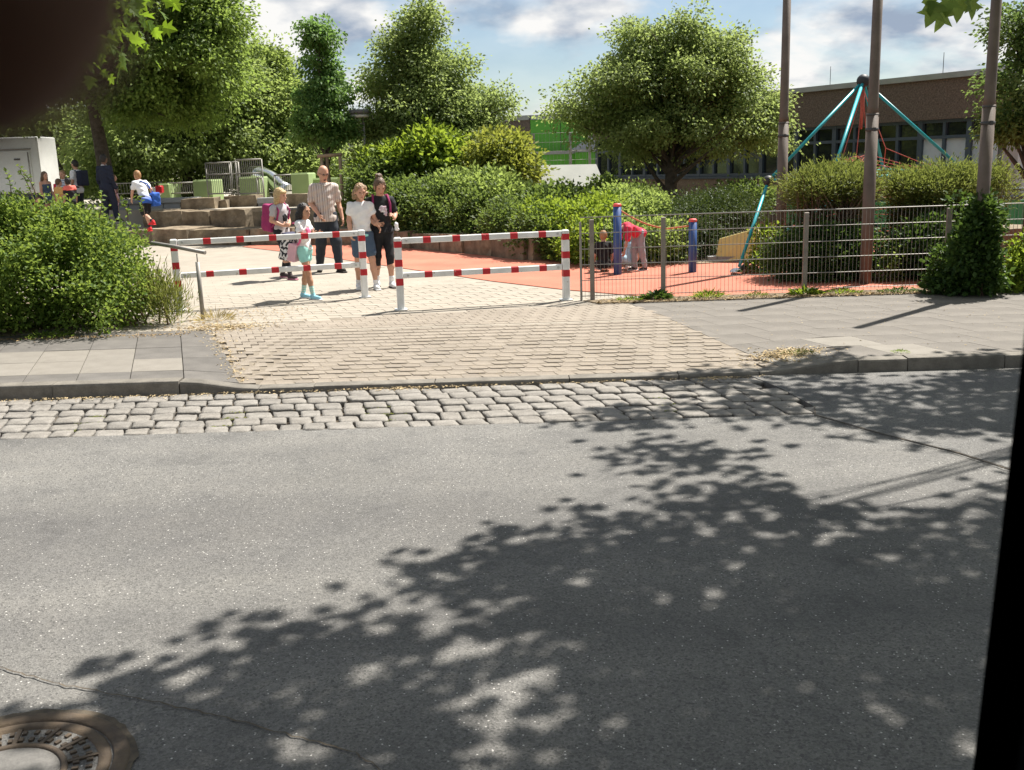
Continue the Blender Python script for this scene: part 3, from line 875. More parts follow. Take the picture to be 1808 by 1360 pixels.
# ------------------------------------------------------------------ poles
def pole(label, x, y, h, r):
    p = thing('pole', label, 'pole', (x, y, 0), group='brown metal poles behind the fence')
    b = MB(); b.tube([(0, 0, -.1), (0, 0, 2.25)], [r * 1.04, r], 16); b.build('lower_tube', 'pole_brown', p)
    b = MB(); b.tube([(0, 0, 2.25), (0, 0, 2.33), (0, 0, h)], [r, r * .86, r * .74], 16); b.build('upper_tube', 'pole_brown', p)
    b = MB(); b.tube([(0, 0, 2.02), (0, 0, 2.06)], r * 1.10, 16); cr_ = b.build('clamp_ring', 'dark_metal', p)
    b = MB(); b.box((-.0, -r * 1.2, 2.04), (.03, .03, .05)); b.build('bolt', 'dark_metal', cr_)
    b = MB(); b.tube([(0, 0, 2.22), (0, 0, 2.235)], r * 1.05, 16); b.build('clamp_ring', 'dark_metal', p)
    b = MB(); b.ball((0, 0, h), (r * .74, r * .74, .03), 12); b.build('end_cap', 'dark_metal', p)
    return p
pole('brown pole behind the fence, left of the brownish bush, farthest from the camera', 4.33, 15.9, 4.9, 0.078)
pole('brown pole standing between the two bushes behind the fence', 4.86, 13.55, 4.85, 0.078)
pole('brown pole with ivy climbing its foot beside the fence', 5.73, 12.15, 4.85, 0.074)

# ------------------------------------------------------------------ manhole cover in the road
mh = thing('manhole_cover', 'rusty round manhole cover with a concrete centre in the road', 'manhole cover', (-1.67, 2.83, -0.117))
b = MB(); b.lathe((0, 0, 0), [(0.395, -.10), (0.395, 0.004), (0.388, 0.008), (0.345, 0.008), (0.341, -0.012), (0.341, -.10)], 64); b.build('frame_ring', 'cast_iron', mh)
b = MB(); b.lathe((0, 0, 0), [(0.336, -.08), (0.336, 0.002), (0.330, 0.006), (0.298, 0.006), (0.294, -0.006), (0.205, -0.006), (0.201, 0.006), (0.185, 0.006), (0.182, -0.006), (0.182, -.06)], 64)
for i in range(14):
    a = 2 * math.pi * i / 14
    rt_ = Matrix.Rotation(a, 4, 'Z')
    b.box(rt_ @ Vector((0.25, 0, -.002)), (0.094, 0.014, 0.014), rt_.to_3x3())
for i in range(42):
    a = 2 * math.pi * (i + .5) / 42
    rt_ = Matrix.Rotation(a, 4, 'Z')
    for q in (0.228, 0.27): b.box(rt_ @ Vector((q, 0, -.002)), (0.020, 0.014, 0.014), rt_.to_3x3())
b.build('cover', 'cast_iron', mh)
b = MB()
P_r = []
r_t = random.Random(8)
for i in range(72):
    a = 2 * math.pi * i / 72
    P_r += [(0.394 * math.cos(a), 0.394 * math.sin(a), 0.0045), ((0.408 + r_t.uniform(0, .016)) * math.cos(a), (0.408 + r_t.uniform(0, .016)) * math.sin(a), 0.0040)]
b.add(P_r, [(2 * i, 2 * i + 1, (2 * i + 3) % 144, (2 * i + 2) % 144) for i in range(72)]); b.build('tar_joint', 'joint_dark', mh)
b = MB(); b.lathe((0, 0, 0), [(0.180, -.05), (0.180, 0.000), (0.12, 0.003), (0.0, 0.004)], 48); b.build('concrete_filling', 'manhole_concrete', mh)

# ------------------------------------------------------------------ sandstone blocks
def block(c, d, rz, parent, seed, irregular=0.085):
    r_ = random.Random(seed)
    n = (max(2, int(d[0] / .22)), max(2, int(d[1] / .25)), max(2, int(d[2] / .16)))
    bm_v = {}; vs = []; fs = []
    def vid(i, j, k):
        key = (i, j, k)
        if key not in bm_v:
            u, v, w = i / n[0] - .5, j / n[1] - .5, k / n[2]
            e = sum(1 for q, mxx in ((i, n[0]), (j, n[1]), (k, n[2])) if q in (0, mxx))
            s_ = 1 - 0.025 * max(0, e - 1)
            amp = irregular * min(d) * .55
            vs.append((u * d[0] * s_ + r_.uniform(-amp, amp), v * d[1] * s_ + r_.uniform(-amp, amp) * 1.3, w * d[2] + (r_.uniform(-amp, amp) * .7 if k else 0)))
            bm_v[key] = len(vs) - 1
        return bm_v[key]
    for a in range(n[0]):
        for b_ in range(n[1]):
            fs.append((vid(a, b_, n[2]), vid(a + 1, b_, n[2]), vid(a + 1, b_ + 1, n[2]), vid(a, b_ + 1, n[2])))
        for c_ in range(n[2]):
            fs.append((vid(a, 0, c_), vid(a + 1, 0, c_), vid(a + 1, 0, c_ + 1), vid(a, 0, c_ + 1)))
            fs.append((vid(a + 1, n[1], c_), vid(a, n[1], c_), vid(a, n[1], c_ + 1), vid(a + 1, n[1], c_ + 1)))
    for b_ in range(n[1]):
        for c_ in range(n[2]):
            fs.append((vid(0, b_ + 1, c_), vid(0, b_, c_), vid(0, b_, c_ + 1), vid(0, b_ + 1, c_ + 1)))
            fs.append((vid(n[0], b_, c_), vid(n[0], b_ + 1, c_), vid(n[0], b_ + 1, c_ + 1), vid(n[0], b_, c_ + 1)))
    o = link_mesh('sandstone_block', vs, fs, 'sandstone', parent)
    pl = Vector(parent.location) if parent else Vector((0, 0, 0))
    o.location = Vector(c) - pl; o.rotation_euler = (r_.uniform(-.02, .02), r_.uniform(-.02, .02), rz)
    return o
def course(parent, pts, lens, h, dep, z, seed):
    """blocks laid end to end along a polyline"""
    r_ = random.Random(seed)
    segs = [(Vector((*a, 0)), Vector((*b_, 0))) for a, b_ in zip(pts, pts[1:])]
    for (a, b_) in segs:
        L = (b_ - a).length; x = 0
        ang = math.atan2((b_ - a).y, (b_ - a).x)
        while x < L - .2:
            l = min(r_.uniform(*lens), L - x)
            hh = h * r_.uniform(.9, 1.1); dd = dep * r_.uniform(.9, 1.15)
            c = a + (b_ - a) * ((x + l / 2) / L)
            nrm = Vector((-math.sin(ang), math.cos(ang), 0))
            c = c + nrm * (dep / 2 + r_.uniform(-.04, .04))
            block((c.x, c.y, z - 0.02), (l - .025, dd, hh + .02), ang + r_.uniform(-.03, .03), parent, r_.randint(0, 99999))
            x += l
sw = thing('stone_steps', 'long low course of big sandstone blocks at the foot of the terrace', 'stone wall', (-9.5, 26, 0), group='sandstone seating steps of the terrace')
course(sw, [(-13.5, 27.2), (-9.2, 26.0), (-6.4, 24.75), (-2.9, 23.3)], (1.2, 1.9), 0.37, 1.3, 0.0, 21)
sw2 = thing('stone_steps', 'upper course of tall sandstone blocks above the low course', 'stone wall', (-9.5, 27.4, 0.36), group='sandstone seating steps of the terrace')
course(sw2, [(-10.0, 27.75), (-6.6, 26.3), (-3.5, 25.0)], (0.9, 1.7), 0.44, 1.0, 0.34, 5)
wr = thing('stone_wall', 'low row of reddish sandstone blocks between the hedge and red surface', 'stone wall', (-2.5, 22.9, 0))
course(wr, [(-2.75, 22.9), (-0.9, 20.35), (0.45, 18.3)], (0.8, 1.25), 0.36, 0.55, 0.0, 33)
def px_block(p0, p1, dep, label, seed):
    c = ((p0[0] + p1[0]) / 2, p0[1] + dep / 2, p0[2])
    o = block(c, (p1[0] - p0[0], dep, p1[2] - p0[2]), random.uniform(-.08, .08), None, seed, 0.10)
    o.name = 'stone_block'
    return tag(o, label, 'stone block', 'loose sandstone blocks on top of the steps')
px_block((-9.02, 28, 0.72), (-8.03, 28, 1.09), 0.7, 'wedge shaped sandstone block leftmost on top of the stone steps', 2)
px_block((-8.18, 28.4, 0.73), (-7.82, 28.4, 1.02), 0.5, 'smallest sandstone block between two larger ones on the steps', 3)
px_block((-8, 28.8, 0.78), (-7.05, 28.8, 1.11), 0.8, 'flat topped sandstone block right of the smallest one on the steps', 4)
px_block((-6.13, 27.6, 0.74), (-5.19, 27.6, 1.13), 0.8, 'sandstone block behind the blonde girl with the magenta backpack', 6)

# ------------------------------------------------------------------ things on the upper terrace
def ext(p0, p1, dep):
    """centre and size of an upright box whose front face spans p0 (low left) to p1 (high right)"""
    return ((p0[0] + p1[0]) / 2, p0[1] + dep / 2, (p0[2] + p1[2]) / 2), (p1[0] - p0[0], dep, p1[2] - p0[2])
def green_block(p0, p1, dep, label):
    c, d = ext(p0, p1, dep)
    t = thing('green_block', label, 'play wall', (c[0], c[1], p0[2] - .0), group='light green walls of the play terrace')
    b = MB(); b.box((0, 0, d[2] / 2 - .1), (d[0], d[1], d[2] + .2), bev=0.02); b.build('wall', 'green_block', t)
    b = MB(); b.box((0, 0, d[2] + .008), (d[0] - .05, d[1] - .05, .02), bev=.005); b.build('top', 'green_block', t)
green_block((-11.25, 33, 1.1), (-10.92, 33, 1.47), 1.2, 'small light green block leftmost, beside the running boy')
green_block((-9.82, 32, 0.98), (-9.23, 32, 1.55), 1.3, 'light green block left of the tall metal gates')
green_block((-8.11, 31, 1.04), (-7.51, 31, 1.6), 1.3, 'light green block under the right-hand metal gate')
green_block((-6.42, 30.5, 1.11), (-5.89, 30.5, 1.67), 1.2, 'tall light green block next to the metal slide')
green_block((-6.05, 31.2, 1.06), (-4.68, 31.2, 1.49), 0.9, 'long low light green wall behind the man in the striped shirt')
def gate(name, p0, p1, label, cat, nbar, group, mid=None, r=0.022, dark='galvanised'):
    c, d = ext(p0, p1, 0.05)
    t = thing(name, label, cat, (p0[0], p0[1], p0[2]), group=group)
    b = MB(); W, H = d[0], d[2]
    b.tube([(0, 0, -.2), (0, 0, H)], r, 8); b.tube([(W, 0, -.2), (W, 0, H)], r, 8)
    b.tube([(0, 0, H), (W, 0, H)], r, 8); b.tube([(0, 0, .06), (W, 0, .06)], r, 8)
    if mid: b.tube([(0, 0, H * mid), (W, 0, H * mid)], r, 8)
    b.build('frame', dark, t)
    for i in range(1, nbar):
        b = MB(); b.tube([(W * i / nbar, 0, .06), (W * i / nbar, 0, H)], r * .42, 5, False); b.build('bar', dark, t)
    return t
gate('metal_gate', (-9.19, 31.4, 1.08), (-8.42, 31.4, 2.07), 'tall grey metal gate with vertical bars, left one of the terrace', 'gate', 13, 'tall metal gates on the terrace', 0.65)
gate('metal_gate', (-8.58, 31.8, 1.05), (-8.29, 31.8, 2.08), 'narrow grey metal gate panel between the two tall gates', 'gate', 5, 'tall metal gates on the terrace', 0.65)
gate('metal_gate', (-8.16, 31, 1.06), (-7.37, 31, 2.13), 'tall grey metal gate above the light green block', 'gate', 13, 'tall metal gates on the terrace', 0.62)
gate('railing', (-11.02, 33.2, 1.1), (-10.17, 33.2, 1.49), 'grey bar railing between the two leftmost green blocks', 'railing', 12, 'grey railings of the terrace')
gate('railing', (-7.03, 31, 1.11), (-6.5, 31, 1.64), 'grey bar railing in front of the metal slide', 'railing', 9, 'grey railings of the terrace')
gate('railing', (-13.22, 34.5, 1.12), (-11.64, 34.5, 1.52), 'long grey railing behind the boy in blue and white', 'railing', 16, 'grey railings of the terrace')
gate('railing', (-7.46, 30.6, 1.07), (-7.29, 30.6, 1.58), 'short grey railing at the side of the right-hand green block', 'railing', 3, 'grey railings of the terrace')
# slide
sl = thing('slide', 'shiny metal tube slide between railing and green block', 'slide', (-7.66, 32.5, 1.07))
b = MB(); b.tube([(-.55, .6, .62), (-.2, .3, .60), (.2, 0, .42), (.55, -.3, .16), (.85, -.5, .08)], [.26, .27, .27, .24, .2], 14); b.build('tube', 'chrome', sl)
b = MB(); b.box((0, .1, .0), (1.1, .5, .06)); b.build('foot', 'galvanised', sl)
for x in (-.3, .3):
    b = MB(); b.tube([(x, .2, -.1), (x, .2, .5)], .03, 8); b.build('leg', 'galvanised', sl)
# low concrete walls
def slab_wall(label, p0, p1, dep, m, joints=3, group='low concrete walls by the steps'):
    c, d = ext(p0, p1, dep)
    t = thing('concrete_wall', label, 'wall', (c[0], c[1], p0[2]), group=group)
    b = MB(); b.box((0, 0, d[2] / 2 + .06), (d[0], d[1], d[2] * .42), bev=.01); b.build('coping', m, t)
    for i in range(joints):
        b = MB(); w = d[0] / joints
        b.box((-d[0] / 2 + w * (i + .5), .03, d[2] * .22 - .1), (w - .02, d[1] - .06, d[2] * .5 + .2), bev=.008); b.build('panel', m, t)
slab_wall('long low grey concrete wall behind the running boy', (-11.54, 29.6, 0.8), (-9.02, 29.6, 1.13), 0.5, 'concrete_grey', 5)
slab_wall('short low concrete wall with a dark recess above the stone steps', (-7.02, 28.6, 0.72), (-6.37, 28.6, 1.08), 0.5, 'concrete_grey', 2)
# red and white litter box, seen past the boy
lb = thing('ball_box', 'small red and white box by the leftmost green block', 'box', (-11.12, 32.4, 1.13))
b = MB(); b.box((0, 0, .13), (.24, .24, .26), bev=.03); b.build('body', 'white_paint', lb)
b = MB(); b.box((.11, -.01, .18), (.20, .25, .24), bev=.03); b.build('lid', 'red_paint', lb)

# white box trailer
tr_p0, tr_p1 = (-17.5, 32, 1.33), (-14.52, 32, 3.05)
c, d = ext(tr_p0, tr_p1, 1.3)
tl = thing('box_trailer', 'white box trailer with a side door, parked under the trees', 'trailer', (c[0], c[1], 0.36), 0)
zb = tr_p0[2] - .36
b = MB(); b.box((0, 0, zb + d[2] / 2), d, bev=.03); b.build('body', 'trailer_white', tl)
b = MB(); b.box((0, 0, zb - .06), (d[0] - .1, d[1] - .1, .12)); b.build('chassis', 'dark_metal', tl)
x0, x1 = (-16.14, 32, 1.34)[0] - c[0], (-14.78, 32, 2.59)[0] - c[0]
b = MB(); hd = d[2] * .73
b.box(((x0 + x1) / 2, -d[1] / 2 - .012, zb + .05 + hd / 2), (x1 - x0, .03, hd), bev=.012); dr = b.build('door', 'trailer_white', tl)
b = MB(); b.box((x1 - .42, -d[1] / 2 - .035, zb + hd * .83), (.19, .02, .055)); b.build('name_plate', 'dark_metal', dr)
b = MB(); b.tube([(x1 - .07, -d[1] / 2 - .04, zb + .1), (x1 - .07, -d[1] / 2 - .04, zb + hd)], .015, 6); b.build('hinge', 'galvanised', dr)
b = MB()
b.tube([(x0 - .02, -d[1] / 2 - .03, zb + hd + .09), (x1 + .04, -d[1] / 2 - .03, zb + hd + .09)], .02, 6); b.build('rain_strip', 'galvanised', tl)
for x in (-d[0] / 2 + .7, d[0] / 2 - .9):
    b = MB(); w_ = MB()
    b.lathe((0, 0, 0), [(.2, -.1), (.36, -.1), (.38, -.06), (.38, .06), (.36, .1), (.2, .1)], 20)
    o = b.build('wheel', 'black_rubber', tl); o.rotation_euler = (R(90), 0, 0); o.location = (x, -d[1] / 2 + .15, .38)

# lamp post
lp = thing('lamp_post', 'slim lamp post with a flat round grey head between two trees', 'street lamp', ((-3.67, 27, 1.72)[0], 27.0, 0.0))
zt = (-3.67, 27, 3.12)[2]
b = MB(); b.tube([(0, 0, 0), (0, 0, zt)], [.045, .03], 10); b.build('post', 'galvanised', lp)
b = MB(); b.lathe((-.1, 0, zt), [(.08, -.02), (.27, .015), (.32, .04), (.32, .12), (.24, .14), (0, .15)], 24); b.build('head', 'lamp_grey', lp)
b = MB(); b.lathe((-.1, 0, zt), [(.0, -.07), (.25, -.06), (.27, .0), (.22, .015)], 24); b.build('lens', 'lamp_glass', lp)

# ------------------------------------------------------------------ the school building
bu = Vector((0.528, -0.849, 0)).normalized()       # along the facade, towards the right
bn = Vector((bu.y, -bu.x, 0)) * 1                    # out of the facade, towards the street
if bn.y > 0: bn = -bn
B0 = Vector((3.0, 33.75, 0))
BL = (Vector((10.45, 21.75, 0)) - B0).length
school = thing('school_building', 'low school building with brown pebble concrete band and dark windows', 'building', B0, math.atan2(bu.y, bu.x))
def sb(x0, x1, y0, y1, z0, z1, name, m, parent=None, bev=0.0):
    b = MB(); b.box(((x0 + x1) / 2, (y0 + y1) / 2, (z0 + z1) / 2), (x1 - x0, y1 - y0, z1 - z0), bev=bev)
    return b.build(name, m, parent or school)
# local frame: x along the facade, -y towards the street
sb(0, BL, 0.25, 9, 0, 3.25, 'core_wall', 'concrete_grey')
seg = 3.6
x = 0.0
while x < BL - .1:
    w = min(seg, BL - x)
    sb(x + .01, x + w - .01, -0.12, 0.24, 2.42, 3.28, 'wall_panel', 'aggregate')
    sb(x + .01, x + w - .01, -0.05, 0.24, 0.0, 1.16, 'plinth_panel', 'aggregate_brown')
    x += seg
sb(-.05, BL + .06, -0.20, 9.1, 3.28, 3.40, 'roof_edge', 'roof_metal')
x = 0.0; k = 0
while x < BL - .3:
    w = min(1.22, BL - x)
    fr = sb(x + .005, x + .125, -0.02, .24, 1.22, 2.435, 'window', 'frame_blue')
    sb(x + .125, x + w, -0.012, .24, 2.35, 2.435, 'frame', 'frame_blue', fr)
    sb(x + .125, x + w, -0.012, .24, 2.00, 2.07, 'frame', 'frame_blue', fr)
    sb(x + .125, x + w, -0.012, .24, 1.22, 1.30, 'frame', 'frame_blue', fr)
    half = x + .125 + (w - .125) / 2
    sb(half - .035, half + .035, -0.010, .24, 1.302, 1.998, 'frame', 'frame_blue', fr)
    sb(half - .035, half + .035, -0.010, .24, 2.072, 2.348, 'frame', 'frame_blue', fr)
    for (a, b2) in ((x + .125, half - .035), (half + .035, x + w)):
        gl = sb(a, b2, 0.06, .08, 2.07, 2.35, 'pane', 'window_glass', fr)
        gl = sb(a, b2, 0.06, .08, 1.30, 2.00, 'pane', 'blind' if x > BL - 2.9 else 'window_glass', fr)
    x += 1.22; k += 1
sb(0, BL, -0.09, .24, 1.165, 1.215, 'sill', 'frame_blue')
for xx in (3.2, 7.0, 9.2, 12.4):
    b = MB(); b.tube([(xx, .5, 3.4), (xx, .5, 3.9)], .008, 5); b.build('lightning_rod', 'dark_metal', school)

# wing with green cladding, far left of the school
wc = (1.09, 43, 3.68)
wg = thing('green_wing', 'school wing with bright green panels and a brown end wall', 'building', (wc[0], wc[1], 0), R(-4))
def wb(x0, x1, y0, y1, z0, z1, name, m, parent=None):
    b = MB(); b.box(((x0 + x1) / 2, (y0 + y1) / 2, (z0 + z1) / 2), (x1 - x0, y1 - y0, z1 - z0)); return b.build(name, m, parent or wg)
zt = wc[2]
def quadwall(a, b_, th, z0, z1, name, m, parent=None):
    a, b_ = Vector((*a, 0)), Vector((*b_, 0)); n = Vector((-(b_ - a).y, (b_ - a).x, 0)).normalized() * th
    bb = MB(); bb.prism([a, b_, b_ + n, a + n], z0, z1); return bb.build(name, m, parent or wg)
dl = Vector((-0.86, 0.5)) ; drr = Vector((0.97, 0.22))
quadwall(dl * 9, (0, 0), .3, 1.0, zt - .15, 'end_wall', 'aggregate')
n_p = 5
for i in range(n_p):
    a, b_ = drr * (i * 1.3 + .01 + .02), drr * ((i + 1) * 1.3 - .01)
    quadwall(a, b_, .3, 1.9, zt - .15, 'cladding_panel', 'green_panel')
quadwall(dl * 9.1, (-.05, -.05), .5, zt - .15, zt + .04, 'roof_edge', 'roof_metal')
quadwall((.05, -.06), drr * 6.7, .5, zt - .15, zt + .04, 'roof_edge', 'roof_metal')
for i in range(5):
    a = Vector((-3.2 + i * 1.7, -2.0)); quadwall(a, a + Vector((1.68, .32)), .3, 0, 1.98 + (i * .05), 'cladding_panel', 'green_panel')
    quadwall(a + Vector((0, -.06)), a + Vector((1.7, .26)), 2.0, 1.985 + i * .05, 2.10 + i * .05, 'ledge', 'roof_metal')
b = MB(); b.add([(1.7, -.9, 2.25), (3.4, -.7, 2.3), (3.4, -.6, 3.3), (1.7, 1.0, 2.25), (3.4, 1.2, 2.3), (3.4, 1.3, 3.3)], [(0, 1, 2), (5, 4, 3), (0, 2, 5, 3), (1, 4, 5, 2), (0, 3, 4, 1)]); b.build('lean_to_roof', 'roof_metal', wg)

# far flat roofed building, seen between the conical tree and the tall tree
fb0, fb1 = (-11.04, 60, 1.78), (-6.26, 60, 3.83)
c, d = ext(fb0, fb1, 8)
fb = thing('flat_building', 'grey flat roofed building glimpsed behind the lamp post', 'building', (c[0], c[1], 0.9))
b = MB(); b.box((0, 0, (d[2]) / 2 + .8), (d[0], d[1], d[2] + 2)); b.build('wall', 'concrete_grey', fb)
b = MB(); b.box((0, 0, d[2] + 1.85), (d[0] + .4, d[1] + .4, .16)); b.build('roof', 'roof_metal', fb)

# right hand wing
rw0, rw1 = (10.8, 22.2, 0.12), (13.04, 22.2, 3.01)
c, d = ext(rw0, rw1, .5)
rw = thing('pale_wing', 'pale grey wing of the school with light green panels on top', 'building', (c[0], c[1], 0))
for i in range(3):
    w = d[0] / 3
    b = MB(); b.box((-d[0] / 2 + w * (i + .5), 0, .45), (w - .012, d[1], .9)); b.build('wall_panel', 'wall_pale', rw)
    b = MB(); b.box((-d[0] / 2 + w * (i + .5), 0, .908 + .56), (w - .012, d[1], 1.12)); b.build('wall_panel', 'wall_pale', rw)
    b = MB(); b.box((-d[0] / 2 + w * (i + .5), -.01, 2.04 + (d[2] - 1.5) / 2), (w - .012, d[1], max(.6, d[2] - 1.5))); b.build('cladding_panel', 'green_block', rw)
b = MB(); b.box((0, -.02, 2.0 + max(.6, d[2] - 1.5) + .12), (d[0] + .1, d[1] + .1, .1)); b.build('roof_edge', 'roof_metal', rw)

# green ball-court boards with a dark rail
gbw = thing('ball_court_board', 'green board wall with dark blue rail behind the bushes', 'fence', (9.0, 19.0, 0))
for i in range(9):
    a = Vector((5.9 + i * 1.05 - 9.0, 21.6 - i * .42 - 19.0, 0)); q = a + Vector((1.04, -.416, 0))
    n_ = Vector((.37, .93, 0)) * .06
    b = MB(); b.prism([a, q, q + n_, a + n_], 0.08, 0.74); b.build('board', 'green_board', gbw)
a = Vector((5.9 - 9, 21.6 - 19 , 0)); q = a + Vector((9.45, -3.78, 0))
b = MB(); b.tube([a + Vector((0, -.02, .80)), q + Vector((0, -.02, .80))], .04, 8); b.tube([a + Vector((0, .02, .95)), q + Vector((0, .02, .95))], .03, 8); b.build('rail', 'frame_blue', gbw)
for i in range(10):
    p = a.lerp(q, i / 9); b = MB(); b.box((p.x, p.y + .1, .5), (.06, .06, 1.0)); b.build('post', 'frame_blue', gbw)

# pale concrete wall with wire fence on top
cw0, cw1 = (0.63, 25.5, 0.87), (2.38, 25.5, 1.68)
cwall = thing('concrete_wall', 'pale whitewashed concrete wall with a sloping right end behind the shrubs', 'wall', (cw0[0], 25.5, 0))
W = cw1[0] - cw0[0]; H = cw1[2]
b = MB(); b.add([(0, -.9, H - 1.0), (W + .22, -.9, H - 1.0), (W - .1, 0, H), (0, 0, H + .02), (0, .4, 0), (W + .22, .4, 0), (W - .1, .4, H - .01), (0, .4, H + .01)], [(0, 1, 2, 3), (7, 6, 5, 4), (0, 4, 5, 1), (1, 5, 6, 2), (2, 6, 7, 3), (3, 7, 4, 0)])
b.build('wall', 'concrete_pale', cwall)
wf = thing('wire_fence', 'tall grey wire fence above the whitewashed concrete wall', 'fence', (cw0[0], 26.2, 0))
W2 = W - .2
Z0, Z1 = H - .3, (2.02, 26.2, 2.49)[2]
for x in (.12, W2 * .68, W2):
    b = MB(); b.box((x, 0, (Z0 + Z1) / 2), (.07, .05, Z1 - Z0)); b.build('post', 'galvanised', wf)
b = MB()
for i in range(26): b.tube([(-.6 + i * (W2 + .8) / 25, .03, Z0), (-.6 + i * (W2 + .8) / 25, .03, Z1)], .004, 4, False)
o = b.build('wire_mesh', 'galvanised', wf); o['kind'] = 'stuff'
for i in range(5):
    z = Z0 + .2 + i * (Z1 - Z0 - .2) / 4
    b = MB(); b.tube([(-.6, .03, z), (W2 + .2, .03, z)], .0045, 5); b.build('rail', 'galvanised', wf)

# ------------------------------------------------------------------ play equipment behind the wire fence
for (p, zt, lab) in (((1.71, 15.64), (1.7, 15.6, 1.09)[2], 'taller blue post with a red cap by the bending person'), ((2.88, 15.29), (2.93, 15.6, 0.82)[2], 'shorter blue post with a red cap, right of the taller one')):
    t = thing('play_post', lab, 'post', (p[0], 15.6, 0), group='blue play posts joined by a rope')
    b = MB(); b.tube([(0, 0, -.1), (0, 0, zt - .035)], .064, 16); b.build('post', 'blue_paint', t)
    b = MB(); b.lathe((0, 0, zt - .034), [(.066, 0), (.066, .025), (.05, .045), (0, .05)], 16); b.build('cap', 'cap_red', t)
pa, pb2, pm = (1.76, 15.6, 0.99), (2.89, 15.6, 0.73), (2.48, 15.6, 0.69)
rp_ = MB()
pts = [Vector(pa).lerp(Vector(pm), i / 7) - Vector((0, 0, .05 * math.sin(math.pi * i / 7))) for i in range(8)] + [Vector(pm).lerp(Vector(pb2), i / 4) for i in range(1, 5)]
rp_.tube(pts, .014, 6)
tag(rp_.build('climbing_rope', 'rope_orange'), 'orange rope slung between the two blue posts', 'rope')
yb = thing('play_ramp', 'yellow sloping play board behind the climbing frame foot', 'play board', ((3.86, 16.9, -0.06)[0], 16.9, 0))
q0, q1, q2, q3 = (3.52, 17, -0.01), (4.24, 16.8, 0.08), (4.2, 16.9, 0.56), (3.61, 17.1, 0.39)
b = MB()
P4 = [Vector(q) - Vector((yb.location.x, 16.9, 0)) for q in (q0, q1, q2, q3)]
b.add(P4 + [p + Vector((0.05, .12, 0)) for p in P4], [(0, 1, 2, 3), (7, 6, 5, 4), (0, 4, 5, 1), (1, 5, 6, 2), (2, 6, 7, 3), (3, 7, 4, 0)]); b.build('board', 'yellow_board', yb)
b = MB(); b.prism([(P4[0].x - .1, P4[0].y + .02), (P4[1].x, P4[1].y + .03), (P4[1].x, P4[1].y + .2), (P4[0].x - .1, P4[0].y + .2)], 0, P4[1].z + .02); b.build('base', 'concrete_grey', yb)

cf = thing('climbing_pyramid', 'cyan tubular climbing pyramid with black ball joints and red ropes', 'climbing frame', (6.3, 16.2, 0))
def L(p): return Vector(p) - Vector((6.3, 16.2, 0))
apex = L((5.78, 16.6, 2.87))
nl, nr = L((4.14, 16, 1.36)), L((7.52, 16.6, 1.38))
nf, nb = L((4.67, 14.7, 1.26)), L((7.21, 19.4, 1.42))
foot = L(((3.46, 15.2)[0], 15.05, 0.05)); foot2 = L((6.34, 15, -0.04)); foot2.z = .05; foot3 = L((8.6, 18.4, .05)); foot4 = L((4.6, 18.6, .05))
def bar(a, b_, r=.026):
    m_ = MB(); dv = (b_ - a).normalized() * .10
    m_.tube([a + dv, b_ - dv], r, 10); m_.build('tube', 'cyan_paint', cf)
for n_ in (nl, nr, nf, nb): bar(apex, n_)
for (a, b_) in ((nl, nb), (nb, nr), (nl, nr)): bar(a, b_, .023)
for (a, b_) in ((nl, foot), (nf, foot2), (nr, foot2), (nr, foot3), (nb, foot3), (nb, foot4)): bar(a, b_)
for n_, r_ in ((apex, .105), (nl, .085), (nr, .085), (nf, .085), (nb, .085)):
    m_ = MB(); m_.ball(n_, r_, 18); m_.build('ball_joint', 'black_rubber', cf)
for n_ in (foot, foot2, foot3, foot4):
    m_ = MB(); m_.ball(n_ + Vector((-.02, 0, 0)), (.10, .07, .06), 14); m_.build('foot_joint', 'chrome', cf)
strut = MB(); strut.tube([foot + Vector((.05, .05, .02)), L((4.51, 17.5, 0.21))], .035, 8); strut.build('tube', 'dark_metal', cf)
core = [L(q) for q in ((5.36, 16.2, 1.67), (5.72, 16.6, 1.7), (5.97, 16.8, 1.72), (6.34, 17, 1.81))]
for q in core:
    m_ = MB(); m_.tube([apex - Vector((0, 0, .12)), q], .007, 5, False); m_.build('rope', 'rope_red', cf)
    for tgt in (nl, nf, nr, nb):
        if rng.random() < .75:
            m_ = MB(); e = q.lerp(tgt, .9); m_.tube([q, q.lerp(e, .5) - Vector((0, 0, .06)), e], .006, 5, False); m_.build('rope', 'rope_red', cf)
m_ = MB(); m_.tube([apex - Vector((0, 0, .10)), apex - Vector((0, 0, .32)), apex - Vector((0, 0, .75))], [.03, .035, .015], 8); m_.build('rope_bundle', 'rope_red', cf)
for k in range(4):
    zz = .35 + .3 * k
    ring = [nl.lerp(foot, 1 - zz / 1.4), nf.lerp(foot2, 1 - zz / 1.4), nr.lerp(foot3, 1 - zz / 1.4), nb.lerp(foot4, 1 - zz / 1.4)]
    ring = [r_ * .75 + Vector((0, 0, zz)) * .25 for r_ in ring]
    m_ = MB(); m_.tube(ring + ring[:1], .006, 5, False); m_.build('rope', 'rope_red', cf)
bk = px_block((8.3, 17, 0.03), (9.16, 17, 0.41), 1.2, 'rounded sandstone boulder beyond the ivy-covered pole, right edge', 9)
del bk['group']

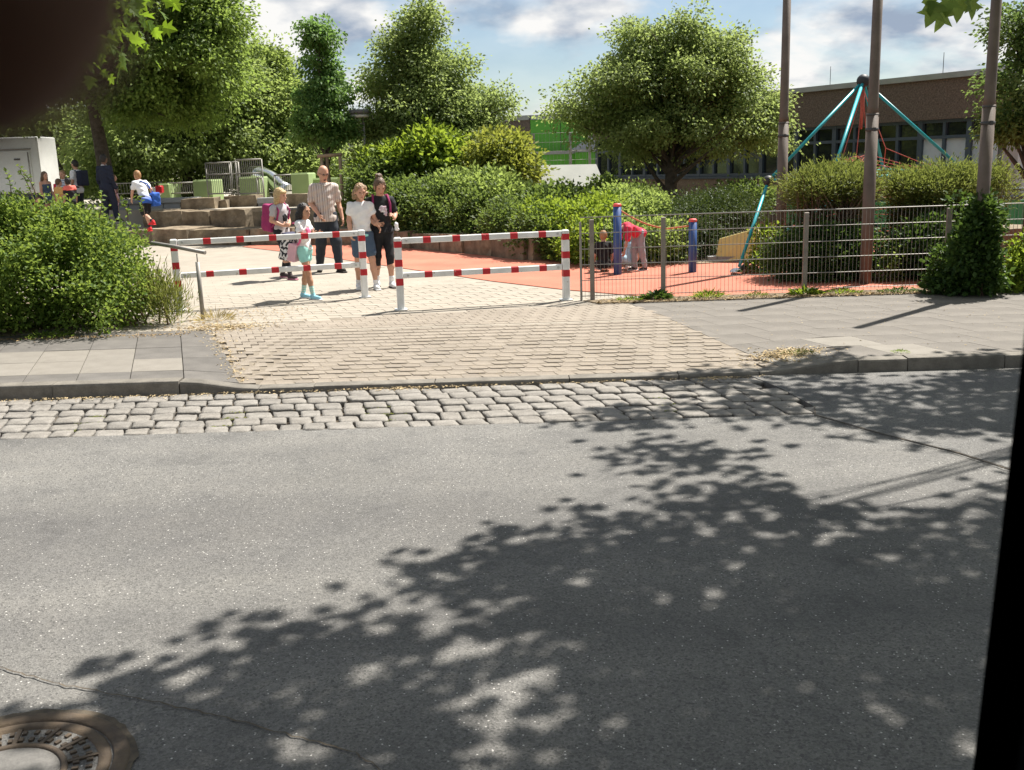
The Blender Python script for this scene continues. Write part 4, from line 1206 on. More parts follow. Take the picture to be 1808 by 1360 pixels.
# ------------------------------------------------------------------ trees
tree('broadleaf_tree', 'big dark broadleaf tree with a thick bare trunk behind the children', ((-11.71, 30, 1.47)[0], 30, 0.36), 7.2, 0.27,
     [(-11.83, 30, 5.9, 3.07, 3.2, 1.87), (-9.59, 30.5, 5.74, 1.73, 2.6, 1.91), (-8.62, 30.5, 4.77, 0.87, 1.8, 1.39), (-13.63, 30, 4.57, 1.87, 2.2, 0.85), (-9.93, 30.5, 4.09, 1.73, 2.2, 0.87), (-10.93, 30, 7.39, 3.07, 3.2, 1.7), (-8.35, 30.5, 5.86, 0.52, 1.2, 1.04)],
     2000, 56, 0.42, 0.125, 'leaf_maple', lean=(-.35, 0), limbs=40, split=.12, low=.5, limb_r=.3, bsize=.46, shell=.35, boughs=10)
tree('broadleaf_tree', 'bushy mid green tree right behind the big dark broadleaf tree', ((-11.58, 37, 1.31)[0], 37, 0.9), 5, 0.2,
     [(-13.01, 37, 3.25, 2.31, 2.6, 1.68), (-10.55, 37, 3.38, 2.1, 2.6, 2), (-11.77, 37.5, 4.91, 2.34, 2.2, 1.28), (-9.48, 37, 4.03, 1.05, 1.8, 1.68)], 1300, 48, 0.50, 0.14, 'leaf_back', limbs=30, bsize=.55)
tree('broadleaf_tree', 'light yellow-green tree between the gates and the conical tree', ((-8.74, 39, 1.18)[0], 39, 0.9), 4.8, 0.18,
     [(-8.63, 39, 2.45, 1.88, 2.6, 1.44), (-9.03, 39, 4.12, 1.33, 2, 1.66), (-7.53, 39, 2.83, 1.11, 1.8, 1.33), (-8.82, 39, 5.34, 0.62, 1, 0.89), (-8.15, 39, 4.51, 0.78, 1.2, 1.11)], 1200, 48, 0.48, 0.135, 'leaf_light', limbs=26, bsize=.5)
tree('broadleaf_tree', 'pale distant tree above the white box trailer', ((-20.87, 48, 1.37)[0], 48, 0.4), 5, 0.2,
     [(-20.65, 48, 3.05, 2.18, 3, 1.91), (-22.41, 48, 3.75, 1.91, 3, 1.64), (-18.82, 48, 2.86, 1.91, 2.4, 1.64), (-24.06, 48, 3.29, 1.91, 3, 1.91)], 700, 36, 0.8, 0.24, 'leaf_back', limbs=20)
tree('sweetgum_tree', 'young conical tree tied to a timber stake frame', ((-4.7, 27, 1.31)[0], 27, 0.6), 4.6, 0.075,
     [(-4.69, 27, 5.1, 0.18, 0.29, 0.4), (-4.72, 27, 4.68, 0.28, 0.34, 0.4), (-4.73, 27, 4.19, 0.37, 0.41, 0.46), (-4.71, 27, 3.63, 0.46, 0.46, 0.46), (-4.66, 27, 3.05, 0.55, 0.51, 0.46), (-4.26, 27, 2.93, 0.28, 0.23, 0.18), (-5.03, 27, 3.67, 0.21, 0.21, 0.21), (-4.26, 27, 3.75, 0.15, 0.18, 0.21), (-5.09, 27, 2.9, 0.21, 0.23, 0.25), (-4.54, 27, 2.68, 0.4, 0.29, 0.18)],
     560, 38, 0.20, 0.095, 'leaf_gum', limbs=40, split=.2, droop=.7, bsize=.22, boughs=8)
tree('broadleaf_tree', 'tall pointed broadleaf tree in the middle, above the hedge', ((-2.41, 28, 1.22), 0)[0][:2] + (0.2,), 5.6, 0.19,
     [(-2.05, 28, 5.42, 0.25, 0.4, 0.54), (-2.04, 28, 4.85, 0.54, 0.59, 0.64), (-2.15, 28, 4.2, 0.95, 1.6, 0.8), (-2.25, 28, 3.25, 1.34, 2, 0.86), (-3.16, 28, 3.94, 0.45, 0.8, 0.38), (-3.04, 28, 2.75, 0.73, 1.5, 0.89), (-1.14, 28, 2.84, 0.95, 1.6, 0.73), (-0.46, 28, 3.34, 0.41, 0.8, 0.48), (-0.87, 28, 2.08, 1.11, 1.8, 0.8), (-2.34, 28, 2.13, 1.59, 2.2, 0.8), (-1.47, 28, 4.03, 0.64, 1, 0.64), (-2.81, 28, 4.66, 0.4, 0.6, 0.4)],
     1450, 50, 0.32, 0.095, 'leaf_lime', limbs=90, split=.2, shell=.35, bsize=.36, boughs=9)
tree('broadleaf_tree', 'wide rounded broadleaf tree in front of the school building', ((3.77, 23, 1)[0], 23, 0.0), 4.3, 0.19,
     [(3.8, 23, 4.42, 0.65, 0.59, 0.52), (3.05, 23, 4.21, 0.59, 0.9, 0.59), (4.55, 23, 3.93, 0.72, 1.1, 0.65), (5.05, 23, 3.97, 0.47, 0.7, 0.44), (2.55, 23, 3.39, 0.91, 1.4, 0.72), (3.8, 23, 3.35, 1.18, 1.7, 0.91), (5.07, 23, 2.95, 0.78, 1.4, 0.78), (1.72, 23, 2.75, 0.63, 0.9, 0.39), (2.92, 23, 2.4, 0.91, 1.5, 0.55), (4.06, 23, 2.39, 1.25, 1.8, 0.65), (5.48, 23, 2.42, 0.73, 1.2, 0.57), (5.83, 23, 2.68, 0.44, 0.8, 0.39)],
     1600, 52, 0.27, 0.078, 'leaf_lime', limbs=120, split=.2, shell=.35, bsize=.32, boughs=9)
tree('broadleaf_tree', 'broadleaf tree cut by the right edge of the picture', ((8.62, 16.5, 1.39)[0], 16.5, 0.0), 5.2, 0.16,
     [(8.45, 16.5, 3.49, 0.52, 0.52, 0.52), (8.37, 16.5, 2.81, 0.49, 0.8, 0.56), (8.65, 16.5, 2.19, 0.56, 0.8, 0.47), (8.24, 16.5, 2.2, 0.22, 0.4, 0.34), (9.12, 16.5, 2.96, 0.75, 1, 0.84)], 700, 50, 0.24, 0.07, 'leaf_dark_lime', limbs=26, bsize=.28)
for i, (px, Yd, top, lab) in enumerate([]): pass
# a far line of woodland that closes the view between the trunks
C, O = blob_clusters([(-46, 72, 1.5, 9, 4, 3.2), (-33, 74, 1.2, 9, 4, 3.6), (-21, 75, 1.4, 9, 4, 3.6), (-10, 76, 1, 8, 4, 3.2), (0, 76, 0.5, 8, 4, 2.8), (10, 76, 0.5, 8, 4, 2.6), (22, 74, 0.5, 9, 4, 3.0), (35, 70, 0.5, 9, 4, 3.2)], 1500, .75)
P, D, Nn = cluster_leaves(C, O, 26, 1.3)
tag(leaf_mesh('far_woodland', P, D, Nn, rng.uniform(.3, .55, len(P)), rng.uniform(.22, .4, len(P)), 'leaf_back'), kind='stuff')

# stake frame round the young tree
sk = thing('tree_stakes', 'timber stake frame holding the young conical tree', 'tree stakes', ((-4.61, 27, 1.31)[0], 26.6, 0.6))
for px in (571, 580, 605):
    x = (-4.54, 26.6, 1.31)[0]
xs0 = [(-4.76, 26.6, 1.32)[0] - (-4.61, 27, 1.31)[0], (-4.66, 26.6, 1.32)[0] - (-4.61, 27, 1.31)[0], (-4.28, 26.6, 1.31)[0] - (-4.61, 27, 1.31)[0]]
for i, x in enumerate(xs0):
    b = MB(); b.tube([(x, .3 * (i == 1), -.2), (x, .3 * (i == 1), 1.52)], .045, 8); b.build('stake', 'timber', sk)
b = MB(); b.tube([(xs0[0] - .1, -.02, 1.50), (xs0[2] + .06, -.02, 1.53)], .045, 8); b.build('crossbar', 'timber', sk)

# the street tree whose crown hangs over the road from the right, out of the picture
def over(gx, gy, z): return (gx + .446 * z, gy + .43 * z, z)
foot_t = Vector((8.3, 10.0, 0))
st = thing('maple_tree', 'maple whose hanging leaf tips show at the top right corner', 'tree', foot_t)
blobs_sh = [(0.95, 3.45, .95, .75), (0.0, 3.5, .75, .5), (-.75, 3.45, .55, .42), (-1.35, 3.2, .45, .32), (1.9, 4.3, .95, .9), (0.75, 4.6, .55, .55), (3.4, 4.9, .9, .9), (2.0, 5.75, .6, .35), (3.6, 7.4, 1.1, .65), (2.3, 7.5, .7, .45), (1.7, 8.35, .42, .22), (1.15, 7.25, .5, .22), (1.05, 6.15, .38, .2), (4.9, 5.6, 1.2, 1.4), (2.4, 3.4, 1.2, .9), (3.4, 4.0, 1.2, 1.0), (0.2, 4.65, .30, .22), (-.1, 4.25, .35, .25), (1.3, 5.35, .45, .3), (4.2, 8.1, .8, .3), (2.75, 8.5, .5, .18), (4.6, 7.0, .8, .6), (3.0, 6.75, .7, .3), (1.2, 4.0, .8, .6), (0.1, 2.7, 1.2, .5), (1.4, 2.6, 1.0, .5)]
# places where the crown is open and the sun reaches the road
gaps = [(1.95, 5.72, .70, .20), (2.45, 5.40, .50, .14), (0.12, 3.22, .16, .16), (-.05, 3.75, .12, .08), (3.3, 6.3, .28, .07), (1.0, 4.05, .14, .09), (3.0, 8.05, .35, .10), (1.7, 6.4, .35, .10)]
def in_gap(gx, gy): return any(((gx - a) / (rx + .16)) ** 2 + ((gy - b_) / (ry + .15)) ** 2 < 1 for a, b_, rx, ry in gaps)
Pc = []
for (gx, gy, rx, ry) in blobs_sh:
    for k in range(int(60 * rx * ry) + 5):
        a, q = rng.uniform(0, 6.283), rng.random() ** .5
        z = rng.uniform(4.4, 6.6)
        ux_, uy_ = gx + rx * q * math.cos(a), gy + ry * q * math.sin(a)
        if not in_gap(ux_, uy_): Pc.append(over(ux_, uy_, z))
Pc = np.array(Pc) - np.array(foot_t)
def lobed_leaves(name, P, D, Nn, L_, m, parent, off=None):
    """five-lobed leaves with a folded midrib"""
    prof = [(0, 0), (-.30, .06), (-.52, .22), (-.26, .34), (-.60, .64), (-.24, .60), (-.16, .78), (0, 1.0), (.16, .78), (.24, .60), (.60, .64), (.26, .34), (.52, .22), (.30, .06)]
    vs, fs = [], []
    for p, d_, n_, l in zip(P, unit(D), Nn, L_):
        s_ = np.cross(d_, n_); s_ /= np.linalg.norm(s_) + 1e-9; u_ = np.cross(s_, d_)
        k = len(vs)
        vs.append(tuple(p + d_ * l * .42))
        for (a, b_) in prof: vs.append(tuple(p + s_ * a * l + d_ * b_ * l + u_ * l * (.22 * abs(a) - .12 * b_ * b_)))
        n = len(prof)
        for i in range(n): fs.append((k, k + 1 + i, k + 1 + (i + 1) % n))
    return link_mesh(name, vs, fs, m, parent)
def leaf_objects(P, D, Nn, L_, m, parent):
    for k in range(len(P)):
        o = lobed_leaves('hanging_leaf', np.zeros((1, 3)), D[k:k + 1], Nn[k:k + 1], L_[k:k + 1], m, parent)
        o.location = Vector(P[k])
n = len(Pc); per = 16
c_ = np.repeat(Pc, per, 0); g_ = rng.normal(size=(n * per, 3)) * np.array([.15, .15, .10])
P = c_ + g_; D = unit(g_ + rng.normal(size=P.shape) * .1 + np.array([0, 0, -.15])); Nn = unit(np.array([.3, .3, .9]) + rng.normal(size=P.shape) * .35)
lobed_leaves('crown', P, D, Nn, rng.uniform(.09, .15, len(P)), 'leaf_maple', st)
# unseen upper crown, added to block sky light and deepen the road's shade
Pu = []
for (gx, gy, rx, ry) in ((2.0, 3.4, 2.0, .9), (3.6, 3.6, 1.6, 1.0), (0.3, 2.9, 1.2, .5), (5.0, 5.4, 1.3, 1.6), (4.6, 7.2, 1.0, .7), (6.8, 5.5, 1.8, 2.4), (1.5, 1.2, 3.2, 1.4), (4.5, 1.6, 2.6, 2.0), (0.5, -1.0, 3.4, 1.6), (4.0, -1.2, 3.2, 2.0), (7.5, 2.0, 2.4, 3.0), (2.0, -3.4, 4.0, 1.6)):
    for k in range(int(20 * rx * ry) + 4):
        a, q = rng.uniform(0, 6.283), rng.random() ** .5
        ux_, uy_ = gx + rx * q * math.cos(a), gy + ry * q * math.sin(a)
        if not in_gap(ux_, uy_): Pu.append(over(ux_, uy_, rng.uniform(6.4, 9.6)))
Pu = np.array(Pu) - np.array(foot_t)
P, D, Nn = cluster_leaves(Pu, unit(Pu - np.array([-1.5, -2.0, 5.0])), 22, .42)
leaf_mesh('added_shade_crown', P, D, Nn, rng.uniform(.11, .18, len(P)), rng.uniform(.09, .15, len(P)), 'leaf_maple', st)
Pc = np.concatenate([Pc, Pu]); n = len(Pc)
b = MB(); b.tube([(0, 0, -.1), (-.05, -.05, 1.5), (-.15, -.2, 3.4), (-.3, -.5, 5.2), (-.5, -.8, 8.2)], [.24, .19, .17, .13, .04], 12); b.build('trunk', 'bark', st)
b = MB()
for j in rng.choice(n, 55, replace=False):
    e = Vector(Pc[j]); s_ = Vector((-.15, -.2, 3.4)).lerp(Vector((-.4, -.7, 6.0)), rng.random())
    b.tube(bez(s_, s_.lerp(e, .5) + Vector((0, 0, .5)), e, 6), [.05, .036, .026, .018, .012, .008, .004], 5, False)
b.build('limbs', 'bark', st)
# leaf tips in view at the top right
tips = [((2.49, 6, 2.57), (-.3, 0, -.8)), ((2.56, 6.05, 2.55), (-.25, .1, -1)), ((2.44, 6, 2.6), (.2, 0, -1)), ((2.65, 6.1, 2.61), (.1, 0, -1)), ((2.72, 6.1, 2.61), (.25, 0, -1)), ((2.56, 6, 2.62), (0, .2, -1)), ((2.72, 6.2, 2.66), (.4, 0, -1))]
P = np.array([t[0] for t in tips]) - np.array(foot_t); D = np.array([t[1] for t in tips], float); Nn = unit(np.array([[.1, -.9, .45], [.4, -.8, .3], [.2, -.9, .2], [.1, -.8, .5], [.3, -.8, .4], [-.2, -.9, .3], [.1, -.9, .2]]))
leaf_objects(P, D, Nn, np.array([.15, .15, .12, .15, .14, .14, .13]), 'leaf_maple', st)
tp_ = Vector((2.64, 6.1, 2.65)) - foot_t
b = MB(); b.tube(bez(tp_, tp_ + Vector((.6, .3, .7)), Vector((-1.2, -1.4, 5.0)), 6), [.004, .005, .007, .01, .014, .02, .03], 5, False); b.build('twig', 'bark', st)

# a second maple on the left whose twigs come down in front of the big tree
lf = Vector((-7.4, 9.6, 0))
lt = thing('maple_tree', 'maple whose bright large leaves hang in at the top left', 'tree', lf)
sprays = [(-2.76, 7.6, 2.88, 0.194, 0.13, 26), (-2.75, 7.6, 2.65, 0.173, 0.13, 24), (-2.66, 7.8, 2.77, 0.098, 0.124, 12), (-2.94, 7.5, 2.47, 0.111, 0.06, 10), (-2.65, 7.9, 2.99, 0.135, 0.063, 10), (-2.97, 7.5, 2.7, 0.17, 0.192, 22), (-3.07, 7.4, 2.85, 0.21, 0.168, 22)]
Pl = []
for (x, y, z, rx, rz, n_) in sprays:
    for k in range(n_): Pl.append((x + rng.uniform(-rx, rx), y + rng.uniform(-.35, .35), z + rng.uniform(-rz, rz) + .04))
Pl = np.array(Pl) - np.array(lf)
D = unit(np.array([.4, 0, -.7]) + rng.normal(size=Pl.shape) * .5); Nn = unit(np.array([.35, -.35, .7]) + rng.normal(size=Pl.shape) * .6)
leaf_objects(Pl, D, Nn, rng.uniform(.06, .125, len(Pl)), 'leaf_twig_maple', lt)
C, O = blob_clusters([(-.6, -.4, 5.6, 2.2, 1.8, 1.6), (0.2, -1.0, 4.4, 1.4, 1.2, .9), (-1.6, .4, 4.6, 1.6, 1.6, 1.2)], 260, .5)
P, D, Nn = cluster_leaves(C, O, 30, .34)
leaf_mesh('crown', P, D, Nn, rng.uniform(.09, .15, len(P)), rng.uniform(.08, .12, len(P)), 'leaf_maple', lt)
b = MB(); b.tube([(0, 0, -.1), (.03, 0, 1.6), (0, -.1, 3.4), (-.2, -.2, 5.6)], [.20, .16, .13, .05], 12); b.build('trunk', 'bark', lt)
b = MB()
ends = [Vector((x, y, z)) - lf for (x, y, z, rx, rz, n_) in sprays]
hub = sum(ends, Vector()) / len(ends) * .72 + Vector((0, -.1, 3.3)) * .28
main = bez(Vector((0, -.1, 3.2)), Vector((0, -.1, 3.2)).lerp(hub, .5) + Vector((0, 0, .5)), hub, 6)
b.tube(main, [.05, .042, .036, .03, .025, .02, .016], 6, False)
for k, e in enumerate(ends):
    s0 = main[3 + k % 4]
    b.tube(bez(s0, s0.lerp(e, .5) + Vector((.05 * (k % 3 - 1), .06, .16)), e, 6), [.014, .012, .010, .008, .006, .004, .003], 5, False)
for j in rng.choice(len(C), 24, replace=False):
    b.tube(bez(Vector((0, -.1, 3.6)), Vector((-.1, -.1, 4.6)), Vector(C[j]), 5), [.05, .04, .03, .02, .012, .006], 5, False)
b.build('limbs', 'bark', lt)

# ------------------------------------------------------------------ hedges, shrubs, small plants
hl = []
for i in range(6):
    x = -7.7 + i * .43
    hl.append((x, 12.05, 0.62, .55, .95, .70)); hl.append((x + .1, 12.2, 1.20 - .05 * i + .06 * math.sin(i * 1.7), .50, .85, .34))
hl += [(-5.15, 12.0, .50, .5, .85, .60), (-5.05, 12.2, .90, .46, .75, .30), (-4.78, 11.9, .45, .42, .70, .50), (-4.72, 12.0, .74, .36, .6, .28), (-4.50, 11.8, .30, .32, .5, .34)]
for k in range(34):
    x = -7.6 + 2.9 * random.random(); zt_ = 1.42 - .10 * (x + 7.6) + random.uniform(-.05, .14)
    hl.append((x, 11.5 + random.random() * .9, zt_, random.uniform(.07, .15), random.uniform(.07, .15), random.uniform(.10, .20)))
for k in range(26):
    x = -7.2 + 2.7 * random.random()
    hl.append((x, 11.12 - random.uniform(-.04, .10), random.uniform(.1, 1.0), random.uniform(.08, .16), random.uniform(.08, .14), random.uniform(.08, .16)))
bush('hedge', 'big bright green hedge at the left edge, behind the slab pavement', hl, 2700, 26, 0.14, 0.050, 'leaf_hedge', 'hedge', floor=0.0, stems=8, flat=.9, shell=.72, wl=(.6, .95))
bush('tall_grass', 'tuft of pale wild grass between the hedge and the handrail post', [(-4.02, 11.8, .22, .22, .25, .26), (-4.25, 11.95, .32, .24, .25, .34)], 90, 22, .12, .11, 'grass', 'grass tuft', floor=0, stems=4, flat=1.4, shell=.2, droop=-1.4, wl=(.05, .1))
# shoots that stand out of the hedge top
sh = []
for (px0, py0) in ():
    pass
def shoot(b, P_, D_, base, tip, n):
    base, tip = Vector(base), Vector(tip)
    mid = base.lerp(tip, .5) + Vector((.05, 0, .04))
    b.tube(bez(base, mid, tip, 6), [.007, .006, .005, .005, .004, .003, .002], 5, False)
    for k in range(n):
        t = .25 + .75 * k / n; q = base * (1 - t) ** 2 + mid * 2 * t * (1 - t) + tip * t * t
        P_.append(tuple(q)); D_.append((random.uniform(-1, 1), random.uniform(-1, 1), random.uniform(-.2, .6)))
b = MB(); P_, D_ = [], []
for (a, t_) in (((-5.53, 11.9, 1.46), (-5.66, 11.9, 1.86)), ((-5.49, 11.9, 1.56), (-5.67, 11.9, 1.91)), ((-5.74, 11.8, 1.54), (-5.77, 11.8, 1.86)), ((-4.75, 11.8, 1.28), (-4.69, 11.8, 1.58)), ((-4.22, 11.8, 1.26), (-4.29, 11.8, 1.53)), ((-4.38, 11.7, 1.24), (-4.44, 11.7, 1.49))):
    shoot(b, P_, D_, a, t_, 16)
hs = thing('sapling', 'thin twiggy shoots rising above the top of the left hedge', 'sapling', (-6, 11.9, 1.0))
b.build('stems', 'twig', hs, (-6, 11.9, 1.0))
P_ = np.array(P_) - np.array((-6, 11.9, 1.0))
leaf_mesh('leaves', P_, np.array(D_, float), unit(np.array([0, -.3, 1.]) + rng.normal(size=P_.shape) * .3), .06, .04, 'leaf_hedge', hs)

bush('hedge', 'clipped dark hedge behind the black-clothed girl and the stone row', [(-2.37, 23.5, 0.6, 0.53, 0.9, 0.69), (-1.46, 22.8, 0.61, 0.71, 1, 0.65), (-0.67, 21.8, 0.57, 0.56, 0.9, 0.57), (-2.59, 24, 1.05, 0.46, 0.8, 0.41), (-1.61, 23.4, 1.1, 0.8, 0.9, 0.32)],
     900, 26, .20, .085, 'leaf_hornbeam', 'hedge', floor=0.05, stems=6, shell=.7)
bush('hedge', 'dark clipped hedge end behind the right-hand barrier', [(0.06, 20.2, 0.53, 0.48, 0.8, 0.48), (0.59, 19.2, 0.41, 0.49, 0.8, 0.44), (0.93, 18.6, 0.18, 0.36, 0.6, 0.38)],
     620, 26, .17, .07, 'leaf_hornbeam', 'hedge', floor=0.05, stems=6, shell=.7)
bush('shrub', 'dark leafy shrub left of the young tree stakes, behind the man', [(-3.38, 25.5, 1.3, 0.49, 0.9, 0.64), (-2.86, 25.5, 1.56, 0.38, 0.7, 0.43), (-3.52, 24.8, 0.78, 0.31, 0.6, 0.56)], 420, 28, .22, .10, 'leaf_hornbeam', floor=0.1)
bush('shrub', 'bright green shrub with big leaves under the tall pointed tree', [(-1.77, 26, 1.97, 0.77, 1.1, 0.62), (-2.54, 26, 1.83, 0.59, 0.9, 0.44), (-3.34, 26, 1.71, 0.44, 0.7, 0.33)], 420, 26, .26, .15, 'leaf_bright', floor=0.1, stems=4)
bush('shrub', 'yellowish shrub to the left of the green school wing', [(-0.08, 25, 2.05, 0.64, 0.9, 0.48), (0.18, 24.6, 1.61, 0.67, 0.9, 0.42), (-0.58, 25, 1.63, 0.43, 0.7, 0.43)], 400, 26, .22, .11, 'leaf_yellow', floor=0.1, stems=4)
bush('shrub', 'light green shrub between yellowish shrub and hedge end', [(-0.36, 22.8, 1.16, 0.73, 1, 0.39), (0.02, 22, 0.96, 0.45, 0.9, 0.35), (-0.95, 23.5, 1.27, 0.6, 0.8, 0.32)], 480, 26, .20, .095, 'leaf_light', floor=0.1, stems=4)
bush('shrub', 'dark glossy shrub in front of the whitewashed wall', [(1.07, 21, 0.96, 0.55, 0.8, 0.24), (1.72, 21, 0.89, 0.36, 0.6, 0.19), (0.7, 20.6, 0.87, 0.33, 0.7, 0.28)], 340, 26, .20, .10, 'leaf_hornbeam', floor=0.1, stems=4)
bush('shrub', 'lime green shrub behind the end of the wire fence', [(1.12, 19, 0.62, 0.54, 0.8, 0.37), (0.66, 19.6, 0.71, 0.45, 0.8, 0.31), (1.66, 18.4, 0.74, 0.52, 0.8, 0.36), (1.43, 17.6, 0.34, 0.5, 0.7, 0.4)], 560, 26, .17, .075, 'leaf_bright', floor=0.05, stems=5)
bush('shrub', 'pale leafy shrub behind the taller blue post', [(2.26, 19.6, 0.95, 0.45, 0.8, 0.25), (2.43, 18.4, 0.76, 0.48, 0.8, 0.36), (2.03, 17.6, 0.42, 0.46, 0.8, 0.46), (2.69, 17.4, 0.32, 0.4, 0.7, 0.43), (2.8, 19.5, 0.89, 0.27, 0.5, 0.18)], 620, 26, .17, .075, 'leaf_light', floor=0.05, stems=5)
bush('yew_bush', 'dark yew bush between the blue posts and the climbing frame', [(3.28, 18.2, 0.54, 0.52, 0.9, 0.54), (3.96, 18.8, 0.7, 0.59, 0.9, 0.47), (4.45, 19, 0.76, 0.32, 0.8, 0.3), (3.65, 18.8, 0.81, 0.43, 0.8, 0.24), (2.97, 17.6, 0.2, 0.34, 0.6, 0.4), (3.58, 17.9, 0.15, 0.37, 0.6, 0.41)], 900, 30, .15, .06, 'leaf_yew', floor=0.05, stems=6, wl=(.3, .5))
tb = bush('tamarisk_bush', 'feathery bush with brown stems between first and second pole', [(4.7, 14.6, 1.34, 0.65, 0.7, 0.2), (4.34, 14.6, 1.23, 0.28, 0.5, 0.2), (4.99, 14.6, 1.23, 0.28, 0.6, 0.25), (4.9, 14.6, 1.47, 0.28, 0.4, 0.15), (4.46, 14.6, 1.43, 0.22, 0.4, 0.12)], 470, 30, .14, .065, 'leaf_tamarisk', floor=0.0, stems=60, shell=.5, wl=(.18, .34), droop=-.4)
lower_shade_leaves(tb, [(4.75, 14.7, 0.91, 0.62, 0.6, 0.33), (4.42, 14.7, 0.96, 0.33, 0.5, 0.33), (5.08, 14.7, 0.86, 0.25, 0.5, 0.33)], 260, 26, .15, .05, 'leaf_brown', (.15, .35))  # dark brown leaves: brown stem zone plus shade put into the leaf colour
tb = bush('tamarisk_bush', 'bigger feathery green bush between second and third pole', [(6.18, 14.6, 1.23, 0.7, 0.7, 0.23), (5.85, 14.6, 1.15, 0.33, 0.6, 0.28), (6.55, 14.6, 1.18, 0.41, 0.6, 0.33), (7, 14.6, 1.17, 0.28, 0.5, 0.33), (6.29, 14.6, 1.42, 0.33, 0.4, 0.13), (6.94, 14.6, 1.4, 0.22, 0.4, 0.15), (5.76, 14.6, 1.34, 0.25, 0.4, 0.12)], 660, 30, .14, .062, 'leaf_tamarisk', floor=0.0, stems=30, shell=.5, wl=(.18, .36), droop=-.4)
lower_shade_leaves(tb, [(6.24, 14.7, 0.84, 0.58, 0.6, 0.3), (6.66, 14.7, 0.77, 0.37, 0.5, 0.3), (5.91, 14.7, 0.83, 0.25, 0.5, 0.28)], 420, 26, .15, .055, 'leaf_yew', (.3, .6))  # shade of the bush's lower front, put in as dark yew-coloured leaves
bush('shrub', 'low dark ivy-like shrub at the foot of the first pole', [(4.04, 14.3, 0.31, 0.34, 0.5, 0.37), (4.49, 14.2, 0.35, 0.4, 0.5, 0.4), (4.9, 14.1, 0.34, 0.29, 0.4, 0.4)], 480, 26, .13, .06, 'leaf_ivy', floor=0.0, stems=14)
bush('shrub', 'low dark shrub behind the fence, left of the ivy-covered pole', [(5.62, 13.9, 0.38, 0.24, 0.4, 0.39), (5.97, 13.9, 0.41, 0.36, 0.45, 0.47), (6.13, 13.7, 0.18, 0.23, 0.4, 0.35)], 420, 26, .13, .06, 'leaf_ivy', floor=0.0, stems=14)
bush('shrub', 'thin pale-leaved shrub in the gap beside the second pole', [(5.34, 13.9, 0.35, 0.17, 0.25, 0.17), (5.24, 13.7, 0.14, 0.14, 0.2, 0.14)], 60, 16, .10, .06, 'leaf_light', floor=0.0, stems=10)
bush('shrub', 'yellow-green shrub at the foot of the first pole, by the yellow board', [(4.04, 15.6, 0.41, 0.2, 0.3, 0.35), (3.91, 15.2, 0.11, 0.22, 0.3, 0.19)], 110, 20, .11, .06, 'leaf_bright', floor=0.0, stems=10)
ivb = [(5.72, 12.15, .30, .18, .2, .42), (5.71, 12.12, .72, .13, .14, .34), (5.73, 12.12, .98, .11, .12, .2), (5.84, 12.15, .12, .13, .18, .14), (5.57, 12.2, .18, .14, .18, .22), (5.40, 12.35, .36, .12, .16, .30), (5.38, 12.25, .10, .20, .18, .12)]
for k in range(22):
    ivb.append((5.72 + random.uniform(-.34, .22), 12.02 + random.uniform(-.05, .2), random.uniform(.1, 1.15), random.uniform(.05, .10), random.uniform(.05, .10), random.uniform(.05, .12)))
iv = bush('ivy', 'dark ivy column climbing the foot of the third pole', ivb, 430, 22, .10, .07, 'leaf_ivy', 'ivy', floor=0.0, stems=12)
bush('shrub', 'bright leafy weed shrub at the right edge beyond the ivy column', [(6.42, 12.4, .22, .18, .2, .28), (6.55, 12.6, .4, .15, .2, .35), (6.25, 12.35, .10, .16, .15, .12)], 120, 20, .09, .065, 'leaf_bright', floor=0.0, stems=10)
bush('shrub', 'dark underplanting shrub beneath the wide rounded tree', [(3.04, 24, 0.87, 0.55, 0.8, 0.22), (2.37, 24, 1.02, 0.38, 0.7, 0.3), (5.13, 21.5, 0.91, 0.49, 0.8, 0.24)], 260, 26, .2, .09, 'leaf_hornbeam', floor=0.1, stems=4)
bush('shrub', 'row of low shrubs along the terrace railing under the trees', [(-16.5, 36.2, 1.6, 2.2, .8, .9), (-12.5, 36.6, 1.7, 2.2, .8, .9), (-8.5, 36.8, 1.8, 2.0, .8, .9), (-20.5, 36.4, 1.4, 2.4, .9, .9), (-5.2, 36.5, 1.7, 1.6, .8, .8), (-24.5, 40.4, 1.4, 2.4, .9, 1.2)], 620, 28, .42, .16, 'leaf_back', floor=0.5, stems=3)

# weeds along the fence foot, each tuft a thing
def weed(label, x, y, h, w, m='leaf_bright', n=46, wl=.3):
    n = int(n * 2.2)
    t = thing('weed', label, 'weed', (x, y, .008), group='weeds along the foot of the wire fence')
    a = rng.uniform(0, 6.283, n); rr = rng.random(n) ** .6
    P = np.stack([w * .5 * rr * np.cos(a), w * .3 * rr * np.sin(a), h * .35 * rng.random(n) * (1.1 - rr)], 1)
    D = np.stack([np.cos(a) * rr * 1.6, np.sin(a) * rr * 1.6, .5 + .6 * rng.random(n)], 1) + rng.normal(size=(n, 3)) * .35
    Nn = np.stack([-np.cos(a), -np.sin(a), np.full(n, .8)], 1)
    leaf_mesh('leaves', P, D, unit(Nn), h * rng.uniform(.3, .75, n), h * .7 * wl * rng.uniform(.6, 1.1, n), m, t)
weed('darker broad-leaved weed under the second fence post', 1.90, 12.66, .17, .40, 'leaf_ivy', 70, .45)
weed('bright grassy weed tuft right of the second fence post', 2.55, 12.66, .15, .40, 'leaf_bright', 80, .16)
weed('bright weed at the foot of the third fence post', 3.78, 12.62, .16, .36, 'leaf_bright', 60, .4)
weed('small flat weed left of the second fence post', 1.55, 12.62, .09, .35, 'leaf_bright', 50, .3)
weed('tiny weed left of the third fence post', 3.15, 12.64, .10, .30, 'grass', 40, .25)
weed('small grassy weed between third post and ivy', 4.25, 12.64, .11, .45, 'leaf_bright', 60, .25)
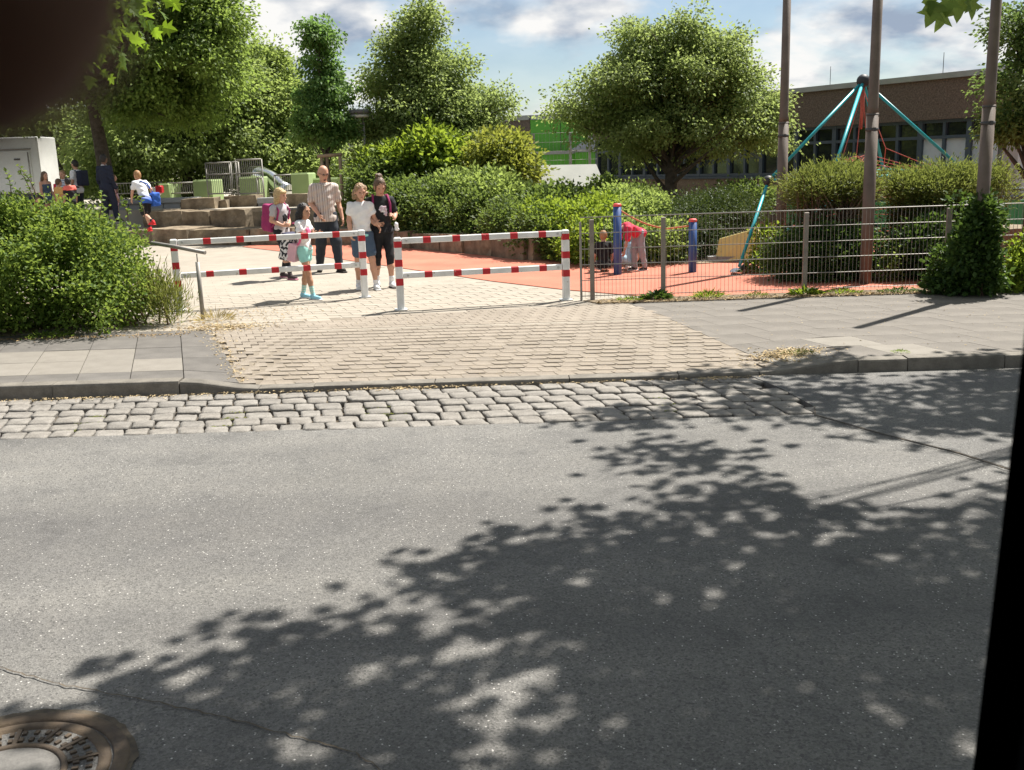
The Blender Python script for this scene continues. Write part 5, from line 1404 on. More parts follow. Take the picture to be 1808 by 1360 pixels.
weed('low weed close to the ivy column', 4.95, 12.58, .10, .5, 'leaf_ivy', 60, .35)
weed('grassy weed on the kerb corner by the straw heap', 2.58, 8.75, .07, .30, 'grass', 60, .15)
weed('small moss-like weed behind the raised kerb', 3.45, 8.68, .04, .16, 'leaf_hedge', 40, .3)
weed('dry stalky weed at the foot of the handrail post', -3.55, 11.95, .22, .40, 'dry_grass', 60, .035)
weed('green ground weed under the left hedge edge', -5.2, 11.12, .10, .55, 'leaf_hedge', 70, .4)

# straw, seeds and fallen leaves blown together
def litter(name, n, fn, m, L_=(.015, .05), W_=.35):
    P, D = [], []
    for k in range(n):
        x, y, z = fn()
        P.append((x, y, z + random.uniform(.002, .008))); a = random.uniform(0, 6.283); D.append((math.cos(a), math.sin(a), random.uniform(-.1, .25)))
    P = np.array(P); Ls = rng.uniform(*L_, len(P))
    o = leaf_mesh(name, P, np.array(D), unit(np.array([0, 0, 1.]) + rng.normal(size=P.shape) * .25), Ls, Ls * W_ * rng.uniform(.4, 1.2, len(P)), m)
    return tag(o, kind='stuff')
def gz(x, y): return zs(x, y) if y > 8.45 else -.112
U = random.uniform; GS = random.gauss
litter('straw', 2600, lambda: (lambda x, y: (x, y, .012))(U(1.1, 8), 12.36 + abs(GS(0, .16))), 'dry_straw', (.02, .06), .3)
litter('fallen_leaves', 260, lambda: (lambda x, y: (x, y, .012))(U(1.1, 6), 12.35 + abs(GS(0, .14))), 'dead_leaf', (.03, .07), .6)
litter('straw', 420, lambda: (lambda t: (lambda x, y: (x, y, gz(x, y)))(-2.40 - t * 1.02 + GS(0, .05 + .05 * t), 8.6 + t * 2.7))(U(0, 1)), 'dry_straw', (.015, .05), .3)
litter('straw', 800, lambda: (lambda x, y: (x, y, gz(x, y)))(GS(-3.35, .28), GS(11.45, .16)), 'dry_straw', (.02, .07), .25)
litter('straw', 1200, lambda: (lambda x, y: (x, y, gz(x, y)))(GS(2.52, .16), GS(8.98, .12)), 'dry_straw', (.015, .05), .35)
litter('straw', 700, lambda: (lambda x: (x, 8.40 - abs(GS(0, .05)), -.108))(U(-4.4, 2.2)), 'dry_straw', (.01, .035), .4)
litter('straw', 500, lambda: (lambda x: (x, 8.38 - abs(GS(0, .06)), -.105))(random.choice((GS(-3.6, .5), GS(-.95, .2), GS(1.75, .12)))), 'dry_straw', (.01, .035), .4)
litter('straw', 900, lambda: (lambda x, y: (x, y, gz(x, y)))(U(-8, -3.6), 11.0 - abs(GS(0, .10)) + .10), 'dead_leaf', (.015, .05), .4)
litter('straw', 1500, lambda: (lambda x, y: (x, y, gz(x, y)))(U(-2.6, 2.1), U(8.6, 11.8)), 'dry_straw', (.006, .016), .5)
litter('straw', 700, lambda: (lambda x, y: (x, y, gz(x, y)))(U(1.6, 7.5), U(8.6, 12.4)), 'dry_straw', (.008, .03), .35)
litter('fallen_leaves', 500, lambda: (lambda x, y: (x, y, .006))(GS(-3.3, .5), GS(12.4, .4)), 'dead_leaf', (.012, .04), .5)
litter('gutter_weeds', 260, lambda: (lambda x, y: (x, y, -.125))(random.choice((-2.2, -1.1, -.95, -3.3, 1.2)) + GS(0, .06), random.choice((7.52, 7.73, 7.30)) + GS(0, .02)), 'grass', (.02, .06), .2)

# ------------------------------------------------------------------ people: one continuous body each, grown from a distance field
def surfnet(F, org, h):
    nx, ny, nz = F.shape
    S = F < 0
    cnt = np.zeros((nx - 1, ny - 1, nz - 1), np.int8)
    for a in (0, 1):
        for b_ in (0, 1):
            for c_ in (0, 1): cnt += S[a:nx - 1 + a, b_:ny - 1 + b_, c_:nz - 1 + c_]
    mk = (cnt > 0) & (cnt < 8)
    ijk = np.argwhere(mk)
    idx = -np.ones(mk.shape, np.int64); idx[mk] = np.arange(len(ijk))
    acc = np.zeros((len(ijk), 3)); num = np.zeros(len(ijk))
    cs = [(a, b_, c_) for a in (0, 1) for b_ in (0, 1) for c_ in (0, 1)]
    for p in cs:
        for ax in range(3):
            if p[ax]: continue
            q = list(p); q[ax] = 1
            va = F[ijk[:, 0] + p[0], ijk[:, 1] + p[1], ijk[:, 2] + p[2]]
            vb = F[ijk[:, 0] + q[0], ijk[:, 1] + q[1], ijk[:, 2] + q[2]]
            cr_ = (va < 0) != (vb < 0)
            t = np.where(cr_, va / (va - vb + 1e-12), 0)
            pt_ = np.tile(np.array(p, float), (len(ijk), 1)); pt_[:, ax] += t
            acc[cr_] += pt_[cr_]; num[cr_] += 1
    V = (ijk + acc / np.maximum(num, 1)[:, None]) * h + org
    faces = []
    for ax in range(3):
        u, v = (ax + 1) % 3, (ax + 2) % 3
        sl0 = [slice(None)] * 3; sl1 = [slice(None)] * 3
        sl0[ax] = slice(0, -1); sl1[ax] = slice(1, None)
        A_, B_ = S[tuple(sl0)], S[tuple(sl1)]
        e = np.argwhere(A_ != B_)
        e = e[(e[:, u] > 0) & (e[:, v] > 0) & (e[:, u] < F.shape[u] - 1) & (e[:, v] < F.shape[v] - 1)]
        s_ = A_[e[:, 0], e[:, 1], e[:, 2]]
        def cell(du, dv):
            c_ = e.copy(); c_[:, u] += du; c_[:, v] += dv
            return idx[c_[:, 0], c_[:, 1], c_[:, 2]]
        q = np.stack([cell(-1, -1), cell(0, -1), cell(0, 0), cell(-1, 0)], 1)
        q[~s_] = q[~s_][:, ::-1]
        faces.append(q)
    Fq = np.concatenate(faces)
    Fq = Fq[(Fq >= 0).all(1)]
    return V, Fq

class Sdf:
    def __init__(s): s.p = []
    def cap(s, a, b, ra, rb=None, k=.02): s.p.append(('c', np.array(a, float), np.array(b, float), ra, ra if rb is None else rb, k)); return s
    def ell(s, c, r, Rm=None, k=.02): s.p.append(('e', np.array(c, float), np.array(r, float), Rm, 0, k)); return s
    def box(s, c, hf, rd, Rm=None, k=.01): s.p.append(('b', np.array(c, float), np.array(hf, float), Rm, rd, k)); return s
    def sub(s, c, r, Rm=None, k=.01): s.p.append(('s', np.array(c, float), np.array(r, float), Rm, 0, k)); return s
    def mesh(s, name, m, parent, h=.01, clip=None, noise_=None, grow=0.0):
        lo = np.full(3, 1e9); hi = np.full(3, -1e9)
        def bb(p):
            if p[0] == 'c':
                r_ = max(p[3], p[4]); return np.minimum(p[1], p[2]) - r_, np.maximum(p[1], p[2]) + r_
            r_ = p[2].max() * (1.0 if p[3] is None else 1.1) if p[0] != 'b' else np.linalg.norm(p[2]) + p[4]
            e = p[2] if (p[0] in 'es' and p[3] is None) else np.full(3, r_)
            return p[1] - e, p[1] + e
        for p in s.p:
            if p[0] == 's': continue
            a, b_ = bb(p); lo = np.minimum(lo, a); hi = np.maximum(hi, b_)
        lo -= grow + 3 * h; hi += grow + 3 * h
        n = np.ceil((hi - lo) / h).astype(int) + 1
        ax = [lo[i] + h * np.arange(n[i]) for i in range(3)]
        F = np.full(n, 0.25, np.float32)
        for p in s.p:
            a, b_ = bb(p); pad = grow + max(3 * p[5], 3 * h) + .01
            i0 = np.maximum(np.floor((a - pad - lo) / h).astype(int), 0); i1 = np.minimum(np.ceil((b_ + pad - lo) / h).astype(int) + 1, n)
            if (i1 <= i0).any(): continue
            sl = tuple(slice(i0[i], i1[i]) for i in range(3))
            X, Y, Z = np.meshgrid(ax[0][sl[0]], ax[1][sl[1]], ax[2][sl[2]], indexing='ij')
            if p[0] == 'c':
                ba = p[2] - p[1]; L2 = (ba ** 2).sum() + 1e-12
                t = (((X - p[1][0]) * ba[0] + (Y - p[1][1]) * ba[1] + (Z - p[1][2]) * ba[2]) / L2).clip(0, 1)
                d = np.sqrt((X - p[1][0] - ba[0] * t) ** 2 + (Y - p[1][1] - ba[1] * t) ** 2 + (Z - p[1][2] - ba[2] * t) ** 2) - (p[3] + (p[4] - p[3]) * t)
            else:
                dx, dy, dz = X - p[1][0], Y - p[1][1], Z - p[1][2]
                if p[3] is not None:
                    q = p[3]
                    dx, dy, dz = (q[0, 0] * dx + q[1, 0] * dy + q[2, 0] * dz, q[0, 1] * dx + q[1, 1] * dy + q[2, 1] * dz, q[0, 2] * dx + q[1, 2] * dy + q[2, 2] * dz)
                if p[0] in 'es':
                    k0 = np.sqrt((dx / p[2][0]) ** 2 + (dy / p[2][1]) ** 2 + (dz / p[2][2]) ** 2)
                    k1 = np.sqrt((dx / p[2][0] ** 2) ** 2 + (dy / p[2][1] ** 2) ** 2 + (dz / p[2][2] ** 2) ** 2) + 1e-9
                    d = k0 * (k0 - 1) / k1
                else:
                    qx, qy, qz = np.abs(dx) - p[2][0], np.abs(dy) - p[2][1], np.abs(dz) - p[2][2]
                    d = np.sqrt(np.maximum(qx, 0) ** 2 + np.maximum(qy, 0) ** 2 + np.maximum(qz, 0) ** 2) + np.minimum(np.maximum(qx, np.maximum(qy, qz)), 0) - p[4]
            f = F[sl]; k = max(p[5], 1e-4)
            if p[0] == 's':
                hh = (0.5 - 0.5 * (f + d) / k).clip(0, 1)
                F[sl] = f + (-d - f) * hh + k * hh * (1 - hh)
            else:
                hh = (0.5 + 0.5 * (f - d) / k).clip(0, 1)
                F[sl] = f + (d - f) * hh - k * hh * (1 - hh)
        F -= grow
        if noise_ or clip:
            X, Y, Z = np.meshgrid(*ax, indexing='ij')
            if noise_:
                amp, fr = noise_
                F += amp * (np.sin(X * fr + 2 * np.sin(Z * fr * .7)) * np.sin(Y * fr * 1.1 + 1.3 + Z * fr * .5) + .6 * np.sin(Z * fr * 1.7 + X * fr * .8))
            if clip:
                for fn in clip: F = np.maximum(F, fn(X, Y, Z))
        V, Q = surfnet(F, lo, h)
        me = bpy.data.meshes.new(name)
        me.from_pydata(V.tolist(), [], Q.tolist())
        me.polygons.foreach_set('use_smooth', [True] * len(me.polygons))
        me.materials.append(M[m])
        o = bpy.data.objects.new(name, me); col.objects.link(o)
        if parent: o.parent = parent
        return o

mat('skin', (0.50, 0.27, 0.18), (0.56, 0.31, 0.21), 14, 0.55, spec=0.35)
mat('skin_olive', (0.42, 0.23, 0.145), (0.47, 0.265, 0.17), 14, 0.55, spec=0.35)
mat('skin_dark', (0.16, 0.085, 0.055), (0.19, 0.10, 0.065), 14, 0.5, spec=0.35)
mat('eye_dark', (0.02, 0.015, 0.012), None, 5, 0.3)
mat('lip', (0.40, 0.13, 0.11), None, 5, 0.5)
def hair_mat(n_, a, b_): mat(n_, a, b_, 45, 0.5, 0.7, 90, spec=0.4)
hair_mat('hair_black', (0.010, 0.008, 0.007), (0.03, 0.022, 0.018)); hair_mat('hair_brown', (0.07, 0.04, 0.022), (0.15, 0.09, 0.05))
hair_mat('hair_blond', (0.38, 0.25, 0.11), (0.55, 0.40, 0.20)); hair_mat('hair_light_brown', (0.20, 0.12, 0.06), (0.36, 0.23, 0.12)); hair_mat('hair_ginger', (0.30, 0.15, 0.06), (0.42, 0.23, 0.10)); hair_mat('stubble', (0.26, 0.17, 0.12), (0.34, 0.22, 0.16))
def cloth(n_, c1, c2=None): mat(n_, c1, c2 or tuple(v * 1.12 for v in c1), 18, 0.85, 0.25, 160)
cloth('cloth_white', (0.72, 0.71, 0.70)); cloth('cloth_black', (0.012, 0.012, 0.014)); cloth('cloth_denim', (0.055, 0.085, 0.13)); cloth('cloth_dark_jeans', (0.022, 0.027, 0.036))
cloth('cloth_aqua', (0.30, 0.62, 0.56)); cloth('cloth_pink', (0.72, 0.14, 0.28)); cloth('cloth_pale_pink', (0.66, 0.40, 0.46)); cloth('cloth_magenta', (0.26, 0.022, 0.10)); cloth('cloth_grey', (0.42, 0.39, 0.40)); cloth('cloth_navy', (0.016, 0.02, 0.038))
cloth('cloth_red', (0.58, 0.035, 0.075)); cloth('cloth_blue', (0.03, 0.11, 0.44)); cloth('cloth_lightblue', (0.42, 0.62, 0.72)); cloth('cloth_orange', (0.72, 0.15, 0.02)); cloth('cloth_grey_trousers', (0.30, 0.30, 0.33)); cloth('cloth_coral', (0.70, 0.14, 0.11)); cloth('cloth_yellow', (0.62, 0.36, 0.12))
cloth('shoe_white', (0.66, 0.66, 0.66)); cloth('shoe_blue', (0.26, 0.52, 0.64)); cloth('shoe_dark', (0.05, 0.035, 0.035)); cloth('shoe_red', (0.60, 0.025, 0.03)); cloth('leather', (0.02, 0.016, 0.014)); cloth('shoe_pink', (0.5, 0.2, 0.28))
stripe_mat('cloth_stripes', [(0.0, (0.52, 0.46, 0.41)), (0.30, (0.30, 0.19, 0.155)), (0.40, (0.56, 0.51, 0.46)), (0.66, (0.13, 0.09, 0.085)), (0.75, (0.52, 0.44, 0.39)), (0.86, (0.36, 0.28, 0.245)), (0.94, (0.54, 0.49, 0.44))], 12.5, 0)
stripe_mat('sock_stripes', [(0.0, (0.25, 0.58, 0.52)), (0.5, (0.58, 0.66, 0.60))], 34, 2)
stripe_mat('cloth_stripe_tee', [(0.0, (0.70, 0.72, 0.75)), (0.55, (0.10, 0.14, 0.24))], 22, 2)
def ombre(name, a, b_, z0, z1):
    mt, t, b = base_mat(name)
    c = t.nodes.new('ShaderNodeTexCoord'); s_ = t.nodes.new('ShaderNodeSeparateXYZ'); t.links.new(c.outputs['Object'], s_.inputs[0])
    mr = t.nodes.new('ShaderNodeMapRange'); mr.inputs[1].default_value = z0; mr.inputs[2].default_value = z1; t.links.new(s_.outputs[2], mr.inputs[0])
    r = ramp(t, mr.outputs[0], [(0.2, a), (0.8, b_)]); t.links.new(r.outputs[0], b.inputs['Base Color']); b.inputs['Roughness'].default_value = .85
ombre('cloth_ombre', (0.03, 0.11, 0.46), (0.72, 0.72, 0.74), 0.72, 1.05)
def patched(name, a, b_, sc_, thr):
    mt, t, b = base_mat(name)
    n_ = noise(t, sc_, 2, .4); r = ramp(t, n_.outputs['Fac'], [(thr - .02, a), (thr + .02, b_)]); t.links.new(r.outputs[0], b.inputs['Base Color']); b.inputs['Roughness'].default_value = .8
patched('bag_pattern', (0.72, 0.72, 0.72), (0.02, 0.02, 0.03), 26, .5)
patched('bag_dark', (0.015, 0.017, 0.05), (0.03, 0.03, 0.07), 20, .5)

patched('print_pale', (0.58, 0.42, 0.47), (0.72, 0.68, 0.70), 30, .5)
DEF = dict(pel=(0, 0, .53), che=(0, .0, .715), nek=(0, -.008, .825), hed=(0, .012, .925),
           shR=(.092, -.005, .790), elR=(.120, -.015, .632), wrR=(.135, .045, .490), shL=(-.092, -.005, .790), elL=(-.120, -.015, .632), wrL=(-.135, .045, .490),
           hiR=(.048, 0, .515), knR=(.052, .012, .285), anR=(.055, -.012, .048), hiL=(-.048, 0, .515), knL=(-.052, .012, .285), anL=(-.055, -.012, .048),
           handR=(0.05, .25, -1), handL=(-.05, .25, -1), toeR=(.1, 1, 0), toeL=(-.1, 1, 0))
def rot_ypr(yaw, pitch, rollv=0):
    return np.array((Matrix.Rotation(yaw, 3, 'Z') @ Matrix.Rotation(pitch, 3, 'X') @ Matrix.Rotation(rollv, 3, 'Y')))
def person(label, loc, face, H, pose={}, skin='skin', top=None, bottom=None, shoes='shoe_dark', hair=None, hs=1.0, wide=1.0, head=(0, 0), h=.010, sock=None, detail=True, group=None, curl=.5, sleeve=.62, top_z=.50, neck_z=.835):
    root = thing('person', label, 'person', loc, face, group)
    J = {k: np.array(v, float) * (H if not k.startswith(('hand', 'toe')) else 1) for k, v in {**DEF, **pose}.items()}
    for k in ('shR', 'shL', 'hiR', 'hiL'):
        if k not in pose: J[k][0] *= wide
    s = H
    tor = J['che'] - J['pel']
    def spine(t): return J['pel'] + tor * t
    body = Sdf()
    ux = J['shR'] - J['shL']; ux /= np.linalg.norm(ux); uz = tor / np.linalg.norm(tor); uy = np.cross(uz, ux); uy /= np.linalg.norm(uy)
    ux = np.cross(uy, uz)
    RT = np.stack([ux, uy, uz], 1)
    def torso(b, g=0.0, belly=1.0, neck=True):
        b.ell(spine(1.05), np.array([.088 * wide, .058, .105]) * s + g, RT, .03 * s)
        b.ell(spine(.48), np.array([.074 * wide, .056 * belly, .10]) * s + g, RT, .04 * s)
        b.ell(spine(-.03), np.array([.083 * wide, .062, .075]) * s + g, RT, .04 * s)
        nb_ = J['nek'] - uz * .022 * s
        for q_ in ('shR', 'shL'):
            b.cap(nb_, J[q_] * .93 + nb_ * .07 - uz * .006 * s, .030 * s + g * .8, .031 * s + g * .8, .022 * s)
        if neck: b.cap(spine(1.15), J['nek'], .046 * s + g * .5, .031 * s + g * .5, .03 * s)
        else: b.cap(spine(1.15), nb_ + uz * .006 * s, .046 * s + g * .5, .036 * s + g * .5, .03 * s)
    torso(body)
    body.cap(J['nek'] - (0, 0, .01 * s), J['hed'] - np.array([0, .01, .03]) * s, .030 * s, .029 * s, .015 * s)
    RH = rot_ypr(head[0], head[1])
    hc = J['hed']; q = s * hs
    def hp(x, y, z): return hc + RH @ (np.array([x, y, z]) * q)
    body.ell(hp(0, -.004, .012), np.array([.043, .054, .054]) * q, RH, .01 * s)
    body.ell(hp(0, .010, -.022), np.array([.034, .042, .044]) * q, RH, .02 * s)
    body.ell(hp(0, .034, -.052), np.array([.016, .014, .012]) * q, RH, .012 * s)
    body.cap(hp(0, .050, .004), hp(0, .060, -.017), .0045 * q, .0075 * q, .006 * s)
    body.cap(hp(-.022, .046, .014), hp(.022, .046, .014), .006 * q, None, .008 * s)
    body.cap(hp(-.012, .050, -.036), hp(.012, .050, -.036), .004 * q, None, .005 * s)
    for sx in (-1, 1):
        body.sub(hp(sx * .017, .058, .003), np.array([.010, .008, .007]) * q, RH, .006 * s)
        body.ell(hp(sx * .0445, -.004, -.008), np.array([.006, .012, .018]) * q, RH, .004 * s)
    arms = {}
    for sd_ in 'RL':
        sh, el, wr = J['sh' + sd_], J['el' + sd_], J['wr' + sd_]
        body.cap(sh, el, .029 * s, .0225 * s, .02 * s).cap(el, el * .55 + wr * .45, .0225 * s, .0215 * s, .01 * s).cap(el * .55 + wr * .45, wr, .0215 * s, .0145 * s, .01 * s)
        hd_ = J['hand' + sd_]; hd_ = hd_ / np.linalg.norm(hd_)
        fa = (wr - el) / np.linalg.norm(wr - el)
        # palm faces the body: across = roughly front-back, normal = inwards
        inw = np.array([-1.0 if sd_ == 'R' else 1.0, 0, 0]); inw = inw - hd_ * inw.dot(hd_); inw /= np.linalg.norm(inw) + 1e-9
        ac = np.cross(inw, hd_); ac *= np.sign(ac[1] if abs(ac[1]) > .2 else ac[2] + 1e-6)
        u = s / 1.75
        Rp = np.stack([ac, inw, hd_], 1)
        body.ell(wr + hd_ * .050 * u, np.array([.040, .017, .056]) * u, Rp, .012 * s)
        fr_ = max(.0082 * u, .0068)
        for fi, (o_, l_) in enumerate(((.030, .070), (.0105, .080), (-.0095, .074), (-.029, .058))):
            p0 = wr + hd_ * .088 * u + ac * o_ * u
            d1 = hd_ * math.cos(curl) + inw * math.sin(curl) + ac * o_ * 2.2; d2 = hd_ * math.cos(curl * 2.3) + inw * math.sin(curl * 2.3)
            p1 = p0 + d1 * l_ * .55 * u; p2 = p1 + d2 * l_ * .45 * u
            body.cap(p0 - hd_ * .02 * u, p1, fr_ * 1.05, fr_, .004).cap(p1, p2, fr_, fr_ * .85, .003)
        t0 = wr + hd_ * .025 * u + ac * .026 * u
        t1_ = t0 + (hd_ * .55 + ac * .75 + inw * .3) * .042 * u; t2_ = t1_ + (hd_ * .9 + ac * .25 + inw * .35) * .034 * u
        body.cap(t0, t1_, fr_ * 1.5, fr_ * 1.15, .006).cap(t1_, t2_, fr_ * 1.1, fr_ * .9, .003)
        arms[sd_] = (sh, el, wr)
    for sd_ in 'RL':
        hi, kn, an = J['hi' + sd_], J['kn' + sd_], J['an' + sd_]
        body.cap(hi, kn, .050 * s, .033 * s, .03 * s)
        body.cap(kn, kn * .62 + an * .38, .031 * s, .0315 * s, .015 * s).cap(kn * .62 + an * .38, an, .0305 * s, .0185 * s, .015 * s)
        td = J['toe' + sd_]; td = td / np.linalg.norm(td)
        body.cap(an - np.array([0, 0, .022]) * s - td * .01 * s, an + td * .082 * s - np.array([0, 0, .034]) * s, .020 * s, .016 * s, .012 * s)
    body.mesh('body', skin, root, h)
    if detail:
        for sx in (-1, 1):
            b = MB(); b.ball(hp(sx * .017, .0485, .003), (.0075 * q, .004 * q, .0042 * q), 8); b.build('eye', 'eye_dark', root)
        b = MB(); b.ball(hp(0, .0535, -.0365), (.012 * q, .0035 * q, .0035 * q), 8); b.build('mouth', 'lip', root)
    return root, J, dict(spine=spine, torso=torso, RT=RT, hp=hp, RH=RH, arms=arms, s=s, q=q, h=h, wide=wide)

def shirt(root, J, c, m, hem=.46, sleeve=.6, g=.010, name='shirt', flare=0.0, neck=.835, wr=(.006, 32), long_=False, belly=1.0):
    s = c['s']; S = Sdf()
    c['torso'](S, g, belly, neck < .0)
    S.ell(c['spine'](-.25), np.array([(.084 + flare) * c['wide'], .064 + flare, .06]) * s + g, c['RT'], .05 * s)
    for sd_ in 'RL':
        sh, el, wr_ = c['arms'][sd_]
        if sleeve > 0:
            e = sh + (el - sh) * min(sleeve, 1.0)
            S.cap(sh, e, .031 * s + g * .8, (.028 if long_ else .031) * s + g * .8, .022 * s)
            if long_: S.cap(el, el + (wr_ - el) * .93, .028 * s + g * .9, .021 * s + g * .7, .015 * s)
    pel, up = c['spine'](0), c['RT'][:, 2]
    hz = (hem - .53) * s; nz = (neck - .53) * s
    return S.mesh(name, m, root, c['h'], clip=[lambda X, Y, Z: hz - ((X - pel[0]) * up[0] + (Y - pel[1]) * up[1] + (Z - pel[2]) * up[2]),
                                               lambda X, Y, Z: ((X - pel[0]) * up[0] + (Y - pel[1]) * up[1] + (Z - pel[2]) * up[2]) - nz], noise_=wr)
def trousers(root, J, c, m, to=1.8, g=.008, name='trousers', wide=1.0, waist=.565, wr=(.003, 30)):
    """to: 0..1 along the thigh, 1..2 along the shin"""
    s = c['s']; S = Sdf()
    S.ell(c['spine'](-.03), np.array([.085 * c['wide'], .064, .078]) * s + g, c['RT'], .04 * s)
    S.ell(c['spine'](.22), np.array([.076 * c['wide'], .054, .06]) * s + g * .4, c['RT'], .04 * s)
    for sd_ in 'RL':
        hi, kn, an = J['hi' + sd_], J['kn' + sd_], J['an' + sd_]
        if to <= 1:
            S.cap(hi, hi + (kn - hi) * to, .053 * s + g, (.053 - .012 * to) * s * wide + g, .03 * s)
        else:
            S.cap(hi, kn, .053 * s + g, .036 * s * wide + g, .03 * s)
            S.cap(kn, kn + (an - kn) * (to - 1), .036 * s * wide + g, (.034 - .012 * (to - 1)) * s * wide + g, .012 * s)
    pel, up = c['spine'](0), c['RT'][:, 2]; wz = (waist - .53) * s
    return S.mesh(name, m, root, c['h'], clip=[lambda X, Y, Z: ((X - pel[0]) * up[0] + (Y - pel[1]) * up[1] + (Z - pel[2]) * up[2]) - wz], noise_=wr)
def shoes(root, J, c, m, sole='shoe_white', high=0.0):
    s = c['s']
    for sd_ in 'RL':
        an = J['an' + sd_]; td = J['toe' + sd_] / np.linalg.norm(J['toe' + sd_])
        S = Sdf(); S.cap(an - td * .012 * s - np.array([0, 0, .018]) * s, an + td * .088 * s - np.array([0, 0, .030]) * s, .027 * s, .021 * s, .01 * s)
        S.cap(an - np.array([0, 0, .02]) * s, an + np.array([0, 0, .008 + high]) * s, .026 * s, .024 * s, .012 * s)
        o = S.mesh('shoe', m, root, max(c['h'] * .8, .007))
        b = MB(); a = math.atan2(td[1], td[0]); mid = an + td * .036 * s
        b.box((mid[0], mid[1], an[2] - .043 * s), (.158 * s, .050 * s, .016 * s), Matrix.Rotation(a, 3, 'Z'), bev=.006 * s); b.build('sole', sole, o)
def socks(root, J, c, m, up=.3):
    s = c['s']
    for sd_ in 'RL':
        kn, an = J['kn' + sd_], J['an' + sd_]
        S = Sdf(); S.cap(an, an + (kn - an) * up, .0225 * s, .0265 * s, .005 * s)
        S.mesh('sock', m, root, c['h'] * .8)
def hair(root, c, m, kind, back=0.0):
    hp, RH, q, s = c['hp'], c['RH'], c['q'], c['s']
    S = Sdf()
    S.ell(hp(0, -.010, .018), np.array([.0475, .0555, .0565]) * q, RH, .01 * s)
    S.ell(hp(0, -.028, -.010), np.array([.043, .036, .050]) * q, RH, .02 * s)
    if kind in ('long', 'shoulder', 'ponytail'):
        for sx in (-1, 0, 1):
            S.ell(hp(sx * .038, -.012 - .02 * (sx == 0), -.03), np.array([.014, .026, .045]) * q, RH, .02 * s)
    if kind == 'long':
        for sx in (-.04, -.02, 0, .02, .04):
            p0 = hp(sx, -.035, -.03); S.cap(p0, p0 + np.array([sx * .3, -.02, -.12 - back]) * s, .024 * q, .017 * q, .02 * s)
    if kind == 'shoulder':
        for sx in (-.045, -.022, .022, .045):
            p0 = hp(sx, -.02, -.03); S.cap(p0, p0 + np.array([sx * .5, -.012, -.062 - back]) * s, .020 * q, .012 * q, .02 * s)
    if kind == 'ponytail':
        p0 = hp(0, -.06, .03); p1 = p0 + np.array([0, -.045, -.02]) * s; p2 = p1 + np.array([0, -.01, -.10]) * s
        S.cap(p0, p1, .018 * q, .022 * q, .02 * s).cap(p1, p2, .021 * q, .010 * q, .02 * s)
    if kind == 'bun':
        S.ell(hp(0, -.045, .070), np.array([.030, .030, .026]) * q, RH, .008 * s)
        S.ell(hp(.020, -.04, .085), np.array([.014, .014, .013]) * q, RH, .006 * s)
        for sx in (-1, 1): S.cap(hp(sx * .042, .022, .02), hp(sx * .040, .026, -.030), .008 * q, .004 * q, .01 * s)
    if kind in ('curly',):
        for k in range(22):
            a = k * 2.4; z = -.05 + .1 * ((k * 7) % 11) / 11
            S.ell(hp(.046 * math.cos(a), -.016 + .048 * math.sin(a) - .01, z), np.array([.018, .018, .018]) * q, None, .008 * s)
        p0 = hp(-.03, -.05, -.03); S.cap(p0, p0 + np.array([-.05, -.02, .01]) * s, .02 * q, .014 * q, .02 * s)
    # open the face
    S.sub(hp(0, .062, -.020), np.array([.036, .040, .056]) * q, RH, .008 * s)
    if kind == 'short': S.sub(hp(0, .03, -.075), np.array([.06, .09, .052]) * q, RH, .01 * s)
    if kind == 'fringe': pass
    return S.mesh('hair', m, root, max(c['h'] * .75, .0065), noise_=(.0035, 150))
def bag_pack(name, label, cat, root, c, m, centre, size, rd, Rm=None, straps=None, strap_m='leather', pocket=None, group=None, world=True):
    """a bag carried by a person: a thing of its own, built where it hangs"""
    t = thing(name, label, cat, root.location, root.rotation_euler.z, group)
    s = c['s']
    S = Sdf(); S.box(np.array(centre) * s, np.array(size) * s * .5 - rd, rd, Rm)
    o = S.mesh('bag_body', m, t, max(c['h'], .009), noise_=(.004, 26))
    if pocket:
        S = Sdf(); S.box(np.array(pocket[0]) * s, np.array(pocket[1]) * s * .5 - rd * .6, rd * .6, Rm); S.mesh('pocket', pocket[2], t, c['h'], noise_=(.002, 30))
    if straps:
        for pts in straps:
            b = MB(); b.tube([Vector(np.array(p) * s) for p in pts], .011 * s, 6); b.build('strap', strap_m, t)
    return t
PI = math.pi

# the man in the striped shirt
r, J, c = person('bald man with glasses in a striped short-sleeved shirt and dark jeans', (-3.13, 17.5, .006), PI + .38, 1.83,
    dict(elR=(.128, -.025, .650), wrR=(.080, .085, .545), handR=(-.35, .35, -.85), elL=(-.135, -.03, .645), wrL=(-.150, .035, .505), anR=(.072, -.09, .056), knR=(.062, .01, .285), anL=(-.078, .10, .048), knL=(-.066, .075, .288), toeR=(.25, 1, 0), toeL=(-.25, 1, 0), hed=(0, .022, .922), nek=(0, .0, .825)), 'skin', hs=1.06, head=(.20, -.34), wide=1.08, h=.011)
shirt(r, J, c, 'cloth_stripes', hem=.475, sleeve=.75, g=.021, belly=1.22, flare=.010)
trousers(r, J, c, 'cloth_dark_jeans', to=1.97, g=.012, wide=1.28)
b = MB(); bx = c['spine'](.02); b.lathe(bx + np.array([0, 0, .0]), [(.100 * 1.8, -.018), (.100 * 1.8, .018)], 20); b.v = [Vector((v.x, v.y * .72, v.z)) for v in b.v]
shoes(r, J, c, 'leather', 'leather')
hp = c['hp']; q = c['q']
S = Sdf(); S.ell(hp(0, -.030, -.004), np.array([.0445, .032, .034]) * q, c['RH'], .01); S.mesh('hair', 'stubble', r, .009)
b = MB()
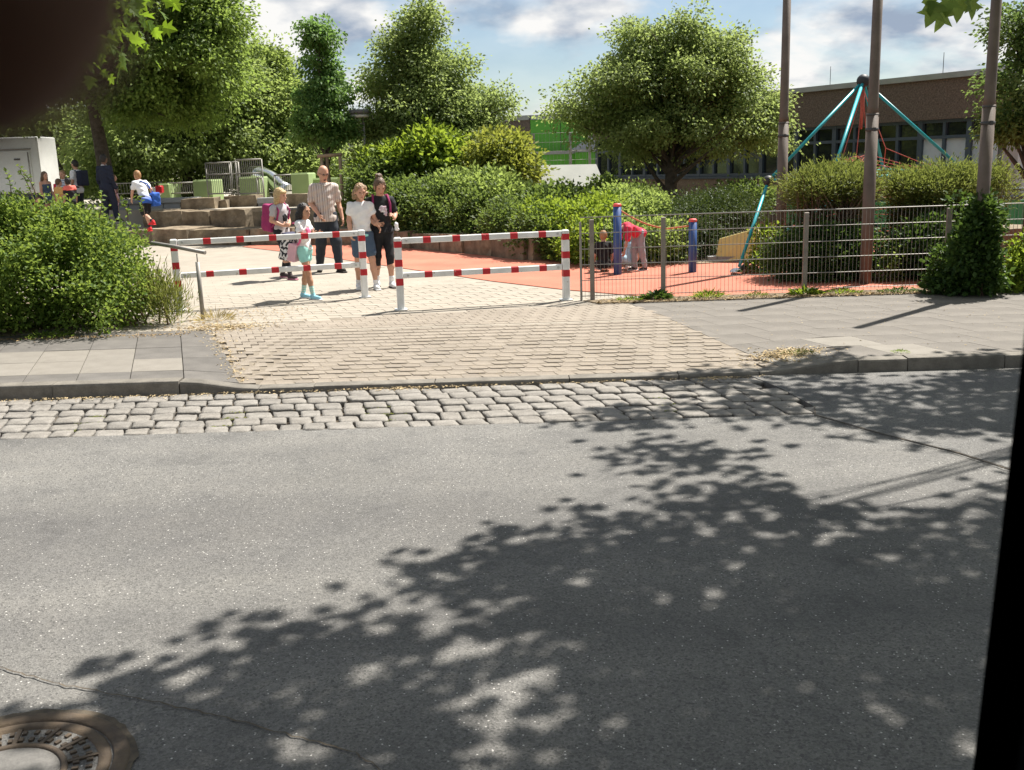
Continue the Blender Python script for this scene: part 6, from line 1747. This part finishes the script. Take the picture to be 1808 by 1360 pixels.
for sx in (-1, 1):
    ring = [Vector(hp(sx * .019 + .013 * math.cos(a), .056, .004 + .009 * math.sin(a))) for a in [i * PI / 5 for i in range(11)]]
    b.tube(ring, .0016 * q, 5, False); b.tube([Vector(hp(sx * .032, .055, .006)), Vector(hp(sx * .046, .0, .004))], .0016 * q, 5, False)
b.tube([Vector(hp(-.006, .058, .006)), Vector(hp(.006, .058, .006))], .0016 * q, 5, False); b.build('glasses', 'dark_metal', r)
S = Sdf(); S.ell(hp(0, .046, -.044), np.array([.014, .008, .012]) * q, c['RH'], .005); S.mesh('beard', 'hair_brown', r, .008)
S = Sdf(); 
for sx in (-1, 1): S.cap(np.array([0, .062 * 1.83 + .0, .805 * 1.83]), np.array([sx * .06, .03, .825]) * 1.83, .012, .016, .008)
S.mesh('collar', 'cloth_stripes', r, .009)
ph = thing('phone', 'small dark phone in the right hand of the bald man', 'phone', r.location, r.rotation_euler.z)
b = MB(); w_ = J['wrR'] + np.array([-.03, .05, -.085]); b.box(w_, (.010, .032, .055), Matrix.Rotation(.4, 3, 'X'), bev=.004); b.build('phone_body', 'dark_metal', ph)

# girl leaning on the barrier
r, J, c = person('dark long-haired girl in white top and aqua shorts leaning on the barrier', (-2.80, 13.84, 0), -PI / 2 - .35, 1.31,
    dict(elR=(.125, .045, .665), wrR=(.085, .160, .685), handR=(-.25, 1, .0), shR=(.092, .01, .79), elL=(-.110, .06, .66), wrL=(-.03, .165, .690), handL=(.35, 1, -.05), anR=(.060, .10, .048), knR=(.055, .055, .285), anL=(-.058, -.09, .048), knL=(-.05, -.035, .29), hed=(0, .028, .918), toeR=(.2, 1, 0), toeL=(.15, 1, 0)), 'skin_olive', hs=1.2, head=(-.15, -.05), h=.0085, curl=.25)
shirt(r, J, c, 'cloth_white', hem=.52, sleeve=.42, g=.010)
trousers(r, J, c, 'cloth_aqua', to=.34, g=.005, wide=1.1, name='shorts')
hair(r, c, 'hair_black', 'long', .07)
socks(r, J, c, 'sock_stripes', .38); shoes(r, J, c, 'shoe_blue', 'shoe_white')
b = MB(); S = Sdf(); S.ell(np.array([0, .064, .69]) * 1.31, np.array([.04, .012, .06]) * 1.31, None, .01); S.ell(np.array([.03, .06, .73]) * 1.31, np.array([.02, .012, .02]) * 1.31, None, .01); S.mesh('shirt_print', 'cloth_pink', r, .008)
t = bag_pack('school_bag', 'black and white patterned school bag with pink side on the girl at the barrier', 'bag', r, c, 'bag_pattern', (0.02, -.165, .545), (.20, .13, .27), .03, rot_ypr(0, -.25),
    [[(.08, -.07, .80), (.085, .01, .815), (.10, .055, .73), (.09, .0, .60), (.07, -.10, .52)], [(-.08, -.07, .80), (-.085, .01, .815), (-.10, .055, .73), (-.09, .0, .60), (-.07, -.10, .52)]], 'cloth_pink', ((0.02, -.09, .50), (.205, .10, .19), 'cloth_pale_pink'))
S = Sdf(); S.box(np.array([0.02, -.13, .665]) * 1.31, np.array([.21, .12, .06]) * 1.31 * .5 - .01, .01, rot_ypr(0, -.25)); S.mesh('flap', 'bag_dark', t, .009)

# blonde girl with the magenta backpack
r, J, c = person('blonde girl in grey printed T-shirt and black leggings with magenta backpack', (-3.70, 16.55, 0), -PI / 2 - .55, 1.48,
    dict(elR=(.125, -.02, .655), wrR=(.07, .09, .600), handR=(-.8, .5, .1), elL=(-.12, .0, .65), wrL=(-.03, .10, .605), handL=(.8, .4, 0), anR=(.055, .13, .055), knR=(.05, .085, .29), anL=(-.055, -.085, .060), knL=(-.05, .01, .29), hed=(0, .022, .920)), 'skin', hs=1.17, head=(.25, -.10), h=.010)
shirt(r, J, c, 'cloth_grey', hem=.49, sleeve=.5, g=.010)
trousers(r, J, c, 'cloth_black', to=1.86, g=.003, name='leggings')
hair(r, c, 'hair_blond', 'shoulder', .035)
S = Sdf(); hp = c['hp']; q = c['q']; S.ell(hp(0, .030, .034), np.array([.043, .026, .020]) * q, c['RH'], .008); S.mesh('fringe', 'hair_blond', r, .008, noise_=(.002, 150))
shoes(r, J, c, 'shoe_dark', 'shoe_pink')
S = Sdf(); S.ell(np.array([.0, .066, .68]) * 1.48, np.array([.035, .010, .045]) * 1.48, None, .01); S.mesh('shirt_print', 'cloth_black', r, .010, noise_=(.006, 90))
bag_pack('backpack', 'magenta backpack on the back of the blonde girl', 'backpack', r, c, 'cloth_magenta', (0, -.125, .68), (.19, .15, .30), .04, rot_ypr(0, -.12),
    [[(.07, -.06, .82), (.075, .0, .835), (.085, .06, .76), (.09, .03, .66), (.08, -.06, .58)], [(-.07, -.06, .82), (-.075, .0, .835), (-.085, .06, .76), (-.09, .03, .66), (-.08, -.06, .58)]], 'cloth_magenta', ((0, -.205, .63), (.15, .06, .15), 'cloth_magenta'))

# girl in white T-shirt and denim shorts
r, J, c = person('curly-haired girl in white T-shirt, aqua hem and denim shorts beside the black-clothed girl', (-2.13, 14.78, 0), PI + .22, 1.54,
    dict(elR=(.115, .005, .66), wrR=(.112, .07, .545), handR=(-.1, .4, -.9), elL=(-.13, -.03, .67), wrL=(-.155, .02, .60), handL=(-.3, .5, -.6), anR=(.058, -.05, .050), knR=(.052, .0, .285), anL=(-.10, .075, .048), knL=(-.075, .06, .29), hiL=(-.05, 0, .515), hed=(-.006, .024, .920)), 'skin', hs=1.13, head=(.22, -.18), h=.009)
shirt(r, J, c, 'cloth_white', hem=.555, sleeve=.45, g=.013)
shirt(r, J, c, 'cloth_aqua', hem=.505, sleeve=0, g=.006, name='undershirt', neck=.60)
trousers(r, J, c, 'cloth_denim', to=.72, g=.009, wide=1.12, name='shorts', waist=.55)
hair(r, c, 'hair_light_brown', 'curly'); shoes(r, J, c, 'shoe_white', 'shoe_white'); socks(r, J, c, 'cloth_white', .12)

# girl in black
r, J, c = person('girl in black T-shirt and black three-quarter leggings with hair bun, looking down', (-1.86, 14.95, 0), PI + .30, 1.62,
    dict(elR=(.13, -.02, .66), wrR=(.075, .085, .585), handR=(-.9, .45, -.1), elL=(-.135, -.015, .665), wrL=(-.105, .10, .63), handL=(.35, .6, .5), anR=(.06, -.07, .055), knR=(.055, .005, .285), anL=(-.055, .07, .048), knL=(-.052, .06, .288), hed=(.0, .035, .915), nek=(0, .005, .82)), 'skin', hs=1.10, head=(.05, -.42), wide=1.06, h=.0095)
shirt(r, J, c, 'cloth_black', hem=.50, sleeve=.62, g=.012, flare=.012)
trousers(r, J, c, 'cloth_black', to=1.42, g=.004, name='leggings')
hair(r, c, 'hair_brown', 'bun'); shoes(r, J, c, 'shoe_white', 'shoe_dark'); socks(r, J, c, 'cloth_white', .2)
S = Sdf(); S.ell(np.array([-.012, .070, .715]) * 1.62, np.array([.038, .010, .032]) * 1.62, None, .006); S.ell(np.array([-.034, .070, .680]) * 1.62, np.array([.018, .010, .028]) * 1.62, None, .01); S.mesh('shirt_print', 'print_pale', r, .008, noise_=(.006, 75))
tis = thing('cloth_bag', 'small white cloth hanging from the left hand of the girl in black', 'cloth', r.location, r.rotation_euler.z)
S = Sdf(); w_ = J['wrL'] + np.array([-.01, .06, -.10]); S.ell(w_, (.03, .022, .06), None, .01); S.ell(w_ + np.array([-.015, .0, -.06]), (.035, .02, .025), None, .01); S.mesh('cloth', 'cloth_white', tis, .009, noise_=(.006, 60))
bag_pack('backpack', 'dark rucksack on the back of the girl in black, only its straps showing', 'backpack', r, c, 'cloth_black', (0, -.115, .70), (.17, .11, .24), .03, None,
    [[(.06, -.05, .835), (.065, .02, .838), (.078, .066, .76), (.085, .03, .66), (.07, -.06, .60)], [(-.06, -.05, .835), (-.065, .02, .838), (-.078, .066, .76), (-.085, .03, .66), (-.07, -.06, .60)]], 'cloth_magenta')

# boy leaping off the stone steps
x, y, z = (-8.95, 25.2, 0.39)
r, J, c = person('fair-haired boy in white and blue T-shirt with bright red shoes on the steps', (x, y, z), .85, 1.55,
    dict(pel=(0, 0, .52), che=(0, .075, .70), nek=(0, .13, .80), hed=(0, .17, .885), shR=(.095, .11, .77), shL=(-.095, .11, .77), elR=(.13, .02, .66), wrR=(.14, .02, .52), elL=(-.13, .14, .63), wrL=(-.12, .20, .52), anR=(.05, .03, .048), knR=(.05, .09, .29), anL=(-.05, -.26, .16), knL=(-.05, -.02, .27)), 'skin', hs=1.1, head=(0, -.1), h=.013, detail=True)
shirt(r, J, c, 'cloth_ombre', hem=.44, sleeve=.6, g=.014, flare=.01)
trousers(r, J, c, 'cloth_black', to=.85, g=.012, wide=1.3, name='shorts')
hair(r, c, 'hair_ginger', 'short'); shoes(r, J, c, 'shoe_red', 'shoe_red'); socks(r, J, c, 'cloth_black', .2)
bag_pack('gym_bag', 'blue gym bag hanging at the hip of the boy with red shoes', 'bag', r, c, 'cloth_blue', (.16, -.02, .50), (.14, .12, .22), .04, None, [[(.15, .0, .60), (.08, .03, .75), (-.03, .05, .80)]], 'cloth_blue')

# adult in dark suit and the children by the tree
r, J, c = person('adult in dark navy suit seen from behind, beside the tree trunk', ((-10.65, 27.2, 1.49)[0], 27.2, (-10.76, 27.2, 0.57)[2]), -.35, 1.78,
    dict(anR=(.09, .04, .048), knR=(.07, .04, .285), anL=(-.05, -.03, .05)), 'skin_dark', wide=1.08, h=.014, detail=False)
shirt(r, J, c, 'cloth_navy', hem=.44, sleeve=1.0, g=.016, long_=True, name='jacket')
shirt(r, J, c, 'cloth_white', hem=.80, sleeve=0, g=.012, name='shirt_collar', neck=.845)
trousers(r, J, c, 'cloth_navy', to=1.95, g=.012, wide=1.2); shoes(r, J, c, 'leather', 'leather'); hair(r, c, 'hair_black', 'short')
r, J, c = person('schoolchild half hidden behind the adult in the dark suit', ((-10.76, 28, 1.48)[0], 28.0, 0.52), -1.2, 1.30, {}, 'skin', hs=1.12, h=.015, detail=False)
shirt(r, J, c, 'cloth_pale_pink', hem=.46, sleeve=.6); trousers(r, J, c, 'cloth_pale_pink', to=.6, name='shorts'); shoes(r, J, c, 'shoe_dark'); hair(r, c, 'hair_brown', 'shoulder')
bag_pack('satchel', 'crimson satchel on the child behind the adult in the suit', 'bag', r, c, 'cloth_red', (0.02, -.13, .62), (.24, .16, .32), .04)
r, J, c = person('dark-haired child in white T-shirt with dark rucksack, tallest of the children by the trailer', ((-11.92, 28.4, 1.51)[0], 28.4, 0.62), 1.2, 1.62, dict(), 'skin_olive', hs=1.08, h=.014, head=(0, -.1))
shirt(r, J, c, 'cloth_white', hem=.44, sleeve=.6, g=.018); trousers(r, J, c, 'cloth_dark_jeans', to=1.9); shoes(r, J, c, 'shoe_dark'); hair(r, c, 'hair_black', 'short')
bag_pack('backpack', 'dark grey rucksack on the child in the white T-shirt', 'backpack', r, c, 'cloth_navy', (0, -.125, .69), (.18, .12, .26), .04, None, [[(.07, -.06, .82), (.08, .05, .78), (.08, .0, .64)], [(-.07, -.06, .82), (-.08, .05, .78), (-.08, .0, .64)]], 'cloth_navy')
r, J, c = person('girl in blue denim pinafore with bare arms near the trailer', ((-12.18, 27, 1.4)[0], 27.0, 0.52), -PI / 2 - .5, 1.42, dict(elR=(.11, .0, .65), wrR=(.10, .05, .52)), 'skin', hs=1.12, h=.014, detail=True)
shirt(r, J, c, 'cloth_denim', hem=.30, sleeve=0, g=.014, flare=.02, name='pinafore', neck=.77); hair(r, c, 'hair_brown', 'shoulder', .02); shoes(r, J, c, 'shoe_dark')
r, J, c = person('smiling boy in striped T-shirt with red bag facing the street', ((-11.96, 27.6, 1.37)[0], 27.6, 0.52), PI, 1.44, dict(), 'skin', hs=1.12, h=.014)
shirt(r, J, c, 'cloth_stripe_tee', hem=.46, sleeve=.6, g=.014); trousers(r, J, c, 'cloth_denim', to=1.9); shoes(r, J, c, 'shoe_dark'); hair(r, c, 'hair_light_brown', 'short')
bag_pack('satchel', 'bright red bag beside the boy in the striped T-shirt', 'bag', r, c, 'cloth_red', (.13, -.06, .62), (.16, .12, .28), .04)
r, J, c = person('black-haired child in black with coral collar, back to the street', ((-11.13, 26, 1.32)[0], 26.0, 0.52), .9, 1.25, dict(hed=(-.01, .04, .91)), 'skin_olive', hs=1.15, h=.014, detail=False)
shirt(r, J, c, 'cloth_black', hem=.46, sleeve=.6, g=.016); shirt(r, J, c, 'cloth_coral', hem=.735, sleeve=.25, g=.020, name='collar'); trousers(r, J, c, 'cloth_black', to=1.9); shoes(r, J, c, 'shoe_dark'); hair(r, c, 'hair_black', 'short')
r, J, c = person('yellow-shirted child turned away, between the girl in denim and the black-haired child', ((-11.66, 26.6, 1.25)[0], 26.6, 0.52), -.6, 1.22, dict(), 'skin', hs=1.15, h=.015, detail=False)
shirt(r, J, c, 'cloth_yellow', hem=.46, sleeve=.6, g=.014); trousers(r, J, c, 'cloth_denim', to=1.9); shoes(r, J, c, 'shoe_dark'); hair(r, c, 'hair_brown', 'short')
x = (-12.31, 26.4, 1.27)[0]
r, J, c = person('child in orange shorts and navy top bending down by the trailer', (x, 26.4, 0.50), -2.4, 1.35,
    dict(pel=(0, 0, .50), che=(0, .17, .56), nek=(0, .28, .56), hed=(0, .36, .53), shR=(.095, .24, .57), shL=(-.095, .24, .57), elR=(.11, .28, .40), wrR=(.09, .34, .28), elL=(-.11, .28, .40), wrL=(-.09, .34, .28)), 'skin', hs=1.1, h=.015, detail=False)
shirt(r, J, c, 'cloth_navy', hem=.50, sleeve=.6, g=.012); trousers(r, J, c, 'cloth_orange', to=.8, g=.016, wide=1.3, name='shorts'); shoes(r, J, c, 'shoe_dark'); hair(r, c, 'hair_brown', 'short')

# children behind the wire fence
BX = 0.02
r, J, c = person('blond boy in black T-shirt sitting with his back to the fence', ((1.55, 16.65)[0], 16.1, -.10), .25, 1.10,
    dict(pel=(0, 0, .225), che=(0, .02, .41), nek=(0, .03, .52), hed=(0.0, .04, .615), shR=(.095, .02, .495), shL=(-.095, .02, .495), elR=(.135, .03, .335), wrR=(.145, .10, .215), handR=(.2, .6, -.6), elL=(-.135, .03, .335), wrL=(-.12, .12, .23), hiR=(.05, .02, .21), hiL=(-.05, .02, .21), knR=(.11, .22, .19), knL=(-.11, .22, .19), anR=(.04, .30, .14), anL=(-.04, .32, .16)), 'skin', hs=1.1, h=.011, detail=True)
shirt(r, J, c, 'cloth_black', hem=.45, sleeve=.65, g=.014); trousers(r, J, c, 'cloth_dark_jeans', to=1.7); shoes(r, J, c, 'shoe_dark'); hair(r, c, 'hair_ginger', 'short')
r, J, c = person('child in pale blue dress crouching between the blond boy and blue post', ((1.93, 16.35)[0], 16.3, 0.0), -.9, 0.98,
    dict(pel=(0, 0, .20), che=(0, .09, .36), nek=(0, .15, .45), hed=(0, .20, .53), shR=(.09, .12, .43), shL=(-.09, .12, .43), elR=(.12, .2, .30), wrR=(.09, .28, .18), elL=(-.12, .2, .30), wrL=(-.09, .28, .18), hiR=(.05, .02, .19), hiL=(-.05, .02, .19), knR=(.10, .20, .25), knL=(-.10, .20, .25), anR=(.07, .08, .048), anL=(-.07, .08, .048)), 'skin', hs=1.15, h=.012, detail=False)
shirt(r, J, c, 'cloth_lightblue', hem=.42, sleeve=.5, g=.022, flare=.035); trousers(r, J, c, 'cloth_lightblue', to=.9, g=.02, wide=1.4, name='skirt'); shoes(r, J, c, 'shoe_white'); hair(r, c, 'hair_blond', 'ponytail')
r, J, c = person('person in red shirt and grey trousers bending over behind the blue post', ((2.1, 16.3)[0], 16.1, 0.006), .75 + PI / 2 - .3, 1.13,
    dict(pel=(0, -.02, .515), che=(0, .145, .60), nek=(0, .255, .615), hed=(0, .335, .575), shR=(.098, .215, .60), shL=(-.098, .215, .60), elR=(.11, .26, .44), wrR=(.10, .30, .30), elL=(-.11, .26, .44), wrL=(-.10, .30, .30), knR=(.06, .035, .285), knL=(-.055, -.02, .285), anR=(.065, .02, .048), anL=(-.06, -.07, .048)), 'skin', hs=1.03, h=.011, detail=True)
shirt(r, J, c, 'cloth_red', hem=.485, sleeve=.8, g=.018, flare=.006); trousers(r, J, c, 'cloth_grey_trousers', to=1.95, g=.010, wide=1.2); shoes(r, J, c, 'shoe_dark'); hair(r, c, 'hair_brown', 'short')

# ------------------------------------------------------------------ the vehicle the picture is taken from, and the finger at the lens
van = thing('van', 'black window pillar of the vehicle the street is seen from', 'vehicle', (0, 0, -0.12))
zf_ = 0.12
b = MB()
p_top, p_bot = Vector((0.232, 0.43, 1.92)), Vector((0.160, 0.405, 1.36))
def vbox(x0, x1, y0, y1, z0, z1, name, m):
    b_ = MB(); b_.box(((x0 + x1) / 2, (y0 + y1) / 2, (z0 + z1) / 2 + zf_), (x1 - x0, y1 - y0, z1 - z0), bev=.012); return b_.build(name, m, van)
pa_, pc_ = Vector((0.2196, 0.42, 1.6499)), Vector((0.2123, 0.42, 1.4544))
dd = (pc_ - pa_) / (pc_.z - pa_.z)
pt2, pb3 = pa_ + dd * (1.965 - pa_.z), pa_ + dd * (1.36 - pa_.z)
b.prism([(0, 0), (.075, 0), (.095, .055), (.040, .06), (.012, .02)], 0, 1)
b.v = [Vector((v.x, v.y, 0)) + pb3.lerp(pt2, v.z) + Vector((0, 0, zf_)) for v in b.v]
b.build('window_pillar', 'van_black', van)
b = MB(); b.prism([(.020, -.006), (.028, -.006), (.028, .0), (.020, .0)], 0, 1)
b.v = [Vector((v.x, v.y, 0)) + pb3.lerp(pt2, v.z) + Vector((0, 0, zf_)) for v in b.v]
b.build('door_seal', 'black_rubber', van)
vbox(-1.75, 1.75, .40, .47, .30, 1.36, 'door_panel', 'van_paint')
vbox(-1.75, 1.75, -1.45, .47, 1.965, 2.03, 'roof', 'van_black')
vbox(-1.75, 1.75, -1.45, -1.38, .30, 1.96, 'far_wall', 'van_black')
vbox(-1.75, -1.69, -1.37, .39, .30, 1.96, 'rear_wall', 'van_black')
vbox(1.69, 1.75, -1.37, .39, .30, 1.96, 'front_wall', 'van_black')
vbox(-1.68, 1.68, -1.37, .39, .30, .36, 'floor', 'van_black')
for (x, y) in ((-1.1, .38), (1.1, .38), (-1.1, -1.4), (1.1, -1.4)):
    w_ = MB(); w_.lathe((0, 0, 0), [(.18, -.1), (.32, -.1), (.34, -.06), (.34, .06), (.32, .1), (.18, .1), (.17, .02), (0, .02)], 24)
    o = w_.build('wheel', 'black_rubber', van); o.rotation_euler = (R(-90), 0, 0); o.location = (x, y, .34)

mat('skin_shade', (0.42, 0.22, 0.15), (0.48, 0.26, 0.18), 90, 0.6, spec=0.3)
ft = Vector((-0.0183, 0.031, 1.748))
fing = thing('finger', 'dark blurred fingertip of a hand over the lens, top left corner', 'hand', ft)
S = Sdf()
dirn = np.array([-.72, -.30, .62]); dirn /= np.linalg.norm(dirn)
p0 = np.zeros(3); p1 = dirn * .024; p2 = p1 + (dirn + np.array([0, -.5, -.1])) * .024; p3 = p2 + np.array([-.3, -.85, -.35]) * .045
S.cap(p0, p1, .0080, .0086, .004).cap(p1, p2, .0088, .0092, .005).cap(p2, p3, .0094, .0105, .006)
ac = np.array([.05, -.45, -.89]); ac /= np.linalg.norm(ac)
for k, l_ in ((1, .9), (2, .85), (3, .7)):
    o_ = np.array([-.006, -.020, -.012]) * k + np.array([-.012, -.012, .004])
    S.cap(p1 + o_, p2 + o_ * 1.05, .0080, .0088, .003).cap(p2 + o_ * 1.05, p3 + o_ * .95, .0090, .0100, .006)
S.ell(p3 + np.array([-.015, -.06, -.035]), (.030, .052, .045), None, .03)
S.cap(p3 + np.array([-.01, -.09, -.06]), p3 + np.array([-.02, -.20, -.20]), .028, .034, .03)
th0 = p3 + np.array([.012, -.04, -.055]); S.cap(th0, th0 + np.array([.004, .035, -.030]), .0125, .0105, .008).cap(th0 + np.array([.004, .035, -.030]), th0 + np.array([.0, .065, -.040]), .0105, .0088, .004)
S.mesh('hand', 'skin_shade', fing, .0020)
nl_ = MB(); nl_.ball((.001, .0062, .0042), (.0052, .0022, .0060), 10); nl_.build('nail', 'cloth_pale_pink', fing)
